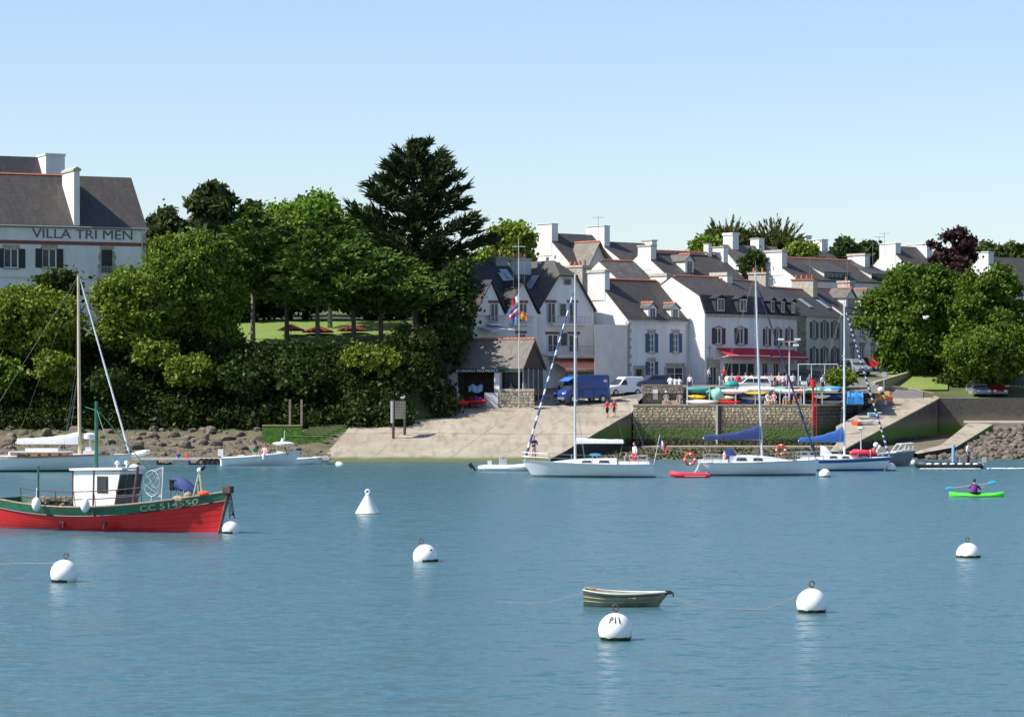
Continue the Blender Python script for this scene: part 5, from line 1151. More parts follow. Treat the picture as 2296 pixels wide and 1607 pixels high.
# ------------------------------------------------------------------ boats: local x towards the bow from the stern, z = 0 at the waterline
class Hull:
    def __init__(s, L, B, fs, fm, fb, rake=.6, tw=.7, bowpow=2.2, dr=.4, trake=0.0, mid=.42, vee=1.1, full=.3):
        s.L, s.B, s.fs, s.fm, s.fb, s.rake, s.tw, s.bp, s.dr, s.tr, s.mid, s.vee, s.full = L, B, fs, fm, fb, rake, tw, bowpow, dr, trake, mid, vee, full
    def half(s, t):
        q = lerp(s.tw, 1, math.sin(math.pi/2*t/s.mid)) if t < s.mid else max(.012, 1-((t-s.mid)/(1-s.mid))**s.bp)
        return q*s.B/2
    def sheer(s, t): return s.fs*(1-t)*(1-2*t)+4*s.fm*t*(1-t)+s.fb*t*(2*t-1)
    def at(s, t, z, side=-1, out=0.0):
        sh = s.sheer(t); q = min(1.2, max(0, (z+s.dr)/(sh+s.dr))); e = lerp(s.full, s.vee, t*t); y = s.half(t)*q**e+out
        x = (s.L-s.rake)*t+s.rake*t**5*q+s.tr*(1-t)**6*q
        return Vector((x, side*y, z))
    def strip(s, mb, zlo, zhi, n=26, m=7, out=0.0, t0=0, t1=1, transom=True):
        for side in (-1, 1):
            rows = [[s.at(lerp(t0, t1, i/n), lerp(zlo(lerp(t0, t1, i/n)), zhi(lerp(t0, t1, i/n)), j/m), side, out) for j in range(m+1)] for i in range(n+1)]
            mb.loft(rows, caps=False)
        if transom and t0 == 0:
            a = [s.at(0, lerp(zlo(0), zhi(0), j/m), -1, out) for j in range(m+1)]; b = [s.at(0, lerp(zlo(0), zhi(0), j/m), 1, out) for j in range(m+1)]; mb.loft([a, b], caps=False)
        return mb
    def deck(s, mb, z, n=26, t0=0.0, t1=1.0, inset=.0):
        rows = []
        for i in range(n+1):
            t = lerp(t0, t1, i/n); zz = z(t); a = s.at(t, zz, -1, -inset); b = s.at(t, zz, 1, -inset)
            if a.y > 0: a.y = b.y = 0
            rows.append([a, (a+b)/2+Vector((0, 0, .05*s.half(t))), b])
        mb.loft(rows, caps=False); return mb
def stripes_mat(name, a, b, sc=2.0):
    m, n, l, bs = nodes_of(name); tc = n.new('ShaderNodeTexCoord').outputs['Object']
    w = n.new('ShaderNodeTexWave'); w.bands_direction = 'Z'; w.inputs['Scale'].default_value = sc; w.inputs['Distortion'].default_value = .6; l.new(tc, w.inputs['Vector'])
    l.new(nmix(n, l, nramp(n, l, w.outputs['Fac'], .55, .7), a, b), bs.inputs['Base Color']); bs.inputs['Roughness'].default_value = .75; return m
M['jib_blue'] = stripes_mat('furled_sail_blue_white', (.05, .11, .24), (.70, .73, .76), .35)
M['jib_navy'] = stripes_mat('furled_sail_navy', (.018, .028, .075), (.05, .06, .14), .3)
M['jib_stripe'] = stripes_mat('furled_sail_striped', (.02, .03, .09), (.62, .64, .68), .8)
M['sail_white'] = mat('white_sailcloth', (.78, .78, .77), .8, .06, 2, .3, 5)
def wl(px, py): d = DW(py); return Vector((X(px, d), d, 0))
def wire(mb, a, b, r=.006): mb.tube([a, b], r, 4, cap=False)
def sail_cover(L, hmast, hend, base):
    """cover lashed over the sail on the boom: from the mast (x=0) back along -x"""
    b = MB(); rows = []; n = 14
    for i in range(n+1):
        t = i/n; h = lerp(hend, hmast, (1-t)**2.2)*(1+.05*math.sin(i*1.7)); w = .15*(1-.35*t); x = -.1-L*t; ring = []
        for k in range(9):
            a = math.pi*(k/8); ring.append((x+.02*math.sin(i*3+k), math.cos(a)*w, base-.12+(h+.12)*math.sin(a)**.8))
        rows.append(ring)
    b.loft(rows, closed=True); return b
def yacht(name, label, stern, rz, L, B, fs, fb, mx, mtop, boomL, boomz, cover, jib, hull_m, stripe=None, boot=None, jtop=.93, rake=1.0, trake=.3, cabin=True, mastm=None, hood=None, cover_h=(.75, .25), tw=.72, mrake=.0, spread=2, backstay=True, crh=.42, mastr=.085):
    t = thing(name, label, 'sailing boat', stern, rz); h = Hull(L, B, fs, lerp(fs, fb, .35)-.06, fb, rake, tw, 2.0, .35, trake, .4, 1.0, .34)
    b = h.strip(MB(), lambda q: -.3, lambda q: h.sheer(q)-.0); hu = b.build('hull', hull_m, t, smooth=True)
    if boot: h.strip(MB(), lambda q: -.3, lambda q: .12+.05*q, out=.008).build('boot_stripe', boot, hu, smooth=True)
    if stripe: h.strip(MB(), lambda q: h.sheer(q)-.22, lambda q: h.sheer(q)-.02, out=.008, m=2).build('sheer_stripe', stripe, hu, smooth=True)
    dk = MB(); h.deck(dk, lambda q: h.sheer(q)); dk.build('deck', M['gel_white'], t, smooth=True)
    tr = MB()
    for sd in (-1, 1): tr.tube([h.at(i/20, h.sheer(i/20)+.03, sd) for i in range(21)], .03, 5)
    tr.build('toe_rail', M['metal'], t)
    if cabin:      # coachroof with side windows
        c = MB(); rows = []; x0, x1 = L*.30, L*.80
        for i in range(13):
            q = i/12; x = lerp(x0, x1, q); tt = x/L; w = h.half(tt)*.62*(1-.25*q); z = h.sheer(tt); hh = crh*(1-q**2.4)+.02; rows.append([(x, -w-.08, z-.02), (x, -w, z+hh*.85), (x, -w*.6, z+hh), (x, w*.6, z+hh), (x, w, z+hh*.85), (x, w+.08, z-.02)])
        c.loft(rows); co = c.build('coachroof', M['gel_white'], t, smooth=True)
        for a, e in ((.1, .27), (.36, .52)):
            for sd in (-1, 1):
                g = MB(); pts = []
                for q, up in ((a, .3), (e, .3), (e-.02, .68), (a+.02, .68)):
                    x = lerp(x0, x1, q); tt = x/L; w = h.half(tt)*.62*(1-.25*q); pts.append(Vector((x, sd*(w+.075-.065*up), h.sheer(tt)+(crh*(1-q**2.4)+.02)*up)))
                g.prism(pts, (0, sd*.015, 0)); g.build('window', M['glass'], co)
        k = MB(); k.bx(L*.06, L*.29, -h.half(.2)*.62, h.half(.2)*.62, h.sheer(.15)+.0, h.sheer(.15)+.24); k.build('cockpit_coaming', M['gel_white'], t)
    mz = h.sheer(mx/L); top = Vector((mx-mrake, 0, mtop)); fm_ = mastm or M['mast_grey']
    m = MB(); m.tube([(mx, 0, mz), (mx-mrake*.5, 0, mtop*.5), tuple(top)], [mastr, mastr*.95, mastr*.7], 8); ms = m.build('mast', fm_, t, smooth=True)
    m = MB(); m.tube([top, top+Vector((0, 0, .75))], .014, 4); m.tube([top+Vector((-.3, 0, .05)), top+Vector((.25, 0, .05))], .015, 4); m.build('masthead_aerial', M['steel'], ms)
    for i in range(spread):
        z = lerp(mz, mtop, (i+1)/(spread+1)); x = lerp(mx, top.x, (i+1)/(spread+1)); s_ = MB(); s_.tube([(x-.15, -.62, z), (x, 0, z+.02), (x-.15, .62, z)], .022, 5); s_.build('spreader', fm_, ms)
    w = MB(); bow = h.at(1, h.sheer(1), -1); bow.y = 0; st = Vector((h.tr+.05, 0, h.sheer(0)))
    if backstay: wire(w, top, st, .007)
    for sd in (-1, 1):
        cp = h.at(mx/L-.02, h.sheer(mx/L), sd); z = lerp(mz, mtop, 1/(spread+1)); sp = Vector((mx-.15, sd*.62, z)); z2 = lerp(mz, mtop, spread/(spread+1)); sp2 = Vector((top.x-.1, sd*.62, z2))
        for a, e in ((cp, sp), (sp, sp2), (sp2, top), (cp, Vector((mx, 0, z)))): wire(w, a, e, .006)
    w.build('rigging', M['steel'], t)
    if jib:
        j = MB(); a = bow+Vector((-.25, 0, .25)); e = Vector((lerp(mx, top.x, jtop)+.12, 0, lerp(mz, mtop, jtop))); n = 16
        j.tube([a.lerp(e, i/n) for i in range(n+1)], [lerp(.085, .05, i/n)*(1+.12*math.sin(i*1.9)) for i in range(n+1)], 7); j.build('furled_jib', jib, t, smooth=True)
        f = MB(); f.tube([bow+Vector((-.2, 0, 0)), a], .05, 6); f.build('furling_drum', M['metal'], t)
    bo = MB(); bo.tube([(mx-.08, 0, boomz), (mx-boomL, 0, boomz+.06)], .065, 7); bm = bo.build('boom', fm_, t, smooth=True)
    if cover is not None:
        sc = sail_cover(boomL*.95, cover_h[0], cover_h[1], 0); o = sc.build('sail_cover', cover, bm, (mx, 0, boomz+.08), smooth=True)
    if backstay:
        w = MB(); wire(w, (mx-boomL+.1, 0, boomz), (mx-boomL+.4, 0, h.sheer(.2)+.1), .011); wire(w, (mx-boomL, 0, boomz), top, .005); w.build('mainsheet', M['rope'], t)
    # pulpit, stanchions and guard wires
    r = MB()
    for zz in (.32, .6): r.tube([h.at(.84, h.sheer(.84)+zz, -1, -.06), h.at(.95, h.sheer(.95)+zz, -1, -.03), bow+Vector((.05, 0, zz+.02)), h.at(.95, h.sheer(.95)+zz, 1, -.03), h.at(.84, h.sheer(.84)+zz, 1, -.06)], .018, 5)
    for q in (.84, .93):
        for sd in (-1, 1): r.tube([h.at(q, h.sheer(q), sd, -.05), h.at(q, h.sheer(q)+.6, sd, -.05)], .016, 4)
    r.build('pulpit', M['metal'], t)
    r = MB()
    for zz in (.32, .6): r.tube([h.at(.22, h.sheer(.22)+zz, -1, -.06), h.at(.04, h.sheer(.04)+zz, -1, -.06), h.at(.04, h.sheer(.04)+zz, 1, -.06), h.at(.22, h.sheer(.22)+zz, 1, -.06)], .018, 5)
    for q in (.05, .14, .22):
        for sd in (-1, 1): r.tube([h.at(q, h.sheer(q), sd, -.06), h.at(q, h.sheer(q)+.6, sd, -.06)], .016, 4)
    r.build('pushpit', M['metal'], t)
    for q in (.38, .53, .69):
        for sd in (-1, 1): r = MB(); r.tube([h.at(q, h.sheer(q), sd, -.06), h.at(q, h.sheer(q)+.6, sd, -.06)], .013, 4); r.build('stanchion', M['metal'], t)
    for sd in (-1, 1):
        for zz in (.32, .58): r = MB(); r.tube([h.at(a, h.sheer(a)+zz, sd, -.06) for a in (.22, .38, .53, .69, .84)], .007, 4, cap=False); r.build('guard_wire', M['steel'], t)
    if hood:
        b = MB(); x = L*.30; w_ = h.half(.3)*.6; z = h.sheer(.3)+.3; rows = []
        for i in range(6):
            a = i/5; rows.append([(x-.25+.95*a, -w_*math.cos(q)*1.0, z+(.78*(1-a**2.2))*math.sin(q)**.6) for q in [math.pi*j/8 for j in range(9)]])
        b.loft(rows, caps=False); so = b.build('sprayhood', hood, t, smooth=True)
        g = MB(); g.quad(*[Vector((x-.25+.95*a, -w_*math.cos(q)*1.015, z+(.8*(1-a**2.2))*math.sin(q)**.6)) for a, q in ((.55, 1.0), (.82, 1.0), (.82, 2.1), (.55, 2.1))]); g.build('window', M['glass'], so)
    return t, h
# ---- yacht with its bow to the left
st = wl(1474, 1070); Y1, h1 = yacht('sailing_yacht', 'white yacht with bow to the left and a man standing on its foredeck', st, R(178), 9.25, 3.0, .88, 1.12, 5.62, 13.9, 3.35, 2.35, M['sail_white'], M['jib_blue'], M['gel_white'], None, M['grey_paint'], .90, 1.0, -.55+.9, spread=2, cover_h=(.28, .16))
o = MB(); o.tube([(4.1, -.35, 1.5), (4.1, .35, 1.5)], .16, 8); b_ = o.build('liferaft', mat('light_blue_cloth', (.08, .36, .55), .7, .1), Y1); b_.scale = (2.6, 1, .6); b_.location = (-6.4, 0, .65)
fl = MB(); fl.tube([(.25, .5, .9), (-.15, .5, 2.9)], .018, 5); fp = fl.build('flagstaff', M['plain_white'], Y1)
def flag(name, label, parent_pt, w, hgt, cols, droop=.5, rz=0, vert=True, hang=True):
    """a cloth flag in folds; its coloured bands are parts"""
    f = thing(name, label, 'flag', parent_pt, rz); n = len(cols)
    for bi, c in enumerate(cols):
        b = MB(); N = 6; rows = []
        for i in range(N+1):
            u = (bi+i/N)/n if vert else i/N; row = []
            for j in range(5):
                v = (j/4) if vert else (bi+j/4)/n; x = w*u*(1-droop*.55); z = -hgt*v-droop*w*u*.75; y = .10*math.sin(u*9+v*2)*(u+.1); row.append((x, y, z))
            rows.append(row)
        b.loft(rows, caps=False); b.build('band', M[c], f)
    return f
p = Y1.matrix_basis@Vector((-.12, .5, 2.75)); flag('ensign', 'small blue white and red ensign on the stern staff of the left bowed yacht', p, .95, .55, ('c_navy', 'c_white', 'c_red'), .85, R(-15))
# ---- yacht with the navy sail cover
st = wl(1548, 1066); Y2, h2 = yacht('sailing_yacht', 'white yacht with navy sail cover and an orange lifebuoy on its stern', st, R(-1.5), 8.95, 2.95, .9, 1.1, 5.0, 14.2, 4.15, 2.55, M['navy'], M['jib_navy'], M['gel_white'], None, M['grey_paint'], .92, .35, .65, hood=M['navy'], mrake=.48, cover_h=(.95, .2), crh=.55)
# ---- yacht with blue stripes behind it
st = wl(1782, 1055); Y3, h3 = yacht('sailing_yacht', 'white yacht with blue sheer stripe, blue sail cover and striped furled jib', st, R(-4), 7.15, 2.5, .82, 1.0, 3.65, 12.3, 3.4, 2.15, M['blue_canvas'], M['jib_stripe'], M['gel_white'], M['blue_canvas'], M['blue_canvas'], .95, .9, .2, hood=M['sail_white'], mastm=M['plain_white'], cover_h=(1.05, .22), mastr=.075)
b = MB(); b.tube([(4.0, -.75, 1.28), (4.3, -.75, 1.36), (5.6, -.62, 1.30), (6.0, -.55, 1.24)], [.12, .27, .25, .1], 9); rd = tag(b.build('rolled_dinghy', M['pink_red'], None, Y3.location, R(-4), smooth=True), 'deflated red dinghy lashed along the foredeck of the blue striped yacht', 'inflatable dinghy')
for x in (4.6, 5.5): b = MB(); b.tube([(x, -.7+.28*math.cos(a), 1.32+.28*math.sin(a)) for a in [i*math.pi/6 for i in range(13)]], .02, 4); b.build('lashing', M['sail_white'], rd)
# ---- the classic yacht at the left
st = wl(-95, 1057); Y4, h4 = yacht('sailing_yacht', 'classic white yacht with varnished cabin sides and a cream mast at far left', st, R(1), 12.75, 3.4, .95, 1.25, 8.9, 14.3, 4.7, 2.05, M['sail_white'], M['sail_white'], M['gel_white'], None, M['green_paint'], .985, 1.6, .4, mastm=M['spar_cream'], cover_h=(.75, .30), spread=1, tw=.45, mrake=.1, crh=.5, mastr=.13)
b = MB()
for sd in (-1, 1): h4.strip(b, lambda q: h4.sheer(q)+.02, lambda q: h4.sheer(q)+.16, t0=.05, t1=.9, m=1, out=-.03, transom=False)
b.build('varnished_rail', M['varnish'], Y4)
b = MB(); b.bx(4.0, 8.2, -1.05, 1.05, 1.0, 1.42); cb = b.build('cabin_side', M['varnish'], Y4)
for i in range(5): b = MB(); b.lathe([(.11, 0), (.11, .03)], 10); o = b.build('porthole', M['glass'], cb, (4.6+i*.75, -1.05, 1.22)); o.rotation_euler.x = R(90)
b = MB(); b.bx(3.9, 8.3, -1.12, 1.12, 1.42, 1.5); b.bx(5, 7.4, -.6, .6, 1.5, 1.72); b.build('cabin_top', M['gel_white'], Y4)
b = MB(); b.tube([(9.6, .3, 1.2), (9.6, .3, 2.35)], .05, 6); rp = b.build('radar_post', M['plain_white'], Y4); b = MB(); b.lathe([(.1, 2.35), (.5, 2.4), (.52, 2.72), (.3, 2.82)], 16, (9.6, .3, 0)); b.build('radar_dome', M['plain_white'], rp, smooth=True)
b = MB(); b.bx(9.2, 10.3, -.5, .5, 1.1, 1.55); b.bx(9.35, 9.8, -.35, .35, 1.55, 1.8); b.build('fore_cabin', M['gel_white'], Y4)
# ---- red and green fishing boat
bw = wl(484, 1195); ang = R(-29); Lf = 11.6; fo = bw-Vector((math.cos(ang), math.sin(ang), 0))*(Lf-.65)
FB = thing('fishing_boat', 'red and green wooden fishing boat with white wheelhouse in the left foreground', 'fishing boat', fo, ang)
hf = Hull(Lf, 3.3, 1.30, 1.02, 1.74, .65, .62, 2.1, .5, -.1, .45, .85, .36)
b = hf.strip(MB(), lambda q: -.4, lambda q: hf.sheer(q)-.37, 34, 8); hu = b.build('hull', M['red_paint'], FB, smooth=True)
M['green_worn'] = mat('worn_green_paint', (.022, .155, .085), .5, .22, 1.3, col2=(.035, .075, .04))
b = hf.strip(MB(), lambda q: hf.sheer(q)-.37, lambda q: hf.sheer(q), 34, 4, out=.012); b.build('bulwark', M['green_worn'], FB, smooth=True)
b = hf.strip(MB(), lambda q: hf.sheer(q)-.37, lambda q: hf.sheer(q), 34, 3, out=-.08); b.build('inner_bulwark', M['green_paint'], FB, smooth=True)
hf.strip(MB(), lambda q: -.4, lambda q: .035, 34, 2, out=.008).build('boot_stripe', mat('boot_topping', (.16, .16, .36), .6, .2), hu, smooth=True)
b = MB()
for sd in (-1, 1): b.tube([hf.at(i/26, hf.sheer(i/26)+.02, sd, -.03) for i in range(27)], .055, 5)
b.build('gunwale', mat('gunwale_wood', (.24, .19, .13), .8, .3, 6), FB)
b = MB()
for sd in (-1, 1): b.tube([hf.at(i/26, hf.sheer(i/26)-.37, sd, .015) for i in range(27)], .03, 5)
b.build('rubbing_strake', M['maroon'], FB)
dk = MB(); hf.deck(dk, lambda q: hf.sheer(q)-.55, t0=.0, t1=.97, inset=.08); dk.build('deck', mat('boat_deck', (.20, .17, .12), .85, .3, 3), FB)
b = MB(); a, e = hf.at(1, -.3, -1), hf.at(1, hf.sheer(1)+.25, -1); a.y = e.y = 0; b.tube([a+Vector((.0, 0, 0)), a.lerp(e, .5)+Vector((.01, 0, 0)), e], [.05, .07, .1], 6); b.build('stem', M['rust'], FB)
e2 = hf.at(1, hf.sheer(1), -1); b = MB(); b.bx(e2.x-.22, e2.x+.16, -.15, .15, e2.z-.05, e2.z+.22); b.build('stem_head', M['brown_wood'], FB)
for t_, in ((.36,), (.55,)):
    p = hf.at(t_, .38, -1, .01); b = MB(); b.bx(p.x-.13, p.x+.13, p.y-.03, p.y+.06, .32, .44); b.bx(p.x+.0, p.x+.07, p.y-.03, p.y+.05, .12, .32); b.build('scupper', M['maroon'], FB)
for k in range(4):
    b = MB(); zf = .14+.2*k
    for sd in (-1, 1): b.tube([hf.at(i/30, lerp(.02, hf.sheer(i/30)-.41, zf+.05), sd, .001) for i in range(31)], .004, 3, cap=False)
    b.build('plank_seam', M['maroon'], hu)
# registration number laid along the bulwark
me = text_mesh('CC 514550', 1, .012, 'LEFT', .012); xs_ = [v.co.x for v in me.vertices]; x0_, x1_ = min(xs_), max(xs_)
ta, tb = .715, .915
for v in me.vertices:
    x, y, z = v.co; q = (x-x0_)/(x1_-x0_); t_ = lerp(ta, tb, q); v.co = hf.at(t_, hf.sheer(t_)-.32+y*.34, -1, .024+z)
letters(me, mat('cream_lettering', (.46, .45, .30), .6, .3, 9), FB)
# wheelhouse
WX0, WX1 = 4.15, 6.2; wd, wt = .45, 2.55
b = MB(); prof = [(WX0, wd), (WX1-.05, wd), (WX1+.42, wt), (WX0+.02, wt)]
b.prism([(x, -.82, z) for x, z in prof], (0, 1.64, 0)); wh = b.build('wheelhouse', M['gel_white'], FB)
b = MB(); b.prism([(WX0-.12, -.95, wt), (WX1+.6, -.95, wt+.06), (WX1+.6, .95, wt+.06), (WX0-.12, .95, wt)], (0, 0, .09)); b.build('roof', M['gel_white'], wh)
b = MB(); b.bx(5.42, 5.98, -.85, -.8, 1.62, 2.33); wf = b.build('window', M['brown_wood'], wh); b = MB(); b.bx(5.48, 5.92, -.87, -.845, 1.68, 2.27); b.build('pane', M['glass'], wf)
for k in range(3):
    y = -.54+k*.54; sl = .47/2.1
    f = lambda z, yy, o=.03: Vector((WX1-.05+(z-wd)*sl+o, yy, z)); b = MB(); b.prism([f(1.55, y-.23), f(1.55, y+.23), f(2.4, y+.23), f(2.4, y-.23)], (.02, 0, 0)); b.build('front_pane', M['glass'], wh)
b = MB(); b.prism([Vector((WX1-.05+(z-wd)*.224+.012, yy, z)) for z, yy in ((wd, -.82), (wd, .82), (1.5, .82), (1.5, -.82))], (.012, 0, 0)); b.build('front_panel', M['grey_paint'], wh)
b = MB(); b.tube([(WX0-.06, -.75, wd), (WX0-.06, -.75, wt)], .06, 6); b.build('corner_post', M['rust'], wh)
for x, y in ((6.15, -.4), (6.45, -.15)): b = MB(); b.ball((x, y, wt+.34), .1, 8, 6); b.tube([(x, y, wt+.1), (x, y, wt+.28)], .03, 5); b.build('deck_lamp', M['plain_white'], wh)
b = MB(); b.tube([(4.75, 0, wt), (4.75, 0, 5.5)], [.085, .07], 8); ms = b.build('mast', M['green_paint'], FB, smooth=True)
b = MB()
for e in ((6.3, -.7, wt+.1), (7.1, .6, wt)): wire(b, (4.75, 0, 5.2), e, .022)
b.tube([(4.75, 0, 5.1), (4.15, 0, 5.25)], .02, 4); b.build('stays', M['green_paint'], ms)
b = MB(); b.tube([(7.0, -.55, wd+.1), (7.35, -.55, 2.75)], .06, 6); b.build('gallows_post', M['rust'], FB)
for x, t0, t1 in ((2.9, 1.0, 2.75),): b = MB(); p = hf.at(x/Lf, t0, -1, -.1); b.tube([(p.x, p.y, .8), (p.x, p.y, t1)], .045, 6); b.build('post', M['green_paint'], FB)
p = hf.at(.52, 1, -1, -.1); b = MB(); b.tube([(p.x, p.y, .7), (p.x+.05, p.y, 2.6)], .04, 6); b.build('side_post', M['rust'], FB)
b = MB(); q0, q1 = .16, .72
for zz in (.35, .68):
    b.tube([hf.at(lerp(q0, q1, i/10), hf.sheer(lerp(q0, q1, i/10))+zz, -1, -.12) for i in range(11)], .022, 5)
for i in range(7): q = lerp(q0, q1, i/6); b.tube([hf.at(q, hf.sheer(q), -1, -.1), hf.at(q, hf.sheer(q)+.68, -1, -.12)], .02, 4)
b.build('hand_rail', M['rust'], FB)
b = MB()
for i in range(60):
    a = random.uniform(2.0, 4.0); b.ball((a, random.uniform(-1.2, .6), 1.0+random.uniform(0, .35)), (random.uniform(.1, .25), .2, .1), 6, 4)
b.build('net_heap', mat('fishing_net', (.16, .15, .12), .9, .5, 9, .6, 20), FB)
b = MB()
for i in range(8): b.ball((random.uniform(6.45, 6.95), random.uniform(-.9, .4), .75+random.uniform(0, .25)), random.uniform(.12, .22), 7, 5)
b.build('gear', M['rust'], FB)
for x, z in ((7.45, 1.02),): b = MB(); b.ball((x, -.75, z), (.55, .3, .14), 10, 5); tag(b.build('float', M['orange'], FB, smooth=True))
# foredeck gear: net hoop, canvas covered hauler, anchor roller
b = MB(); hub = Vector((8.55, -.3, 2.3)); ring = [Vector((8.35+.0*math.cos(a), -.3+.45*math.cos(a), 1.95+.75*math.sin(a))) for a in [i*math.pi/8 for i in range(17)]]
rim = [Vector((8.1+.42*math.cos(a), -.6, 2.05+.55*math.sin(a))) for a in [i*math.pi/8 for i in range(17)]]
b.tube(rim, .02, 4); tipp = Vector((8.62, -.5, 2.75)); b.tube([Vector((8.58, -.6, .9)), tipp], .03, 5); b.tube([Vector((8.0, -.6, .9)), Vector((8.1, -.6, 1.5))], .03, 5)
for i in range(16): wire(b, rim[i], tipp if i % 2 else Vector((8.55, -.55, 1.5)), .008)
for k in (.3, .6): b.tube([r_.lerp(tipp, k) for r_ in rim], .008, 4)
b.build('net_hoop', M['pale_grey'], FB)
b = MB(); rows = []
for i in range(9):
    t_ = i/8; w = .27*math.sin(math.pi*min(.96, .1+t_*.85))**.5; rows.append([(8.75+1.15*t_, math.cos(a)*w, 1.98-.3*t_+(.46 if math.sin(a) > 0 else .12)*math.sin(a)*math.sin(math.pi*min(.95, .15+t_*.8))**.5) for a in [j*math.pi/6 for j in range(12)]])
b.loft(rows, closed=True); b.build('canvas_cover', M['navy'], FB, smooth=True)
b = MB(); b.bx(8.72, 9.1, -.2, .2, 1.75, 2.2); b.build('hauler', M['dark'], FB)
b = MB()
for x, y in ((8.8, -.25), (9.2, -.25), (9.5, -.25), (8.8, .25), (9.5, .25)): b.tube([(x, y, .75), (x, y, 1.8)], .03, 5)
b.build('hauler_frame', M['grey_paint'], FB)
b = MB(); b.tube([(9.85, -.2, 1.2), (10.2, -.1, 2.55)], .05, 6); b.tube([(10.45, -.2, 1.2), (10.2, -.1, 2.55)], .05, 6); b.tube([(10.1, .1, 1.2), (10.12, 0, 2.2)], .09, 6); df = b.build('davit', mat('pale_green_paint', (.36, .42, .30), .6, .25), FB)
b = MB(); b.ball((10.2, -.1, 2.62), .12, 8, 6); b.build('lamp', M['plain_white'], df); b = MB(); b.tube([(10.25, -.1, 2.62), (10.45, -.1, 2.78)], .07, 6); b.build('lamp_hood', M['dark'], df)
b = MB(); b.ball((9.55, -.7, 1.42), (.35, .2, .16), 8, 5); b.ball((9.9, -.5, 1.55), (.2, .2, .2), 8, 5); b.build('rope_coil', M['rope'], FB)
b = MB(); b.ball((10.55, -.3, 1.66), (.3, .25, .12), 10, 5); b.build('red_basket', M['orange'], FB)
def hang(o, parent_thing, pos): o.location = parent_thing.matrix_basis@Vector(pos); return o
for q, x_, lb in ((.275, 0, 'white oval fender hanging on the stern quarter of the fishing boat'), (.515, 0, 'white fender hanging beside the wheelhouse of the fishing boat')):
    p = hf.at(q, hf.sheer(q)+.1, -1, .30); b = MB(); b.ball((0, 0, 0), (.2, .2, .30), 12, 8); b.tube([(0, 0, .28), (0, .15, .7)], .015, 4)
    o = tag(b.build('fender', M['buoy_white'], smooth=True), lb, 'fender', 'fenders on the fishing boat'); hang(o, FB, p)
b = MB()
for k in range(4): a = hf.at(1, hf.sheer(1)-.05, -1); b.tube([Vector((a.x+.05, -.1+k*.07, a.z)), Vector((a.x+.1+k*.06, -.1+k*.05, a.z-.7-k*.12)), Vector((a.x+.1+.05*k, -.05, .62+.1*k))], .02, 4)
b.build('mooring_line', M['dark'], FB)
# ---- motor boat with a hard top, by the pontoon
def motorboat(name, label, stern, rz, L, B, fs, fb, hm, gun=None, cat='motor boat'):
    t = thing(name, label, cat, stern, rz); h = Hull(L, B, fs, lerp(fs, fb, .3), fb, L*.14, .85, 2.3, .3, -.1, .4, .8, .3)
    h.strip(MB(), lambda q: -.25, lambda q: h.sheer(q)).build('hull', hm, t, smooth=True); d = MB(); h.deck(d, lambda q: h.sheer(q)-.22*(q < .62), inset=.03); d.build('deck', M['gel_white'], t)
    g = MB()
    for sd in (-1, 1): g.tube([h.at(i/20, h.sheer(i/20), sd) for i in range(21)], .055, 6)
    g.build('gunwale', gun or M['gel_white'], t, smooth=True); return t, h
def outboard(t, x, z, m, s=1.0):
    b = MB(); b.loft([[(x+.12*s*a-.1*s, y*.17*s, z+dz*s) for a, y in ((1.6, -1), (1.6, 1), (-1.2, .8), (-1.2, -.8))] for dz in (0, .12, .38, .46)], closed=True); b.tube([(x, 0, z+.05), (x-.05, 0, z-.75*s)], [.11*s, .07*s], 6); b.build('outboard_motor', m, t, smooth=True)
MBT, hm = motorboat('motor_boat', 'white motor boat with a small hard top moored at the pontoon', wl(500, 1043.5), R(3), 6.15, 2.35, .62, 1.12, M['gel_white'])
b = MB()
for x, y in ((4.2, -.6), (4.2, .6), (5.2, -.5), (5.2, .5)): b.tube([(x, y, .8), (x+.05, y*.95, 1.62)], .03, 5)
pl = b.build('hard_top_frame', M['metal'], MBT); b = MB(); b.ball((4.75, 0, 1.74), (.9, .8, .16), 14, 6); b.build('hard_top', M['gel_white'], MBT, smooth=True)
b = MB(); b.prism([(5.1, -.62, .85), (5.1, .62, .85), (4.85, .55, 1.5), (4.85, -.55, 1.5)], (.03, 0, 0)); b.build('windscreen', M['glass'], MBT)
b = MB(); b.bx(4.25, 4.75, -.4, .4, .5, 1.15); b.build('console', M['gel_white'], MBT); b = MB(); b.tube([(4.8, .1, 1.85), (4.85, .1, 2.75)], .02, 4); b.tube([(4.62, 0, 1.85), (4.7, 0, 2.15)], .1, 7); b.build('aerial', M['plain_white'], MBT)
b = MB()
for k in range(2): b.bx(1.2+k*1.2, 1.7+k*1.2, -.8, .8, .5, .85)
b.build('seat', M['gel_white'], MBT); outboard(MBT, -.1, .75, M['gel_white'], 1.2)
p = hm.at(.60, .75, -1, .12); b = MB(); b.tube([(0, 0, -.3), (0, 0, -.2), (0, 0, .2), (0, 0, .3)], [.04, .1, .1, .04], 8); o = tag(b.build('fender', M['buoy_white'], smooth=True), 'white fender on the side of the hard topped motor boat', 'fender'); hang(o, MBT, p)
SM, hs_ = motorboat('motor_boat', 'small open white boat lying against the short pontoon', wl(652, 1040.5), R(-4), 3.0, 1.4, .42, .62, M['gel_white']); b = MB(); b.bx(.8, 1.1, -.5, .5, .25, .5); b.build('seat', M['pale_grey'], SM)
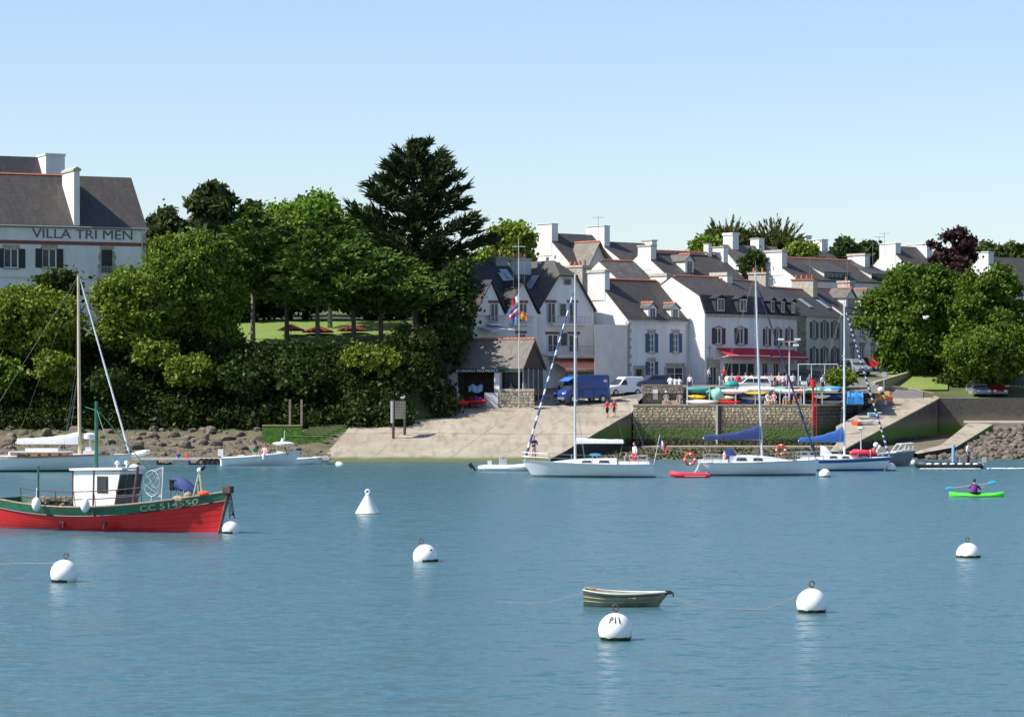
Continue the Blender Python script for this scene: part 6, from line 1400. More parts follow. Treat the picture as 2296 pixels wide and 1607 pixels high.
# grey launch behind the blue striped yacht
GL, hg = motorboat('launch', 'dark grey launch with an open windscreen frame behind the blue striped yacht', wl(1905, 1045), R(6), 5.3, 2.1, .8, 1.25, M['grey_paint'], M['pale_grey'])
b = MB(); zc = 1.25; pts = [(3.5, -.8, 1.1), (3.95, -.8, 1.72), (5.0, -.5, 1.8), (4.9, -.45, 1.3)]
for sd in (-1, 1):
    q = [Vector((x, y*sd, z)) for x, y, z in pts]; b.tube([*q, q[0]], .045, 5)
    for k in (.35, .7): b.tube([q[1].lerp(q[2], k), q[0].lerp(q[3], k)], .035, 4)
for i in (1, 2): b.tube([Vector((pts[i][0], -pts[i][1], pts[i][2])), Vector(pts[i])], .04, 5)
b.build('windscreen_frame', M['pale_grey'], GL)
b = MB(); b.tube([(.9, .0, .9), (.9, 0, 2.9)], .05, 6); b.ball((.9, 0, 2.95), (.28, .28, .14), 10, 6); b.build('radar_post', M['pale_grey'], GL, smooth=True)
b = MB(); rr = random.Random(4)
fl_ = thing('net_floats', 'cluster of red and white net floats hung on the grey launch', 'floats', GL.matrix_basis@Vector((1.9, -.9, 1.1)))
for i in range(11): b = MB(); b.ball((0, 0, 0), .13 if i < 8 else .22, 8, 6); o = b.build('float', M['orange'] if i < 8 else M['buoy_white'], fl_, (rr.uniform(-.28, .28), rr.uniform(-.1, .1), rr.uniform(0, .62)), smooth=True)
# ---- inflatables
def inflatable(name, label, stern, rz, L, B, r, m, patch=None, wood=None):
    t = thing(name, label, 'inflatable boat', stern, rz); b = MB(); pts = []
    for i in range(25):
        a = i/24; s = a*2-1; q = abs(s)
        if q > .45: x = L*.62*(1-(q-.45)/.55); y = math.copysign(B/2-r, s)
        else: th = s/.45*math.pi/2; x = L*.62+(L*.38-r)*math.cos(th); y = math.sin(th)*(B/2-r)
        pts.append((x, y, r*.75+.14*max(0, (x-L*.6)/L*2.5)))
    b.tube(pts, [r*.55]+[r]*23+[r*.55], 9); tu = b.build('tube', m, t, smooth=True); f = MB(); f.prism([(0.1, -B/2+r, r*.4), (L*.7, -B/2+r, r*.4), (L*.93, 0, r*.5), (L*.7, B/2-r, r*.4), (0.1, B/2-r, r*.4)], (0, 0, .05)); f.build('floor', M['grey_paint'], t)
    f = MB(); f.bx(.15, .22, -B/2+r, B/2-r, .1, r*1.9); f.build('transom', wood or M['mid_grey'], t)
    if patch:
        for i in range(patch):
            for sd in (-1,):
                x = L*.04+i*L*.098; f = MB(); f.tube([(x, sd*(B/2-r), r*.8), (x+L*.078, sd*(B/2-r), r*.8)], r*1.06, 9); f.build('white_patch', M['sail_white'], tu, smooth=True)
    return t
INF = inflatable('inflatable_boat', 'white inflatable boat with black outboard beside the bow of the left yacht', wl(1072, 1055), R(2), 4.3, 1.75, .25, M['gel_white']); outboard(INF, -.12, .42, M['black'], .85); [setattr(c, 'rotation_euler', (0, R(-38), 0)) for c in INF.children if c.name.startswith('outboard')]
b = MB(); b.bx(1.55, 2.1, -.3, .3, .3, .85); b.bx(1.6, 1.75, -.3, .3, .85, 1.05); b.build('seat_box', M['pale_grey'], INF); b = MB(); b.bx(.7, 1.0, -.25, .25, .4, .75); b.build('fuel_locker', M['gel_white'], INF)
RED = inflatable('inflatable_dinghy', 'small red inflatable dinghy floating under the stern of the navy covered yacht', wl(1590, 1070), R(181), 2.75, 1.3, .19, M['pink_red'])
for y in (-.47, .47): b = MB(); b.tube([(.3, y*1.36, .1), (1.7, y*1.36, .1)], .035, 5); b.build('rubbing_strip', M['c_palepink'], RED)
RIB = inflatable('rigid_inflatable', 'black inflatable boat with a row of white side patches speeding left', wl(2202, 1050), R(176), 5.15, 2.0, .27, M['black']); outboard(RIB, -.1, .45, M['pale_grey'], .9)
tb_ = [c for c in RIB.children if c.name.startswith('tube')][0]
for i in range(7): b = MB(); x = .35+i*.58; b.ball((x+.22, .90, .36), (.235, .10, .085), 10, 6); b.build('white_patch', M['sail_white'], tb_, smooth=True)
b = MB(); b.ball((5.2, .2, .45), .2, 10, 7); b.build('bow_fender', M['buoy_white'], RIB, smooth=True)
b = MB(); b.bx(1.2, 1.7, -.35, .35, .3, .9); b.build('console', M['grey_paint'], RIB)
post = P(2137.5, 1043, 236); b = MB(); b.tube([(0, 0, -1), (0, 0, 1.5)], .13, 8); o = tag(b.build('mooring_post', mat('sky_blue_paint', (.22, .45, .65), .5, .1), None, (post.x, post.y, 0)), 'pale blue post standing in the water behind the black inflatable', 'post')
wk = MB()
for i in range(45): p = RIB.location+Vector((random.uniform(.1, 3.5)+.2, random.uniform(-.7, .9), .02)); s = random.uniform(.04, .14); wk.ball((p.x, p.y, .01), (s*1.6, s, .04), 6, 4)
for i in range(60): p = RIB.matrix_basis@Vector((random.uniform(.2, 4.6), 1.0, 0)); s = random.uniform(.04, .12); wk.ball((p.x, p.y-.02, .01), (s*2, s, .04), 6, 4)
tag(wk.build('wake_foam', mat('foam', (.75, .78, .78), .9, .05)), kind='stuff')
# ---- rowing dinghy
DNG = thing('rowing_dinghy', 'small olive grey rowing dinghy tied between two mooring buoys', 'dinghy', wl(1311, 1357.5), R(-7)); hd = Hull(2.36, 1.15, .46, .36, .40, .42, .78, 2.0, .15, 0, .4, .75, .25)
hd.strip(MB(), lambda q: -.12, lambda q: hd.sheer(q), 20, 6).build('hull', M['olive_boat'], DNG, smooth=True); hd.strip(MB(), lambda q: .03, lambda q: hd.sheer(q)-.01, 20, 4, out=-.03).build('inner_hull', mat('dinghy_inside', (.33, .32, .23), .8, .2, 4), DNG, smooth=True)
d_ = MB(); hd.deck(d_, lambda q: .06, t1=.95, inset=.03); d_.build('floor', M['olive_boat'], DNG)
for k, z in enumerate((.14, .24, .33)):
    b = MB()
    for sd in (-1, 1): b.tube([hd.at(i/16*.95, z*hd.sheer(i/16)/.4, sd, .004) for i in range(17)], .011, 4)
    b.build('plank_edge', M['brown_wood'] if k == 2 else mat('pale_olive', (.36, .35, .24), .7, .2), DNG)
b = MB()
for sd in (-1, 1): b.tube([hd.at(i/16, hd.sheer(i/16)+.005, sd) for i in range(17)], .028, 5)
b.tube([hd.at(0, hd.sheer(0), -1), hd.at(0, hd.sheer(0), 1)], .028, 5); b.build('gunwale', mat('pale_gunwale', (.55, .54, .46), .6, .15), DNG)
for x in (.55, 1.35): b = MB(); w = hd.half(x/2.3)-.04; b.bx(x-.11, x+.11, -w, w, .24, .27); b.build('thwart', mat('thwart_wood', (.40, .36, .27), .8, .2), DNG)
b = MB(); b.tube([(1.1, .2, .3), (1.9, .18, .33)], .02, 5); b.bx(.12, .3, -.2, .15, .3, .5); b.build('oar', M['varnish'], DNG)
b = MB(); e = hd.at(1, hd.sheer(1), -1); b.bx(e.x-.12, e.x+.05, -.07, .07, e.z-.06, e.z+.04); b.tube([(e.x, 0, e.z), (e.x+.1, 0, e.z-.02), (e.x+.1, 0, e.z-.12)], .022, 5); b.build('bow_fitting', M['dark'], DNG)
# ---- kayak
KY = thing('kayak', 'bright green kayak with a paddler at the right edge', 'kayak', wl(2128, 1113.5), R(-3)); kh = MB(); rows = []
for i in range(21):
    t_ = i/20; w = .29*math.sin(math.pi*t_)**.75+.01; zt = .09+.10*abs(2*t_-1)**2.5; rows.append([(3.05*t_, w*math.cos(a), (.02+zt/2)+(zt/2+.1)*math.sin(a)) for a in [k*math.pi/6 for k in range(12)]])
kh.loft(rows, closed=True); kh.build('hull', M['lime'], KY, smooth=True); b = MB(); b.lathe([(.30, .20), (.33, .27), (.26, .27), (.24, .1)], 16, (1.42, 0, 0)); o = b.build('cockpit_rim', M['black'], KY)
# ---- mooring buoys
def buoy(label, px, py, dia, tilt=0.0, az=0.0, ring=True, weed=True, sink=.66, txt=None, stain=None, squat=1.0, group='white mooring buoys'):
    p = wl(px, py); r = dia/2*p.y/FP; t = thing('mooring_buoy', label, 'mooring buoy', p, 0, group); b = MB(); zc = r*sink-.02
    pr = [(r*math.sin(math.pi*i/18), zc-r*math.cos(math.pi*i/18)*squat) for i in range(1, 19)]; pr = [(max(a, .01), z) for a, z in pr]
    b.lathe(pr, 28); body = b.build('float', M['buoy_white'], t, smooth=True); body.rotation_euler = (tilt*math.sin(az), tilt, 0)
    if weed:
        q = MB(); rb = r*math.sqrt(max(.05, 1-sink**2))*1.0; prof = []
        for z in (-.12, -.02, .03, .075): prof.append((r*math.sqrt(max(.02, 1-((z-zc)/r)**2))+.012, z))
        q.lathe(prof, 28); q.v = [(x, y, z+(.018*math.sin(math.atan2(y, x)*9+px) if z > .05 else 0)) for x, y, z in q.v]; q.build('weed_band', M['weed'], t, smooth=True)
    if ring:
        q = MB(); zt = zc+r*squat; q.tube([(0, 0, zt-.05), (0, 0, zt+.06)], .03, 6); q.tube([(.07*math.cos(a), 0, zt+.12+.08*math.sin(a)) for a in [i*math.pi/6 for i in range(13)]], .02, 5); o = q.build('mooring_ring', M['rust'], t); o.rotation_euler = (tilt*math.sin(az), tilt, 0)
    if txt:
        me = text_mesh(txt, 1, .0, 'CENTER', .02); el0 = R(28); bm = bmesh.new(); bm.from_mesh(me); bmesh.ops.triangulate(bm, faces=bm.faces)
        for _ in range(2): bmesh.ops.subdivide_edges(bm, edges=bm.edges, cuts=1, use_grid_fill=True)
        bm.to_mesh(me); bm.free()
        for v in me.vertices:
            x, y, z = v.co; a = x*.60-.06; e = el0+y*.62; rr = r+.012; v.co = (rr*math.cos(e)*math.sin(a), -rr*math.cos(e)*math.cos(a), zc+rr*math.sin(e))
        letters(me, M['brown_wood'], t)
    if stain:
        for sx, sz, w_, m_ in stain: q = MB(); q.ball((0, 0, 0), (w_, .02, w_*.6), 8, 5); a = sx; e = sz; q.build('stain', M[m_], t, (r*math.cos(e)*math.sin(a), -r*math.cos(e)*math.cos(a), zc+r*math.sin(e)))
    return t, r
B1, _ = buoy('round white buoy nearest the left edge with a rope leading off it', 142, 1304, 62, .1, 0)
buoy('white buoy with a black base just under the fishing boat bow', 516, 1195, 41, .2, 0, ring=False, sink=.5)
B4, _ = buoy('white buoy with orange marks and rusty shackle right of the conical buoy', 956, 1258, 55, -.25, 0, stain=((-1.0, .5, .05, 'orange'), (.5, .6, .05, 'rust'), (-.75, .7, .04, 'orange')), sink=.45)
B5, _ = buoy('white buoy lettered P11 in front of the rowing dinghy', 1380, 1434, 77, 0, 0, txt='P11', sink=.62)
B6, _ = buoy('white buoy holding the bow rope of the rowing dinghy', 1820, 1372, 69, 0, 0, sink=.60)
buoy('white buoy at the right side under the kayak', 2171, 1249, 54, -.05, 0, sink=.25)
buoy('small white buoy in front of the blue striped yacht', 1849.5, 1069, 27, 0, 0, ring=False, sink=.4); buoy('small white buoy with dark base under the grey launch', 1997, 1055, 24, 0, 0, ring=False, sink=.5)
buoy('white buoy at the bow of the classic yacht behind the wheelhouse', 301, 1059, 30, 0, 0, ring=False, sink=.3, weed=False); buoy('tiny white buoy floating off the middle of the slipway', 872, 1030.5, 14, .2, 0, ring=False, sink=.6)
buoy('flat white buoy right of the pontoon end', 762, 1043, 21, .5, 0, ring=False, sink=.1, weed=False, squat=.7)
cp = wl(824, 1151); CB = thing('conical_buoy', 'white conical buoy with a lifting eye on its tip', 'conical buoy', cp); k = cp.y/FP
b = MB(); r0 = 28*k; b.lathe([(r0*.6, -.2), (r0, 0), (r0*.97, .05), (r0*.16, 42*k), (r0*.14, 44*k)], 26); b.build('cone', M['buoy_white'], CB, smooth=True)
b = MB(); b.tube([(.10*math.cos(a), 0, 49*k+.10*math.sin(a)) for a in [i*math.pi/8 for i in range(17)]], .045, 6); b.build('lifting_eye', M['buoy_white'], CB, smooth=True)
b = MB(); b.lathe([(r0+.01, -.12), (r0+.015, .0), (r0*.985, .035)], 26); b.build('weed_band', mat('rust_weed', (.13, .12, .03), .9, .4, 6), CB)
def rope_thing(label, pts, r=.006): b = MB(); b.tube(pts, r, 5); tag(b.build('mooring_rope', M['rope']), label, 'rope')
a = DNG.matrix_basis@Vector((2.42, 0, .34)); e = B6.location+Vector((0, 0, .72)); pts = [a.lerp(e, i/14)-Vector((0, 0, .62*math.sin(math.pi*i/14)**.8)) for i in range(15)]; pts = [Vector((p.x, p.y, max(p.z, .015))) for p in pts]
rope_thing('slack rope from the dinghy bow to the right hand mooring buoy', pts); a = DNG.matrix_basis@Vector((0, 0, .4)); e = wl(1172, 1352); pts = [a.lerp(e, i/10) for i in range(11)]; pts = [Vector((p.x, p.y, max(.015, .4*(1-i/10)**2))) for i, p in enumerate(pts)]+[wl(1140, 1351)+Vector((0, 0, .02)), wl(1105, 1350)+Vector((0, 0, .02))]
rope_thing('slack stern rope floating left of the rowing dinghy', pts); a = B1.location+Vector((-.05, 0, .62)); e = P(60, 1262, B1.location.y+.5); rope_thing('taut rope leading left from the nearest left buoy', [a, a.lerp(e, .5)-Vector((0, 0, .03)), e, e+(e-a)], .012)
# orange lifebuoys
def lifebuoy(label, pos, r=.36, rz=0, m='orange'):
    t = thing('lifebuoy', label, 'lifebuoy', pos, rz, 'orange lifebuoys on the yachts'); b = MB(); b.tube([(r*math.cos(a), 0, r*math.sin(a)) for a in [i*math.pi/10 for i in range(21)]], .10, 8); b.build('ring', M[m], t, smooth=True)
    for a in (0, 1.57, 3.14, 4.71): b = MB(); b.tube([((r-.01)*math.cos(a+d_), 0, (r-.01)*math.sin(a+d_)) for d_ in (-.16, 0, .16)], .105, 8); b.build('white_band', M['buoy_white'], t, smooth=True)
lifebuoy('orange horseshoe ring on the stern rail of the navy covered yacht', P(1547, 1029, Y2.location.y-1.3), .36, 0); lifebuoy('orange ring on the stern of the blue striped yacht', P(1751, 1008, Y3.location.y-.6), .33)
# mast top flag halyard pole with flags by the gabled house
fp = P(1164, 904, 271.8); FM = thing('flag_mast', 'tall slim flag mast with a crosstree in front of the gabled house', 'flag mast', fp); Hm = Z(535, 271.8)-fp.z
b = MB(); b.tube([(0, 0, -.3), (0, 0, Hm*.55), (-.05, 0, Hm)], [.075, .055, .03], 7); b.build('pole', M['pale_grey'], FM); b = MB(); zc = Z(553, 271.8)-fp.z; b.tube([(-.65, 0, zc), (.6, 0, zc)], .03, 5); b.build('crosstree', M['pale_grey'], FM)
b = MB(); wire(b, (-.6, 0, zc), (-.35, 0, 3), .008); wire(b, (.55, 0, zc), (.3, 0, 3), .008); b.build('halyard', M['rope'], FM)
ff = lambda px, py: P(px, py, 271.5)
flag('red_white_flag', 'red and white flag flying highest on the flag mast', ff(1162, 660), .95, .7, ('c_white', 'c_red'), .7, R(180)); flag('union_flag', 'blue flag with red and white bands flying in the middle of the flag mast', ff(1161, 683), 1.35, .95, ('c_purple', 'c_white', 'c_red', 'c_blue'), .75, R(184), False)
flag('orange_flag', 'orange and yellow flag on the right side of the flag mast', ff(1166, 697), .75, .75, ('c_orange', 'yellow', 'c_orange'), .35, R(10), False); flag('blue_white_flag', 'blue and white flag hanging lowest on the flag mast', ff(1162, 702), .9, .75, ('c_blue', 'c_white', 'c_blue'), .8, R(176))
# ------------------------------------------------------------------ people
def person_mesh(pose):
    """one continuous body grown over a skeleton, head with a face and hands with five fingers; face material by body zone"""
    J = dict(pel=(0, 0, .95), sp=(0, 0, 1.16), ch=(0, -.01, 1.36), nk=(0, 0, 1.50), hd=(0, -.02, 1.60))
    for s, n in ((-1, 'l'), (1, 'r')):
        J.update({'sh'+n: (s*.18, 0, 1.42), 'el'+n: (s*.25, .03, 1.14), 'wr'+n: (s*.26, -.07, .90), 'hp'+n: (s*.09, 0, .90), 'kn'+n: (s*.11, -.02, .50), 'an'+n: (s*.12, .03, .09), 'to'+n: (s*.14, -.15, .04)})
    if pose == 'walk': J.update(knl=(-.10, -.16, .52), anl=(-.11, -.10, .11), tol=(-.12, -.28, .07), knr=(.10, .06, .50), anr=(.11, .30, .14), tor=(.12, .16, .05), ell=(-.25, .12, 1.16), wrl=(-.25, .05, .93), elr=(.25, -.08, 1.15), wrr=(.24, -.24, 1.0))
    if pose == 'hands': J.update(ell=(-.29, .02, 1.17), wrl=(-.10, -.25, 1.20), elr=(.29, .02, 1.17), wrr=(.10, -.26, 1.22))
    if pose in ('sit', 'paddle'):
        dz = -.50
        for k in ('pel', 'sp', 'ch', 'nk', 'hd', 'shl', 'shr', 'ell', 'elr', 'wrl', 'wrr', 'hpl', 'hpr'): x, y, z = J[k]; J[k] = (x, y, z+dz)
        J.update(knl=(-.13, -.45, .46), knr=(.13, -.45, .46), anl=(-.13, -.46, .09), anr=(.13, -.46, .09), tol=(-.14, -.64, .04), tor=(.14, -.64, .04), ell=(-.27, -.10, .68), elr=(.27, -.10, .68), wrl=(-.16, -.33, .56), wrr=(.16, -.33, .56))
        if pose == 'paddle': J.update(ell=(-.34, -.10, .70), wrl=(-.36, -.32, .78), elr=(.34, -.14, .74), wrr=(.36, -.34, .88), knl=(-.16, -.5, .50), knr=(.16, -.5, .50), anl=(-.12, -.95, .40), anr=(.12, -.95, .40), tol=(-.12, -1.05, .5), tor=(.12, -1.05, .5))
    RD = dict(pel=(.155, .115), sp=(.135, .10), ch=(.165, .115), nk=(.058, .06), hd=(.06, .07)); RD.update({a+n: r for n in 'lr' for a, r in dict(sh=(.075, .07), el=(.046, .046), wr=(.032, .030), hp=(.10, .10), kn=(.060, .062), an=(.042, .045), to=(.038, .03)).items()})
    names = list(J); E = [('pel', 'sp'), ('sp', 'ch'), ('ch', 'nk'), ('nk', 'hd')]
    for n in 'lr': E += [('ch', 'sh'+n), ('sh'+n, 'el'+n), ('el'+n, 'wr'+n), ('pel', 'hp'+n), ('hp'+n, 'kn'+n), ('kn'+n, 'an'+n), ('an'+n, 'to'+n)]
    me = bpy.data.meshes.new('body'); me.from_pydata([J[k] for k in names], [(names.index(a), names.index(b)) for a, b in E], [])
    o = bpy.data.objects.new('body', me); COL.objects.link(o); mod = o.modifiers.new('skin', 'SKIN'); o.modifiers.new('sub', 'SUBSURF').levels = 1; o.modifiers['sub'].render_levels = 1
    for i, k in enumerate(names): me.skin_vertices[0].data[i].radius = RD[k]; me.skin_vertices[0].data[i].use_root = (k == 'pel')
    ev = bpy.data.meshes.new_from_object(o.evaluated_get(bpy.context.evaluated_depsgraph_get())); bpy.data.objects.remove(o)
    V = [tuple(v.co) for v in ev.vertices]; F = [tuple(p.vertices) for p in ev.polygons]; MI = []
    zone = {('pel', 'sp'): 1, ('sp', 'ch'): 1, ('ch', 'nk'): 1, ('nk', 'hd'): 0}
    for n in 'lr': zone.update({('ch', 'sh'+n): 1, ('sh'+n, 'el'+n): 1, ('el'+n, 'wr'+n): 0, ('pel', 'hp'+n): 2, ('hp'+n, 'kn'+n): 2, ('kn'+n, 'an'+n): 3, ('an'+n, 'to'+n): 4})
    for f in F:
        c = sum((Vector(V[i]) for i in f), Vector())/len(f); best = (9, 0)
        for (a, b), zn in zone.items():
            A, B = Vector(J[a]), Vector(J[b]); t = max(0, min(1, (c-A).dot(B-A)/(B-A).length_squared)); dd = (c-A.lerp(B, t)).length
            if dd < best[0]: best = (dd, zn if not (a.startswith('pel') and b == 'sp' and t < .35) else 2)
        MI.append(best[1])
    mb = MB(); mb.v, mb.f, mb.mi = V, F, MI; hx, hy, hz = J['hd']; hz += .07; hy -= .015
    mb.cur = 0; mb.ball((hx, hy, hz), (.078, .098, .122), 12, 9); mb.tube([(hx, hy-.085, hz+.02), (hx, hy-.122, hz-.02), (hx, hy-.09, hz-.03)], [.008, .018, .012], 6)
    for s in (-1, 1): mb.ball((hx+s*.08, hy+.01, hz), (.014, .026, .034), 6, 5)
    mb.cur = 5; mb.ball((hx, hy+.018, hz+.028), (.086, .098, .112), 12, 8)
    for s in (-1, 1): mb.ball((hx+s*.032, hy-.088, hz+.015), (.011, .009, .008), 6, 4)
    mb.ball((hx, hy-.088, hz-.055), (.024, .008, .006), 6, 4)
    mb.cur = 0
    for n, s in (('l', -1), ('r', 1)):
        w = Vector(J['wr'+n]); d = (w-Vector(J['el'+n])).normalized(); sd = d.cross(Vector((0, 1, 0))).normalized() if abs(d.y) < .9 else Vector((1, 0, 0)); cu = d.cross(sd)
        mb.tube([w, w+d*.05, w+d*.10], [.028, .040, .036], 7)
        for k, ln in enumerate((.07, .08, .075, .06)):
            a = w+d*.09+sd*(k-1.5)*.021; mb.tube([a-d*.02, a+d*ln*.5, a+d*ln*.85+cu*.02], [.011, .010, .007], 5)
        a = w+d*.035-sd*s*.03; mb.tube([a, a-sd*s*.03+d*.03, a-sd*s*.035+d*.06], [.013, .011, .008], 5)
    return mb.mesh('body', [M['skin']]*6, 2)
BODY = {}
def person(label, pos, rz, pose='stand', shirt='white', legs='navy', shorts=True, hair='hair', scale=1.0, hat=None, shoes='black', vest=None):
    if pose not in BODY: BODY[pose] = person_mesh(pose)
    o = link('person', BODY[pose], None, pos, rz); o.scale = (scale,)*3
    cols = [M['skin'], M['c_'+shirt], M['c_'+legs], M['skin'] if shorts else M['c_'+legs], M['c_'+shoes], M[hair] if hair in M else M['c_'+hair]]
    for i, m in enumerate(cols): o.material_slots[i].link = 'OBJECT'; o.material_slots[i].material = m
    if hat:
        z = 1.70 if pose not in ('sit', 'paddle') else 1.20; b = MB(); b.lathe([(.15, z), (.15, z+.015), (.095, z+.03), (.085, z+.10), (.03, z+.125)], 12, (0, -.02, 0)); b.build('hat', M['c_'+hat], o)
    if vest: b = MB(); b.lathe([(.17, .56), (.20, .66), (.21, .82), (.16, .93)], 12, (0, 0, 0)); b.v = [(x, y*.78, z) for x, y, z in b.v]; b.build('buoyancy_vest', M['c_'+vest], o, smooth=True)
    return tag(o, label, 'person')
def slip_pt(px, py): d = (HC+SLOPE*241)/(SLOPE+(py-HY)/FP); return P(px, py, d)
yp = lambda Y, v: Y.matrix_basis@Vector(v)
person('man in dark polo shirt and pink shorts standing on the left yacht foredeck', yp(Y1, (8.45, .05, 1.06)), R(10), 'hands', 'navy', 'palepink')
person('person in white t shirt and red shorts standing in the left yacht cockpit', yp(Y1, (1.55, .2, .62)), R(-60), 'stand', 'white', 'red'); person('grey shirted person sitting in the cockpit of the left yacht', yp(Y1, (2.15, .15, .45)), R(60), 'sit', 'grey', 'navy')
person('person in pink sitting under the navy sprayhood', yp(Y2, (2.35, -.25, .62)), R(100), 'sit', 'palepink', 'navy')
person('woman in a bright pink top and black shorts walking on the slipway', slip_pt(1361.5, 938), R(200), 'walk', 'pink', 'black', True, scale=.98); person('person in a dark red dress with pale hair walking on the slipway', slip_pt(1377, 936), R(190), 'walk', 'red', 'black', hair='khaki', scale=.92)
for px, sc, lb in ((1503, 1.05, 'leftmost of three people in white sitting on the low wall'), (1513.5, .95, 'middle one of three people in white sitting on the low wall'), (1523, .95, 'right one of three people in white sitting on the low wall')): person(lb, (X(px, 277.3), 277.45, 6.02), R(170), 'sit', 'white', 'grey', scale=sc)
b = MB(); b.bx(X(1485, 276), X(1532, 276), 276.3, 276.85, 4.6, 4.98); b.build('ledge', M['stone_pale'], rwall)
person('person in a white hat and shirt sitting at the foot of the low wall', (X(1494, 276), 276.5, 4.55), R(5), 'sit', 'white', 'palepink', hat='white'); person('bare headed person in white sitting at the foot of the low wall', (X(1524, 276), 276.5, 4.55), R(-15), 'sit', 'white', 'palepink')
b = MB(); b.bx(X(1714, 270), X(1742, 270), 269.75, 270.3, 4.6, 4.98); tag(b.build('stone_block', M['stone_pale']), 'pale stone block on the quay edge used as a seat', 'block')
person('person in white and pink sitting on the quay edge near the mast', (X(1722, 270), 269.95, 4.55), R(25), 'sit', 'white', 'palepink'); person('person in salmon clothes sitting on the quay edge', (X(1735, 270), 269.95, 4.55), R(-10), 'sit', 'palepink', 'white', hair='navy')
person('waiter in a white shirt and navy trousers by the shop door', (X(1590, 288), 288, plaza_z(1590, 288)+.05), R(60), 'stand', 'white', 'navy', False); person('driver in a white sweater standing in the black inflatable', yp(RIB, (1.05, .1, .22)), R(60), 'stand', 'white', 'navy', False)
person('person in a green top sitting in the hard topped motor boat', yp(MBT, (2.5, -.35, .42)), R(40), 'sit', 'green', 'grey'); person('person in a pale pink top sitting in the hard topped motor boat', yp(MBT, (3.3, -.2, .42)), R(-30), 'sit', 'palepink', 'white')
K = person('paddler in a purple vest sitting in the green kayak', yp(KY, (1.40, 0, -.28)), R(150), 'paddle', 'navy', 'black', vest='purple')
pd = thing('paddle', 'double paddle with pale blue blades held by the kayaker', 'paddle', yp(KY, (1.25, .33, .62)), R(-10)); pd.rotation_euler.y = R(-8)
b = MB(); b.tube([(-1.05, 0, 0), (1.05, 0, 0)], .017, 6); b.build('shaft', M['c_palepink'], pd)
for s in (-1, 1): b = MB(); b.ball((s*1.2, 0, 0), (.26, .02, .10), 10, 6); b.build('blade', M['cyan'], pd)
for px, c, lb in ((1869, 'white', 'man in a white shirt at the end of the cafe terrace'), (1880, 'white', 'second person in white at the end of the cafe terrace'), (1893, 'palepink', 'person in pale pink by the silver car'), (1931, 'orange', 'person in orange beside the street')): person(lb, (X(px, 287.3), 287.3, (plaza_z(1880, 287.3) if px < 1925 else ground_z(X(px, 287.3), 287.3))+.12), R(20), 'stand', c, 'grey')
person('person in a khaki shirt standing at the port office', P(1146, 901, 274), R(20), 'stand', 'khaki', 'navy', False)
# ------------------------------------------------------------------ vehicles: local x towards the front
def vehicle(name, label, pos, rz, L, W, prof, belt, m, cab, wheels=(.18, .80), wr=.31, sidewin=(), cat='car', group='parked cars'):
    """prof: side outline (x, z) of the body; the sides lean in above the belt line"""
    t = thing(name, label, cat, pos, rz, group); b = MB(); n = len(prof)
    yv = lambda z: W/2 if z <= belt else W/2-(z-belt)*.16
    a = [Vector((x, -yv(z), z)) for x, z in prof]; e = [Vector((x, yv(z), z)) for x, z in prof]
    b.add(a+e, [tuple(range(n-1, -1, -1)), tuple(range(n, 2*n))]+[(i, (i+1) % n, n+(i+1) % n, n+i) for i in range(n)]); bo = b.build('body', m, t)
    bv = bo.modifiers.new('edge', 'BEVEL'); bv.width = .07; bv.segments = 2; bv.limit_method = 'ANGLE'; bv.angle_limit = R(20)
    for poly in sidewin:
        for s in (-1, 1): g = MB(); g.prism([Vector((x, s*(yv(z)+.004), z)) for x, z in poly], (0, s*.008, 0)); g.build('side_window', M['glass'], t)
    for (x0, z0, x1, z1) in cab:
        w0, w1 = yv(z0)-.12, yv(z1)-.12; nn = Vector((z1-z0, 0, x0-x1)).normalized()*.012; nn = nn if nn.x*(1 if (x0+x1)/2 > L/2 else -1) > 0 else -nn
        g = MB(); g.prism([Vector((x0, -w0, z0))+nn, Vector((x0, w0, z0))+nn, Vector((x1, w1, z1))+nn, Vector((x1, -w1, z1))+nn], nn*.7); g.build('windscreen', M['glass'], t)
    for q in wheels:
        for s in (-1, 1):
            w = MB(); w.lathe([(wr*.6, -.1), (wr, -.09), (wr, .09), (wr*.6, .1)], 16); wo = w.build('wheel', M['black'], t, (L*q, s*(W/2-.08), wr)); wo.rotation_euler.x = R(90); w = MB(); w.lathe([(wr*.58, -.112), (wr*.3, -.118), (wr*.3, .118), (wr*.58, .112)], 12); w.build('rim', M['metal'], wo)
    zf = max(.5, belt*.68); b = MB()
    for s in (-1, 1): b = MB(); b.box((L-.02, s*(W/2-.28), zf), (.1, .3, .16)); b.build('headlight', M['lamp'], t)
    for s in (-1, 1): b = MB(); b.box((.02, s*(W/2-.18), zf+.05), (.08, .16, .24)); b.build('tail_light', M['red_paint'], t)
    b = MB(); b.box((L+.02, 0, .42), (.14, W*.94, .2)); b.build('bumper', M['grey_paint'], t); b = MB(); b.box((-.02, 0, .42), (.14, W*.94, .2)); b.build('bumper', M['grey_paint'], t)
    return t
def hatch(L, H, belt=.92): return [(0, .3), (0, belt), (.25, H*.93), (.6, H), (L*.56, H), (L*.72, belt+.03), (L*.97, belt-.18), (L, .62), (L, .3), (L*.5, .22)]
def hwin(L, H, belt=.92): return [[(.32, belt+.06), (.5, H-.14), (L*.33, H-.10), (L*.33, belt+.06)], [(L*.35, belt+.06), (L*.35, H-.10), (L*.54, H-.10), (L*.67, belt+.06)]]
p = P(1352, 887, 275.5); ang = R(180+34); Lv_ = 5.3
p = Vector((p.x+.2, p.y+1.5, slip_z(p.y+.3)+.05))
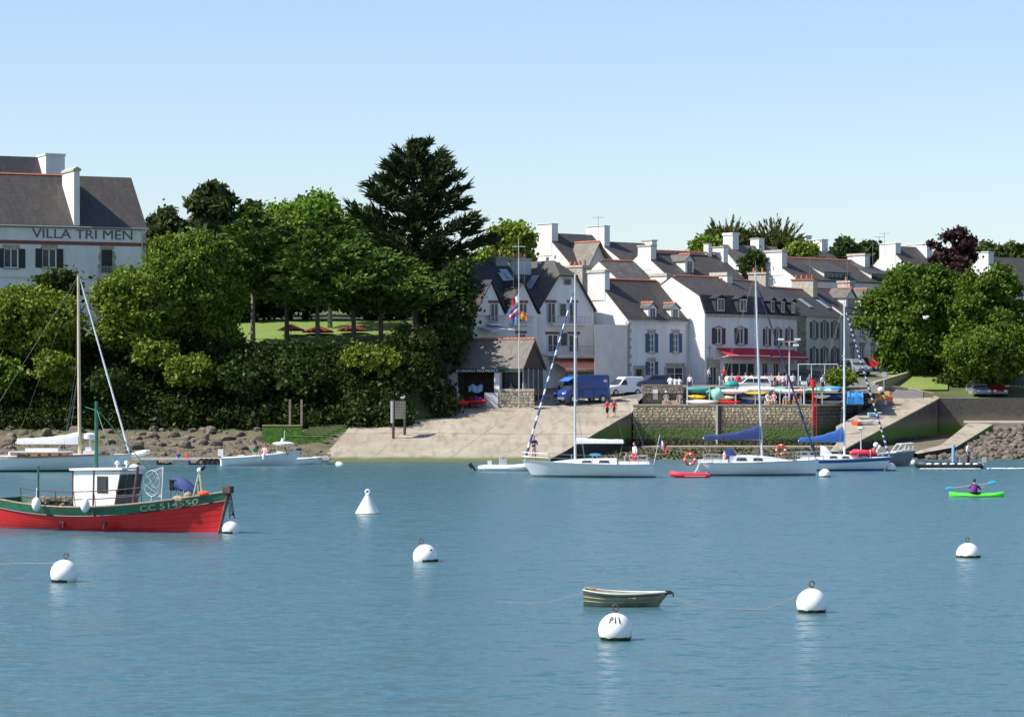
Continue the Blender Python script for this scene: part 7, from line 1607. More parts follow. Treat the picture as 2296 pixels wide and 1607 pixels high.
vt = vehicle('blue_van', 'tall dark blue delivery van parked at the top of the slipway', p, ang, Lv_, 2.0, [(0, .4), (0, 2.55), (.15, 2.66), (3.55, 2.62), (4.1, 2.35), (4.25, 1.75), (4.42, 1.35), (5.15, 1.12), (5.3, .8), (5.3, .4)], 1.3, M['car_blue'], [(4.45, 1.36, 4.22, 1.9)], (.17, .82), .36, [[(3.7, 1.35), (3.75, 1.95), (4.15, 1.95), (4.35, 1.35)]], 'van')
b = MB(); b.prism([(4.08, -.8, 2.38), (4.08, .8, 2.38), (4.75, .78, 2.02), (4.75, -.78, 2.02)], (0, 0, .05)); b.build('sun_visor', mat('sunlit_blue_paint', (.04, .17, .50), .4, .1), vt)  # lighter blue puts the sunlight on this cab panel into its colour
for s_ in (-1, 1):
    b = MB()
    for x in (1.9, 3.25, 3.6): b.bx(x-.012, x+.012, *sorted((s_*.985, s_*1.004)), .55, 1.28)
    b.bx(.3, 3.6, *sorted((s_*.985, s_*1.004)), 1.27, 1.295); b.build('door_seam', M['dark'], vt); b = MB(); b.bx(3.3, 3.5, *sorted((s_*.99, s_*1.03)), 1.05, 1.1); b.build('door_handle', M['black'], vt)
    b = MB(); b.bx(.35, .75, *sorted((s_*.86, s_*.905)), 1.95, 2.2); b.build('panel_mark', M['pale_grey'], vt)
    for q_ in (.17, .82): b = MB(); b.prism([(5.3*q_+.44*math.cos(a), s_*.975, .36+.44*math.sin(a)) for a in [k*math.pi/8 for k in range(9)]], (0, s_*.028, 0)); b.build('wheel_arch', M['black'], vt)
    b = MB(); b.bx(4.5, 4.6, *sorted((s_*1.0, s_*1.2)), 1.35, 1.65); b.build('wing_mirror', M['black'], vt)
p = P(1437, 878, 281); vehicle('white_van', 'small white delivery van with closed rear side panels', (p.x, p.y+1.4, plaza_z(1400, 281)+.0), R(180+30), 4.15, 1.7, [(0, .3), (0, 1.7), (.2, 1.83), (2.1, 1.82), (2.35, 1.62), (2.95, 1.0), (4.0, .84), (4.15, .55), (4.15, .3)], .95, M['car_white'], [(2.98, 1.02, 2.42, 1.58)], (.2, .8), .3, [[(2.0, 1.02), (2.05, 1.5), (2.38, 1.5), (2.75, 1.02)]], 'van')
vehicle('parked_car', 'dark car parked in front of the bay window behind the low wall', (X(1497, 283.5), 283.5, plaza_z(1480, 283.5)+.06), R(180+25), 3.7, 1.6, hatch(3.7, 1.4), .88, M['car_navy'], [(3.7*.72, .95, 3.7*.57, 1.33)], sidewin=hwin(3.7, 1.4, .88))
vehicle('parked_car', 'white estate car parked behind the canoe racks', (X(1727, 281.5), 281.8, plaza_z(1700, 281.8)+.06), R(180+6), 4.2, 1.65, [(0, .3), (0, .9), (.2, 1.38), (.5, 1.42), (2.35, 1.42), (2.95, .92), (4.05, .78), (4.2, .6), (4.2, .3)], .9, M['car_white'], [(2.98, .94, 2.42, 1.36)], sidewin=[[(.25, .96), (.4, 1.32), (1.1, 1.33), (1.1, .96)], [(1.18, .96), (1.18, 1.33), (1.75, 1.33), (1.75, .96)], [(1.83, .96), (1.83, 1.33), (2.35, 1.33), (2.8, .96)]])
p = P(1913, 846, 306); vehicle('parked_car', 'silver people carrier facing the river on the street', (p.x-.3, p.y+3, interp(RB, 306)+.2), R(-70), 4.2, 1.75, hatch(4.2, 1.68, 1.0), 1.0, M['car_silver'], [(3.02, 1.04, 2.38, 1.58)], sidewin=hwin(4.2, 1.68, 1.0))
p = P(1948, 838, 314); vehicle('parked_car', 'dark red car beside the silver people carrier', (p.x, p.y+2.5, interp(RB, 315)+.2), R(-62), 3.9, 1.65, hatch(3.9, 1.42), .9, M['car_red'], [(2.8, .96, 2.2, 1.34)], sidewin=hwin(3.9, 1.42, .9))
p = P(1995, 826, 330); vehicle('parked_car', 'dark blue car parked up the street under the tree', (p.x, p.y, interp(RB, 330)+.15), R(200), 3.9, 1.65, hatch(3.9, 1.42), .9, M['car_navy'], [(2.8, .96, 2.2, 1.34)], sidewin=hwin(3.9, 1.42, .9))
p = P(2195, 897, 292.5); vehicle('parked_car', 'silver hatchback parked under the trees behind the river wall', (p.x, 296, 5.25), R(-84), 3.9, 1.68, hatch(3.9, 1.42), .9, M['car_silver'], [(2.8, .96, 2.2, 1.34)], sidewin=hwin(3.9, 1.42, .9))
p = P(2236, 897, 292.5); vehicle('parked_car', 'red car at the right edge beside the silver hatchback', (p.x, 296, 5.25), R(-86), 3.8, 1.65, hatch(3.8, 1.42), .9, M['car_red'], [(2.75, .96, 2.15, 1.34)], sidewin=hwin(3.8, 1.42, .9))
# two red scooters of the sea on a trolley, and a rolled white sail
for i, (px, py, lb) in enumerate(((1062, 915, 'red and purple jet ski in front of the port office'), (1018, 919, 'red jet ski left of the port office pillar'))):
    q = slip_pt(px, py); t = thing('jet_ski', lb, 'jet ski', q, R(-25+i*15)); b = MB(); rows = []
    for k in range(11): u = k/10; w = .5*math.sin(math.pi*min(.93, .25+u*.7))**.7; rows.append([(-1.2+2.5*u, w*math.cos(a), .55+.22*math.sin(a)+.12*u*u) for a in [j*math.pi/5 for j in range(10)]])
    b.loft(rows, closed=True); b.build('hull', M['red_paint'], t, smooth=True); b = MB(); b.ball((-.4, 0, .9), (.6, .2, .2), 10, 6); b.build('seat', M['maroon'], t, smooth=True); b = MB(); b.tube([(.35, 0, .75), (.2, 0, 1.15)], .1, 6); b.tube([(.2, -.35, 1.15), (.2, .35, 1.15)], .03, 5); b.ball((.6, 0, .85), (.45, .26, .18), 8, 5); b.build('cowl', M['c_purple'] if i == 0 else M['red_paint'], t, smooth=True)
    b = MB(); b.bx(-1.0, 1.2, -.45, -.38, .22, .3); b.bx(-1.0, 1.2, .38, .45, .22, .3); b.bx(-.2, -.1, -.6, .6, .15, .25); b.build('trolley', M['steel'], t)
    for s in (-.62, .62): b = MB(); b.lathe([(.2, -.06), (.2, .06)], 12); w = b.build('wheel', M['black'], t, (-.15, s, .2)); w.rotation_euler.x = R(90)
q = slip_pt(1026, 908); b = MB(); b.tube([(0, 0, 0), (.02, 0, .6), (0, 0, 1.2), (-.05, 0, 1.75)], [.08, .16, .17, .05], 8); tag(b.build('rolled_sail', M['sail_white'], None, q, smooth=True), 'rolled white sail leaning upright by the port office pillar', 'sail')
for px, c, lb in ((1258, 'c_navy', 'blue bag on the ground'),): pass
# ------------------------------------------------------------------ the racks of canoes
def canoe(label, px0, px1, pyc, d, m, r=.26, rz=0.0, name='canoe', flat=1.0):
    L = X(px1, d)-X(px0, d); b = MB(); rows = []
    for i in range(17):
        u = i/16; w = r*1.22*max(.03, math.sin(math.pi*u))**.6; k = .10*abs(2*u-1)**3; rows.append([(L*(u-.5), w*math.cos(a), k+w*flat*.75*math.sin(a)) for a in [j*math.pi/5 for j in range(10)]])
    b.loft(rows, closed=True); o = b.build(name, m, None, P((px0+px1)/2, pyc, d), rz, smooth=True); return tag(o, label, 'canoe', 'canoes stored on the quay')
def rack(label, px0, px1, d, zs):
    x0, x1 = X(px0, d), X(px1, d); t = thing('canoe_rack', label, 'rack', ((x0+x1)/2, d, QZ)); n = max(2, int((x1-x0)/1.6)+1)
    for i in range(n):
        x = lerp(x0, x1, i/(n-1))-(x0+x1)/2; b = MB(); b.tube([(x, -.45, 0), (x, -.45, zs[-1]+.5)], .035, 5); b.tube([(x, .45, 0), (x, .45, zs[-1]+.5)], .035, 5); b.build('upright', M['pale_grey'], t)
        b = MB()
        for z in zs: b.tube([(x, -.5, z), (x, .5, z)], .03, 5)
        b.build('arm', M['pale_grey'], t)
    b = MB(); b.tube([(x0-(x0+x1)/2, .45, zs[-1]+.45), (x1-(x0+x1)/2, .45, zs[-1]+.45)], .03, 5); b.build('top_rail', M['pale_grey'], t)
rack('left rack with green and yellow canoes', 1541, 1590, 272, (.12, .62, 1.15)); rack('middle rack of white canoes', 1606, 1736, 272, (.15, .62, 1.15)); rack('right rack of green and cyan canoes', 1748, 1890, 272, (.15, .62, 1.15))
for a in ((1538, 1592, 873.5, 272, 'teal', .28, 'dark green canoe on top of the left rack'), (1543, 1584, 890, 272, 'yellow', .25, 'yellow canoe in the left rack'), (1538, 1602, 901.5, 270.6, 'gel_white', .26, 'white canoe lying on the quay under the yellow one'), (1581, 1606, 880, 272.6, 'teal', .35, 'short green canoe at the right end of the left rack'),
          (1602, 1680, 877.5, 271.8, 'gel_white', .27, 'white canoe on top of the middle rack, left one'), (1655, 1742, 873, 272.3, 'gel_white', .34, 'large upturned white canoe on top of the middle rack'), (1599, 1650, 892, 271.8, 'mat_cream', .27, 'cream canoe in the middle of the middle rack'), (1608, 1660, 901.5, 271, 'red_paint', .16, 'red canoe on the bottom of the middle rack'),
          (1640, 1690, 884.5, 272, 'navy', .2, 'navy canoe under the white ones'), (1668, 1722, 882, 271.6, 'yellow', .15, 'yellow banded canoe under the large white one'), (1660, 1728, 893, 272, 'mid_grey', .24, 'grey canoe in the lower middle rack'), (1645, 1715, 901.5, 272, 'navy', .22, 'dark blue canoe on the bottom of the middle rack'), (1583, 1612, 901.5, 271.4, 'mid_grey', .22, 'short grey canoe on the quay'),
          (1736, 1800, 877.5, 271.8, 'gel_white', .26, 'white canoe beside the green one on the right rack'), (1735, 1762, 872.5, 272.3, 'mint', .22, 'mint green canoe at the left end of the right rack'), (1775, 1812, 876.5, 271.5, 'c_palepink', .22, 'pink and white canoe on the right rack'), (1795, 1835, 876.5, 272.2, 'teal', .25, 'teal canoe at the middle of the right rack'), (1745, 1805, 885.5, 272, 'navy', .2, 'dark blue canoe under the pink one'),
          (1806, 1868, 874.5, 271.8, 'mint', .26, 'pale green canoe on top of the right rack'), (1846, 1888, 870.5, 272.2, 'cyan', .24, 'cyan canoe on top of the right rack'), (1842, 1882, 875.5, 271.4, 'gel_white', .22, 'short white canoe below the cyan one'), (1820, 1862, 889, 272, 'gel_white', .22, 'white canoe low in the right rack'), (1850, 1895, 890, 272.2, 'navy', .24, 'dark canoe low in the right rack'), (1792, 1846, 901.5, 272.4, 'dark_green', .22, 'dark green canoe on the bottom of the right rack'), (1838, 1892, 901.5, 272, 'mid_grey', .2, 'grey canoe on the bottom of the right rack')):
    canoe(a[6], a[0], a[1], a[2], a[3], M.get(a[4]) or mat('cream_plastic', (.72, .62, .40), .5, .1), a[5])
b = MB(); b.ball((0, 0, 0), (.62, .5, .62), 12, 8); b.v = [(x, y, z+.08*math.sin(x*9)) for x, y, z in b.v]; tag(b.build('boat_cover', M['mint'], None, P(1608, 884, 271.8), smooth=True), 'bulging mint green boat cover between the racks', 'cover')
b = MB(); b.ball((0, 0, 0), (.75, .6, .42), 12, 8); tag(b.build('boat_cover', M['teal'], None, P(1640, 863, 273.4), smooth=True), 'teal tarpaulin bundle above the white canoes', 'cover')
b = MB(); rows = []
for i in range(9): u = i/8; rows.append([(-.75+1.5*u, -.5, 0), (-.75+1.5*u+.06*math.sin(i*2), -.45, .7+.1*math.sin(i*2.3)), (-.75+1.5*u, 0, 1.15+.1*math.sin(i*1.7)), (-.75+1.5*u, .5, .1)])
b.loft(rows); tag(b.build('tarpaulin', M['tarp_blue'], None, (X(1917, 274), 274, QZ), smooth=True), 'bright blue tarpaulin draped over gear at the right end of the quay', 'tarpaulin')
# fishermen's gear at the corner of the quay
def crate(label, px, py, d, m, rz=0, s=(.8, .55, .45)):
    b = MB(); w, dd, h = s; b.bx(-w/2, w/2, -dd/2, dd/2, 0, .05)
    for x in (-w/2, w/2-.04): b.bx(x, x+.04, -dd/2, dd/2, .05, h)
    for y in (-dd/2, dd/2-.04): b.bx(-w/2+.04, w/2-.04, y, y+.04, .05, h)
    tag(b.build('crate', m, None, P(px, py, d), rz), label, 'crate', 'crates on the quay corner')
tan = mat('tan_plastic', (.62, .36, .14), .6, .15)
for a in ((1955, 902, 279, tan, 'tan crate nearest the blue tarpaulin'), (1966, 897, 281, tan, 'tan crate right of the striped jib'), (1979, 893.5, 283, tan, 'tan crate at the back of the gear heap'), (1967, 886, 281, tan, 'upper tan crate stacked at the quay corner'), (1991, 885, 285, tan, 'tan crate beside the upper slip'), (1991, 898, 284.5, M['orange'], 'red crate at the head of the upper slip'), (1980, 905, 280.5, M['mid_grey'], 'grey crate on the sloping quay end')): crate(a[4], a[0], a[1]+2, a[2], a[3], random.uniform(0, 1.5))
b = MB(); b.ball((0, 0, .3), (.3, .3, .28), 10, 7); tag(b.build('white_float', M['buoy_white'], None, P(1975, 880, 281)), 'white float lying on the gear heap at the quay corner', 'float')
def small_dinghy(label, px, py, d, rz, m, L=1.9, name='tender'):
    z = interp(R2, d)+.02; t = thing(name, label, 'dinghy', (X(px, d), d, z), rz); h = Hull(L, .95, .38, .34, .42, .3, .8, 2.0, .05, 0, .4, .7, .3)
    h.strip(MB(), lambda q: 0, lambda q: h.sheer(q), 14, 4).build('hull', m, t, smooth=True); d_ = MB(); h.deck(d_, lambda q: h.sheer(q)-.04, t1=.98); d_.build('cover', m, t); b = MB()
    for s in (-1, 1): b.tube([h.at(i/12, h.sheer(i/12), s) for i in range(13)], .03, 5)
    b.build('gunwale', M['gel_white'], t)
small_dinghy('pale blue dinghy drawn up on the upper slip', 1947, 924, 275.5, R(8), mat('pale_blue_paint', (.22, .45, .70), .5, .12), 1.3); small_dinghy('white dinghy drawn up on the upper slip below the blue one', 1926, 937, 269.8, R(-4), M['gel_white'], 1.5); small_dinghy('small orange dinghy beside the white one on the slip', 1916, 938.5, 269.2, R(60), M['orange'], .8)
# ------------------------------------------------------------------ cafe terrace, awnings, lamp, beacon
def awning(H, u0, u1, z, proj, drop, m, label, val=.25, y0=0.0):
    t = thing('awning', label, 'awning', H.o, H.root.rotation_euler.z); b = MB()
    if True:
        b.prism([(u0, y0-.05, z), (u1, y0-.05, z), (u1, y0-proj, z-drop), (u0, y0-proj, z-drop)], (0, 0, .05)); b.build('canvas', m, t)
        n = max(3, int((u1-u0)/.5))
        v = MB()
        for i in range(n): a, e = lerp(u0, u1, i/n), lerp(u0, u1, (i+1)/n); v.bx(a+.01, e-.01, y0-proj-.03, y0-proj, z-drop-val, z-drop-.02)
        v.build('valance', m, t); r = MB(); r.tube([(u0, y0-proj, z-drop), (u1, y0-proj, z-drop)], .05, 6); r.build('front_bar', M['plain_white'], t)
        r = MB()
        for u in (u0+.1, u1-.1): r.tube([(u, y0, z-drop-.3), (u, y0-proj, z-drop-.02)], .03, 5)
        r.build('arm', M['plain_white'], t)
    return t
zA = Z(781, H2.dist(H2.U(1640), 0))-H2.zb; awning(H2, H2.U(1605), H2L+.1, zA, 1.7, .75, M['red_awning'], 'red awning over the shop front of the mansard house')
hb2 = bpy.data.objects['terraced_mansard_house']
class _F: pass
f = _F(); f.o = hb2.location; f.root = hb2; zB = Z(784, hb2.location.y+3)-hb2.location.z; awning(f, .1, 9.6, zB, 1.7, .75, M['red_awning'], 'red awning over the cafe right of the mansard house')
sa = thing('awning', 'sunlit salmon awning on the tall gabled house', 'awning', H0.o, H0.root.rotation_euler.z); ya, yb = sorted((gy(H0, 1229), gy(H0, 1327))); zt = gz(H0, 806, ya)
b = MB(); b.prism([(-.05, ya, zt), (-.05, yb, zt), (-2.7, yb, zt-.95), (-2.7, ya, zt-.95)], (0, 0, .05)); b.build('canvas', M['salmon'], sa); b = MB()
for i in range(16): a, e = lerp(ya, yb, i/16), lerp(ya, yb, (i+1)/16); b.bx(-2.73, -2.69, a+.01, e-.01, zt-1.2, zt-.97)
b.build('valance', M['salmon'], sa); b = MB(); b.tube([(-2.7, ya, zt-.95), (-2.7, yb, zt-.95)], .05, 6); b.build('front_bar', M['plain_white'], sa)
for y in (ya+.2, (ya+yb)/2, yb-.2): b = MB(); b.tube([(-2.65, y, zt-.95), (-2.65, y, -1.0)], .04, 5); b.build('post', M['maroon'], sa)
def chair_proto():
    t = thing('terrace_chair', 'white plastic terrace chair at a red clothed cafe table', 'chair', (0, 0, 0), 0, 'white chairs of the cafe terrace'); b = MB(); b.bx(-.22, .22, -.22, .22, .42, .46); b.build('seat', M['plain_white'], t); b = MB(); b.bx(-.22, .22, .19, .23, .46, .88); b.build('backrest', M['plain_white'], t)
    for x in (-.19, .19):
        for y in (-.19, .19): b = MB(); b.bx(x-.025, x+.025, y-.025, y+.025, 0, .42); b.build('leg', M['plain_white'], t)
    return t
ch0 = chair_proto(); used = [False]
def chair(x, y, z, rz, label=None):
    if not used[0]: used[0] = True; ch0.location = (x, y, z); ch0.rotation_euler.z = rz; return
    copy_tree(ch0, None, label, (x, y, z), rz)
for i in range(10):
    px = 1634+i*15.5; d = 285.6+(i % 2)*1.3; z = plaza_z(1600, d)+.06; x = X(px, d); t = thing('cafe_table', 'square cafe table under a dark red cloth on the terrace', 'table', (x, d, z), 0, 'red clothed tables of the cafe terrace')
    b = MB(); b.bx(-.38, .38, -.38, .38, .70, .74); b.build('tabletop', M['plain_white'], t); b = MB(); b.lathe([(.2, 0), (.2, .03), (.03, .05), (.03, .7)], 10); b.build('pedestal', M['grey_paint'], t)
    b = MB(); b.bx(-.41, .41, -.41, .41, .745, .76)
    for s in (-1, 1): b.bx(-.41, .41, s*.41-.008, s*.41+.008, .38, .745); b.bx(s*.41-.008, s*.41+.008, -.41, .41, .38, .745)
    tag(b.build('tablecloth', M['c_red'], None, (x, d, z)), 'dark red cloth hanging over a cafe table on the terrace', 'tablecloth', 'red tablecloths of the cafe terrace')
    for k in range(4): a = k*math.pi/2+random.uniform(-.15, .15); chair(x+.72*math.sin(a), d+.72*math.cos(a), z, -a)
for i, (px, c) in enumerate(((1641, 'palepink'), (1672, 'white'), (1700, 'navy'), (1747, 'white'), (1763, 'palepink'))): person('guest %s sitting on the cafe terrace' % ('in pale pink at the left end', 'in white left of the mast', 'in navy right of the mast', 'in white near the lamp post', 'in pale pink right of the lamp post')[i] if False else ('cafe guest '+('in pale pink at the left tables', 'in white left of the yacht mast', 'in navy right of the yacht mast', 'in white near the lamp post', 'in pale pink behind the lamp post')[i]), (X(px, 287.6), 287.6, plaza_z(1650, 287.6)-.02), R(random.uniform(-60, 60)), 'sit', c, 'grey')
for px, d, c, lb in ((1630, 284.7, 'white', 'cafe guest in white at the far left table'), (1655, 284.7, 'red', 'cafe guest in red left of the yacht mast'), (1685, 284.8, 'white', 'cafe guest in white just left of the yacht mast'), (1716, 284.7, 'palepink', 'cafe guest in pale pink just right of the yacht mast'), (1731, 284.9, 'blue', 'cafe guest in blue right of the yacht mast'), (1756, 284.7, 'white', 'cafe guest in white left of the lamp post'), (1779, 284.9, 'white', 'cafe guest in white at the right end tables')): person(lb, (X(px, d), d, plaza_z(1650, d)-.02), R(random.uniform(120, 240)), 'sit', c, 'grey')
for px, d, c, lb in ((1547, 281.5, 'white', 'person in white standing behind the left canoe rack'), (1815, 279.5, 'grey', 'person in grey standing behind the right canoe rack'), (1845, 280.2, 'white', 'person in white standing behind the right canoe rack'), (1624, 288.4, 'red', 'waiter in red beside the shop window')): person(lb, (X(px, d), d, plaza_z(1600, d)+.05), R(random.uniform(-40, 40)), 'stand', c, 'navy')
for i, (px, c) in enumerate(((1762, 'grey'), (1783, 'orange'))): person('person in %s sitting on a crate on the quay near the lamp post' % ('grey', 'orange')[i], (X(px, 270.4), 270.2, 4.4), R(-20+i*50), 'sit', c, 'navy'); b = MB(); b.bx(-.3, .3, -.2, .3, 0, .42); tag(b.build('wooden_box', M['varnish'], None, (X(px, 270.4), 270.25, QZ)), ('left', 'right')[i]+' wooden box used as a seat near the quay lamp post', 'box')
lp = P(1770, 905, 270.5); t = thing('lamp_post', 'tall grey lamp post on the quay with three floodlights', 'lamp post', (lp.x, lp.y, QZ)); H = Z(766, 270.5)-QZ
b = MB(); b.tube([(0, 0, 0), (0, 0, H)], [.09, .055], 8); b.build('pole', M['pale_grey'], t); b = MB(); b.tube([(-.85, 0, H), (.85, 0, H)], .04, 6); b.build('crossbar', M['pale_grey'], t)
for x, z in ((-.8, .22), (.75, .22), (.6, -.32)): b = MB(); b.box((x, -.15, H+z), (.5, .4, .2)); fl = b.build('floodlight', M['plain_white'], t); b = MB(); b.box((x, -.15, H+z-.11), (.42, .32, .03)); b.build('lens', M['glass'], fl)
for px, pyt, lb in ((1803, 862, 'grey post on the quay with a white lantern'),):
    q = P(px, 905, 270.2); t = thing('quay_post', lb, 'post', (q.x, q.y, QZ)); b = MB(); h_ = Z(pyt, 270.2)-QZ; b.tube([(0, 0, 0), (0, 0, h_)], .08, 7); b.build('pole', M['pale_grey'], t); b = MB(); b.box((0, 0, h_+.15), (.5, .4, .32)); b.build('lantern', M['plain_white'], t)
bp = (X(1823, 262.5), 262.5, .3); t = thing('beacon', 'red beacon post with a can topmark in front of the quay corner', 'beacon', bp); H = Z(868, 262.5)-.3
b = MB(); b.tube([(0, 0, -.5), (0, 0, H*.42)], .12, 8); b.build('lower_pole', M['rust'], t); b = MB(); b.tube([(0, 0, H*.42), (0, 0, H)], .105, 8); b.build('pole', M['red_paint'], t); b = MB(); b.lathe([(.2, H), (.26, H+.02), (.26, H+.68), (.2, H+.7)], 14); b.build('can_topmark', M['red_paint'], t, smooth=True)
b = MB()
for i in range(20): b.tube([(.2, -.1, .2+i*.3), (.34, -.1, .2+i*.3)], .018, 4)
b.tube([(.3, -.1, 0), (.3, -.1, H)], .02, 4); b.build('ladder', M['red_paint'], t)
# plaza railing and cafe screen
t = thing('terrace_screen', 'glazed white framed screen at the right end of the cafe terrace', 'screen', (X(1790, 286.5), 286.5, 6.2), R(10))
for i in range(4): x = i*1.35; b = MB(); b.tube([(x, 0, 0), (x, 0, 2.3)], .04, 5); b.build('post', M['plain_white'], t)
b = MB(); b.tube([(0, 0, 2.3), (4.05, 0, 2.3)], .04, 5); b.build('top_rail', M['plain_white'], t)
# sign on the slipway
q = slip_pt(882, 984); t = thing('slipway_sign', 'weathered board on two dark steel posts standing on the slipway', 'sign', q, R(64)); H = 3.3
for x in (0, 2.1): b = MB(); b.bx(x-.09, x+.09, -.09, .09, -.3, H); b.build('post', mat('dark_sign_post', (.045, .03, .025), .7, .3, 5), t)
for k in range(6): z = 1.75+k*.26; b = MB(); b.bx(.1, 2.0, -.13, -.09, z+.01, z+.255); b.build('board', mat('weathered_board', (.42, .385, .28), .85, .35, 3, streak=1), t)
b = MB(); b.bx(-.5, -.1, -.06, -.02, 1.4, H); b.build('side_plate', M['plain_white'], t); b = MB(); b.bx(-.15, 2.25, -.16, .16, H, H+.1); b.build('cap_rail', M['brown_wood'], t)
b = MB(); b.ball((.85, 0, H+.3), (.22, .09, .1), 8, 5); b.ball((1.0, 0, H+.42), .07, 7, 5); b.tube([(.82, 0, H+.08), (.82, 0, H+.25)], .012, 4); o = tag(b.build('seagull', M['pale_grey'], None, q, R(18), smooth=True), 'grey and white gull perched on the slipway sign', 'gull')
# mossy block, its posts and the stepped beams
t = thing('mossy_block', 'low concrete block overgrown with bright green weed', 'block', P(588, 984, 250.5), R(2)); b = MB(); b.bx(0, 3.4, 0, 1.6, -.6, 1.12); b.build('block', M['moss'], t); b = MB(); b.bx(-.03, 3.43, -.03, 1.63, 1.12, 1.2); b.build('cap', mat('weedy_cap', (.30, .30, .15), .9, .3, 4), t)
for px, lb in ((650, 'left one of two tall rusty posts on the mossy block'), (676, 'right one of two tall rusty posts on the mossy block')): q = P(px, 956, 251.3); b = MB(); b.bx(-.09, .09, -.09, .09, -.2, 2.35); tag(b.build('steel_post', mat('old_pile', (.28, .20, .17), .85, .3, 5), None, q), lb, 'post', 'posts on the mossy block')
for i in range(6):
    px, py = lerp(649, 704, i/5), lerp(988, 964, i/5); d = lerp(250.5, 260, i/5); q = P(px, py, d); L = X(px+76, d)-X(px, d); b = MB(); b.bx(0, L, 0, .55, -.9, .38); o = b.build('beam', M['moss'], None, q, R(3)); b = MB(); b.bx(-.02, L+.02, -.02, .57, .38, .44); b.build('top_board', mat('weedy_cap', (.30, .30, .15)), o)
    tag(o, ('lowest', 'second', 'third', 'fourth', 'fifth', 'topmost')[i]+' of the green weedy beams stepped beside the mossy block', 'beam', 'weedy beams by the slipway')
# pontoons
def pontoon(label, px0, px1, d, wdt, rz, cyl=False):
    x0, x1 = X(px0, d), X(px1, d); L = x1-x0; t = thing('pontoon', label, 'pontoon', (x0, d, 0), rz)
    n = int(L/.28)
    for i in range(n): b = MB(); b.bx(L*i/n+.012, L*(i+1)/n-.012, 0, wdt, .46, .5); b.build('plank', mat('pontoon_plank', (.50, .47, .40), .85, .25, 4), t)
    b = MB(); b.bx(0, L, -.05, 0, .36, .52); b.bx(0, L, wdt, wdt+.05, .36, .52); b.build('edge_beam', M['pale_grey'], t)
    k = max(2, int(L/2.2))
    for i in range(k): x = L*(i+.5)/k; b = MB(); b.bx(x-.65, x+.65, .1, wdt-.1, -.2, .36); b.build('float', mat('cream_float', (.55, .52, .42), .7, .15, 3) , t)
    return t
PT = pontoon('long low pontoon between the classic yacht and the motor boat', 296, 512, 231.5, 1.8, 0); pontoon('short pontoon behind the bow of the motor boat', 640, 738, 232.5, 2.2, R(-2))
for i in range(4): b = MB(); b.tube([(.26*math.cos(a), 0, .26*math.sin(a)) for a in [k*math.pi/8 for k in range(17)]], .09, 7); tag(b.build('tyre', M['black'], None, (X(452+i*11, 231.4), 231.36, .18)), 'black tyre fender hanging on the side of the long pontoon', 'tyre', 'tyres on the pontoon')
person('person in red sitting on the long pontoon', (X(398, 232), 232.6, .06), R(30), 'sit', 'blue', 'navy', hair='red', scale=.8); person('child in a red top sitting on the long pontoon', (X(417, 232), 232.6, .1), R(-30), 'sit', 'red', 'white', scale=.7)
TD = thing('upturned_tender', 'white tender hauled up on the near end of the pontoon', 'dinghy', (X(296, 232), 232.2, .5), R(0)); TD.rotation_euler.y = R(-14); b = MB(); rows = []
for i in range(11): u = i/10; w = .38*math.sin(math.pi*min(.95, .2+u*.75))**.5; rows.append([(1.5*u, w*math.cos(a), w*.7*math.sin(a)+.2) for a in [k*math.pi/6 for k in range(12)]])
b.loft(rows, closed=True); b.build('hull', M['gel_white'], TD, smooth=True); b = MB(); b.tube([(0, -.36, .25), (1.4, -.2, .3)], .04, 5); b.build('keel_strip', M['pale_grey'], TD)
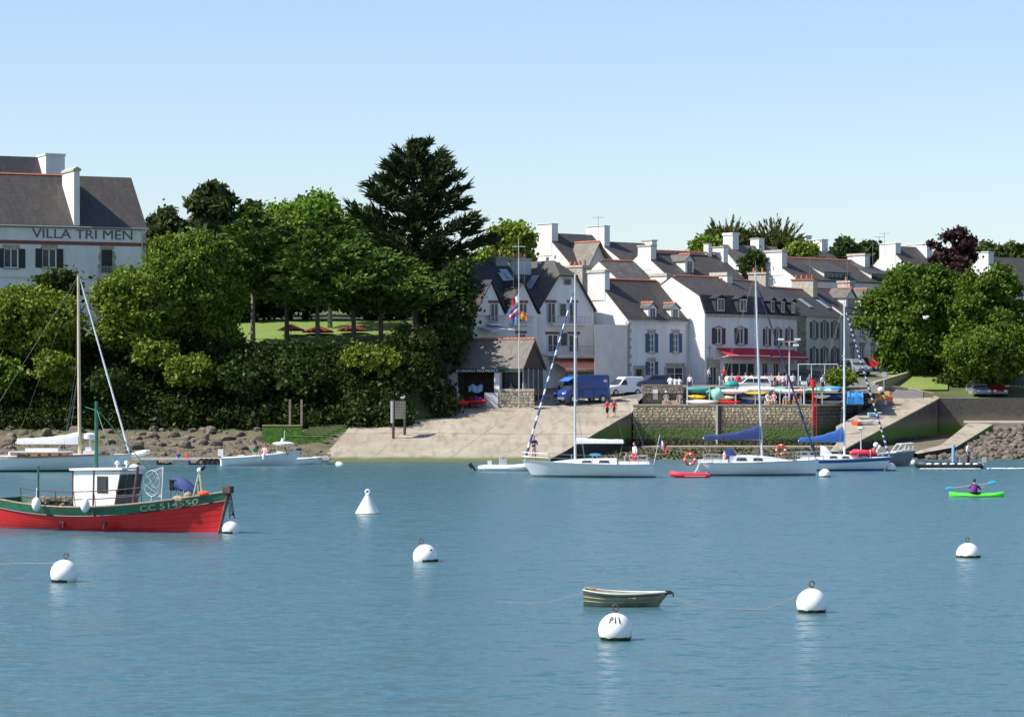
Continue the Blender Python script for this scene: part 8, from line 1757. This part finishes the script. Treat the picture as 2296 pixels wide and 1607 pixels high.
# parasols on the lawn, terrace of the villa, flying gull
for i, (px, py, w, lb) in enumerate(((652, 737, 2.7, 'left one of three dark red parasols on the lawn'), (713, 741, 3.1, 'middle one of three dark red parasols on the lawn'), (791, 738, 3.1, 'right one of three dark red parasols on the lawn'))):
    d = 283+i; q = P(px, py+2, d); g = ground_z(q.x, d)+.05; t = thing('parasol', lb, 'parasol', (q.x, d, g), 0, 'parasols on the lawn'); h_ = q.z-g; b = MB()
    r = w/2; rim = [Vector((r*math.cos(a), r*math.sin(a), h_)) for a in [k*math.pi/4 for k in range(8)]]; top = Vector((0, 0, h_+.62))
    for k in range(8): b.add([rim[k], rim[(k+1) % 8], top], [(0, 1, 2)]); b.quad(rim[k], rim[(k+1) % 8], rim[(k+1) % 8]-Vector((0, 0, .12)), rim[k]-Vector((0, 0, .12)))
    b.build('canopy', M['parasol'], t); b = MB(); b.tube([(0, 0, 0), (0, 0, h_+.6)], .03, 6); b.build('pole', M['brown_wood'], t); b = MB(); b.lathe([(.3, 0), (.3, .08), (.06, .14)], 12); b.build('foot', M['stone_grey'], t)
    b = MB()
    for k in range(8): b.tube([top*.98, rim[k]*.98+Vector((0, 0, .02))], .012, 4)
    b.build('rib', M['brown_wood'], t)
for i, (px, py, c, lb) in enumerate(((247, 771, 'white', 'guest in white at the left of the villa garden terrace'), (266, 772, 'palepink', 'guest in pale pink on the villa garden terrace'), (283, 772, 'khaki', 'guest in khaki on the villa garden terrace'), (297, 772, 'white', 'second guest in white on the villa garden terrace'), (362, 773, 'white', 'guest in white at the right of the villa garden terrace'))):
    d = 270.6; q = P(px, py, d); chair(q.x, d, q.z-.1, R(180), 'white garden chair on the terrace below the villa'); person(lb, (q.x, d-.02, q.z-.1), R(random.uniform(-40, 40)), 'sit', c, 'grey')
tb = MB(); a = P(225, 773, 271.4); e = P(395, 773, 271.4); tb.prism([(a.x, 269.6, a.z-.35), (e.x, 269.6, a.z-.35), (e.x, 273, a.z-.35), (a.x, 273, a.z-.35)], (0, 0, .22)); tag(tb.build('garden_terrace', M['slip']), kind='structure')
g = thing('flying_gull', 'white gull flying in front of the round green tree', 'gull', P(2075, 714, 260), R(200)); b = MB(); b.ball((0, 0, 0), (.24, .08, .08), 9, 6); b.build('body', M['plain_white'], g, smooth=True)
for s in (-1, 1): b = MB(); b.prism([(.1, s*.05, .02), (-.08, s*.05, .02), (-.10, s*.35, .22), (-.05, s*.62, .16), (.08, s*.35, .24)], (0, 0, .02)); b.build('wing', M['plain_white'], g)
# lamp globe sign on the street, bollards
q = P(1235, 878, 276); 
for px, lb in ((2004, 'pale round sign on a post beside the street wall'),): q = P(px-22, 873, 290); t = thing('street_sign', lb, 'sign', (q.x, q.y, 5.1)); b = MB(); b.tube([(0, 0, 0), (0, 0, 2.3)], .04, 6); b.build('post', M['pale_grey'], t); b = MB(); b.lathe([(.28, 0), (.28, .03)], 18); o = b.build('disc', M['pale_grey'], t, (0, -.05, 2.4)); o.rotation_euler.x = R(90)
for o_ in list(bpy.data.objects):
    if o_.type == 'MESH' and o_.users == 0: bpy.data.objects.remove(o_)
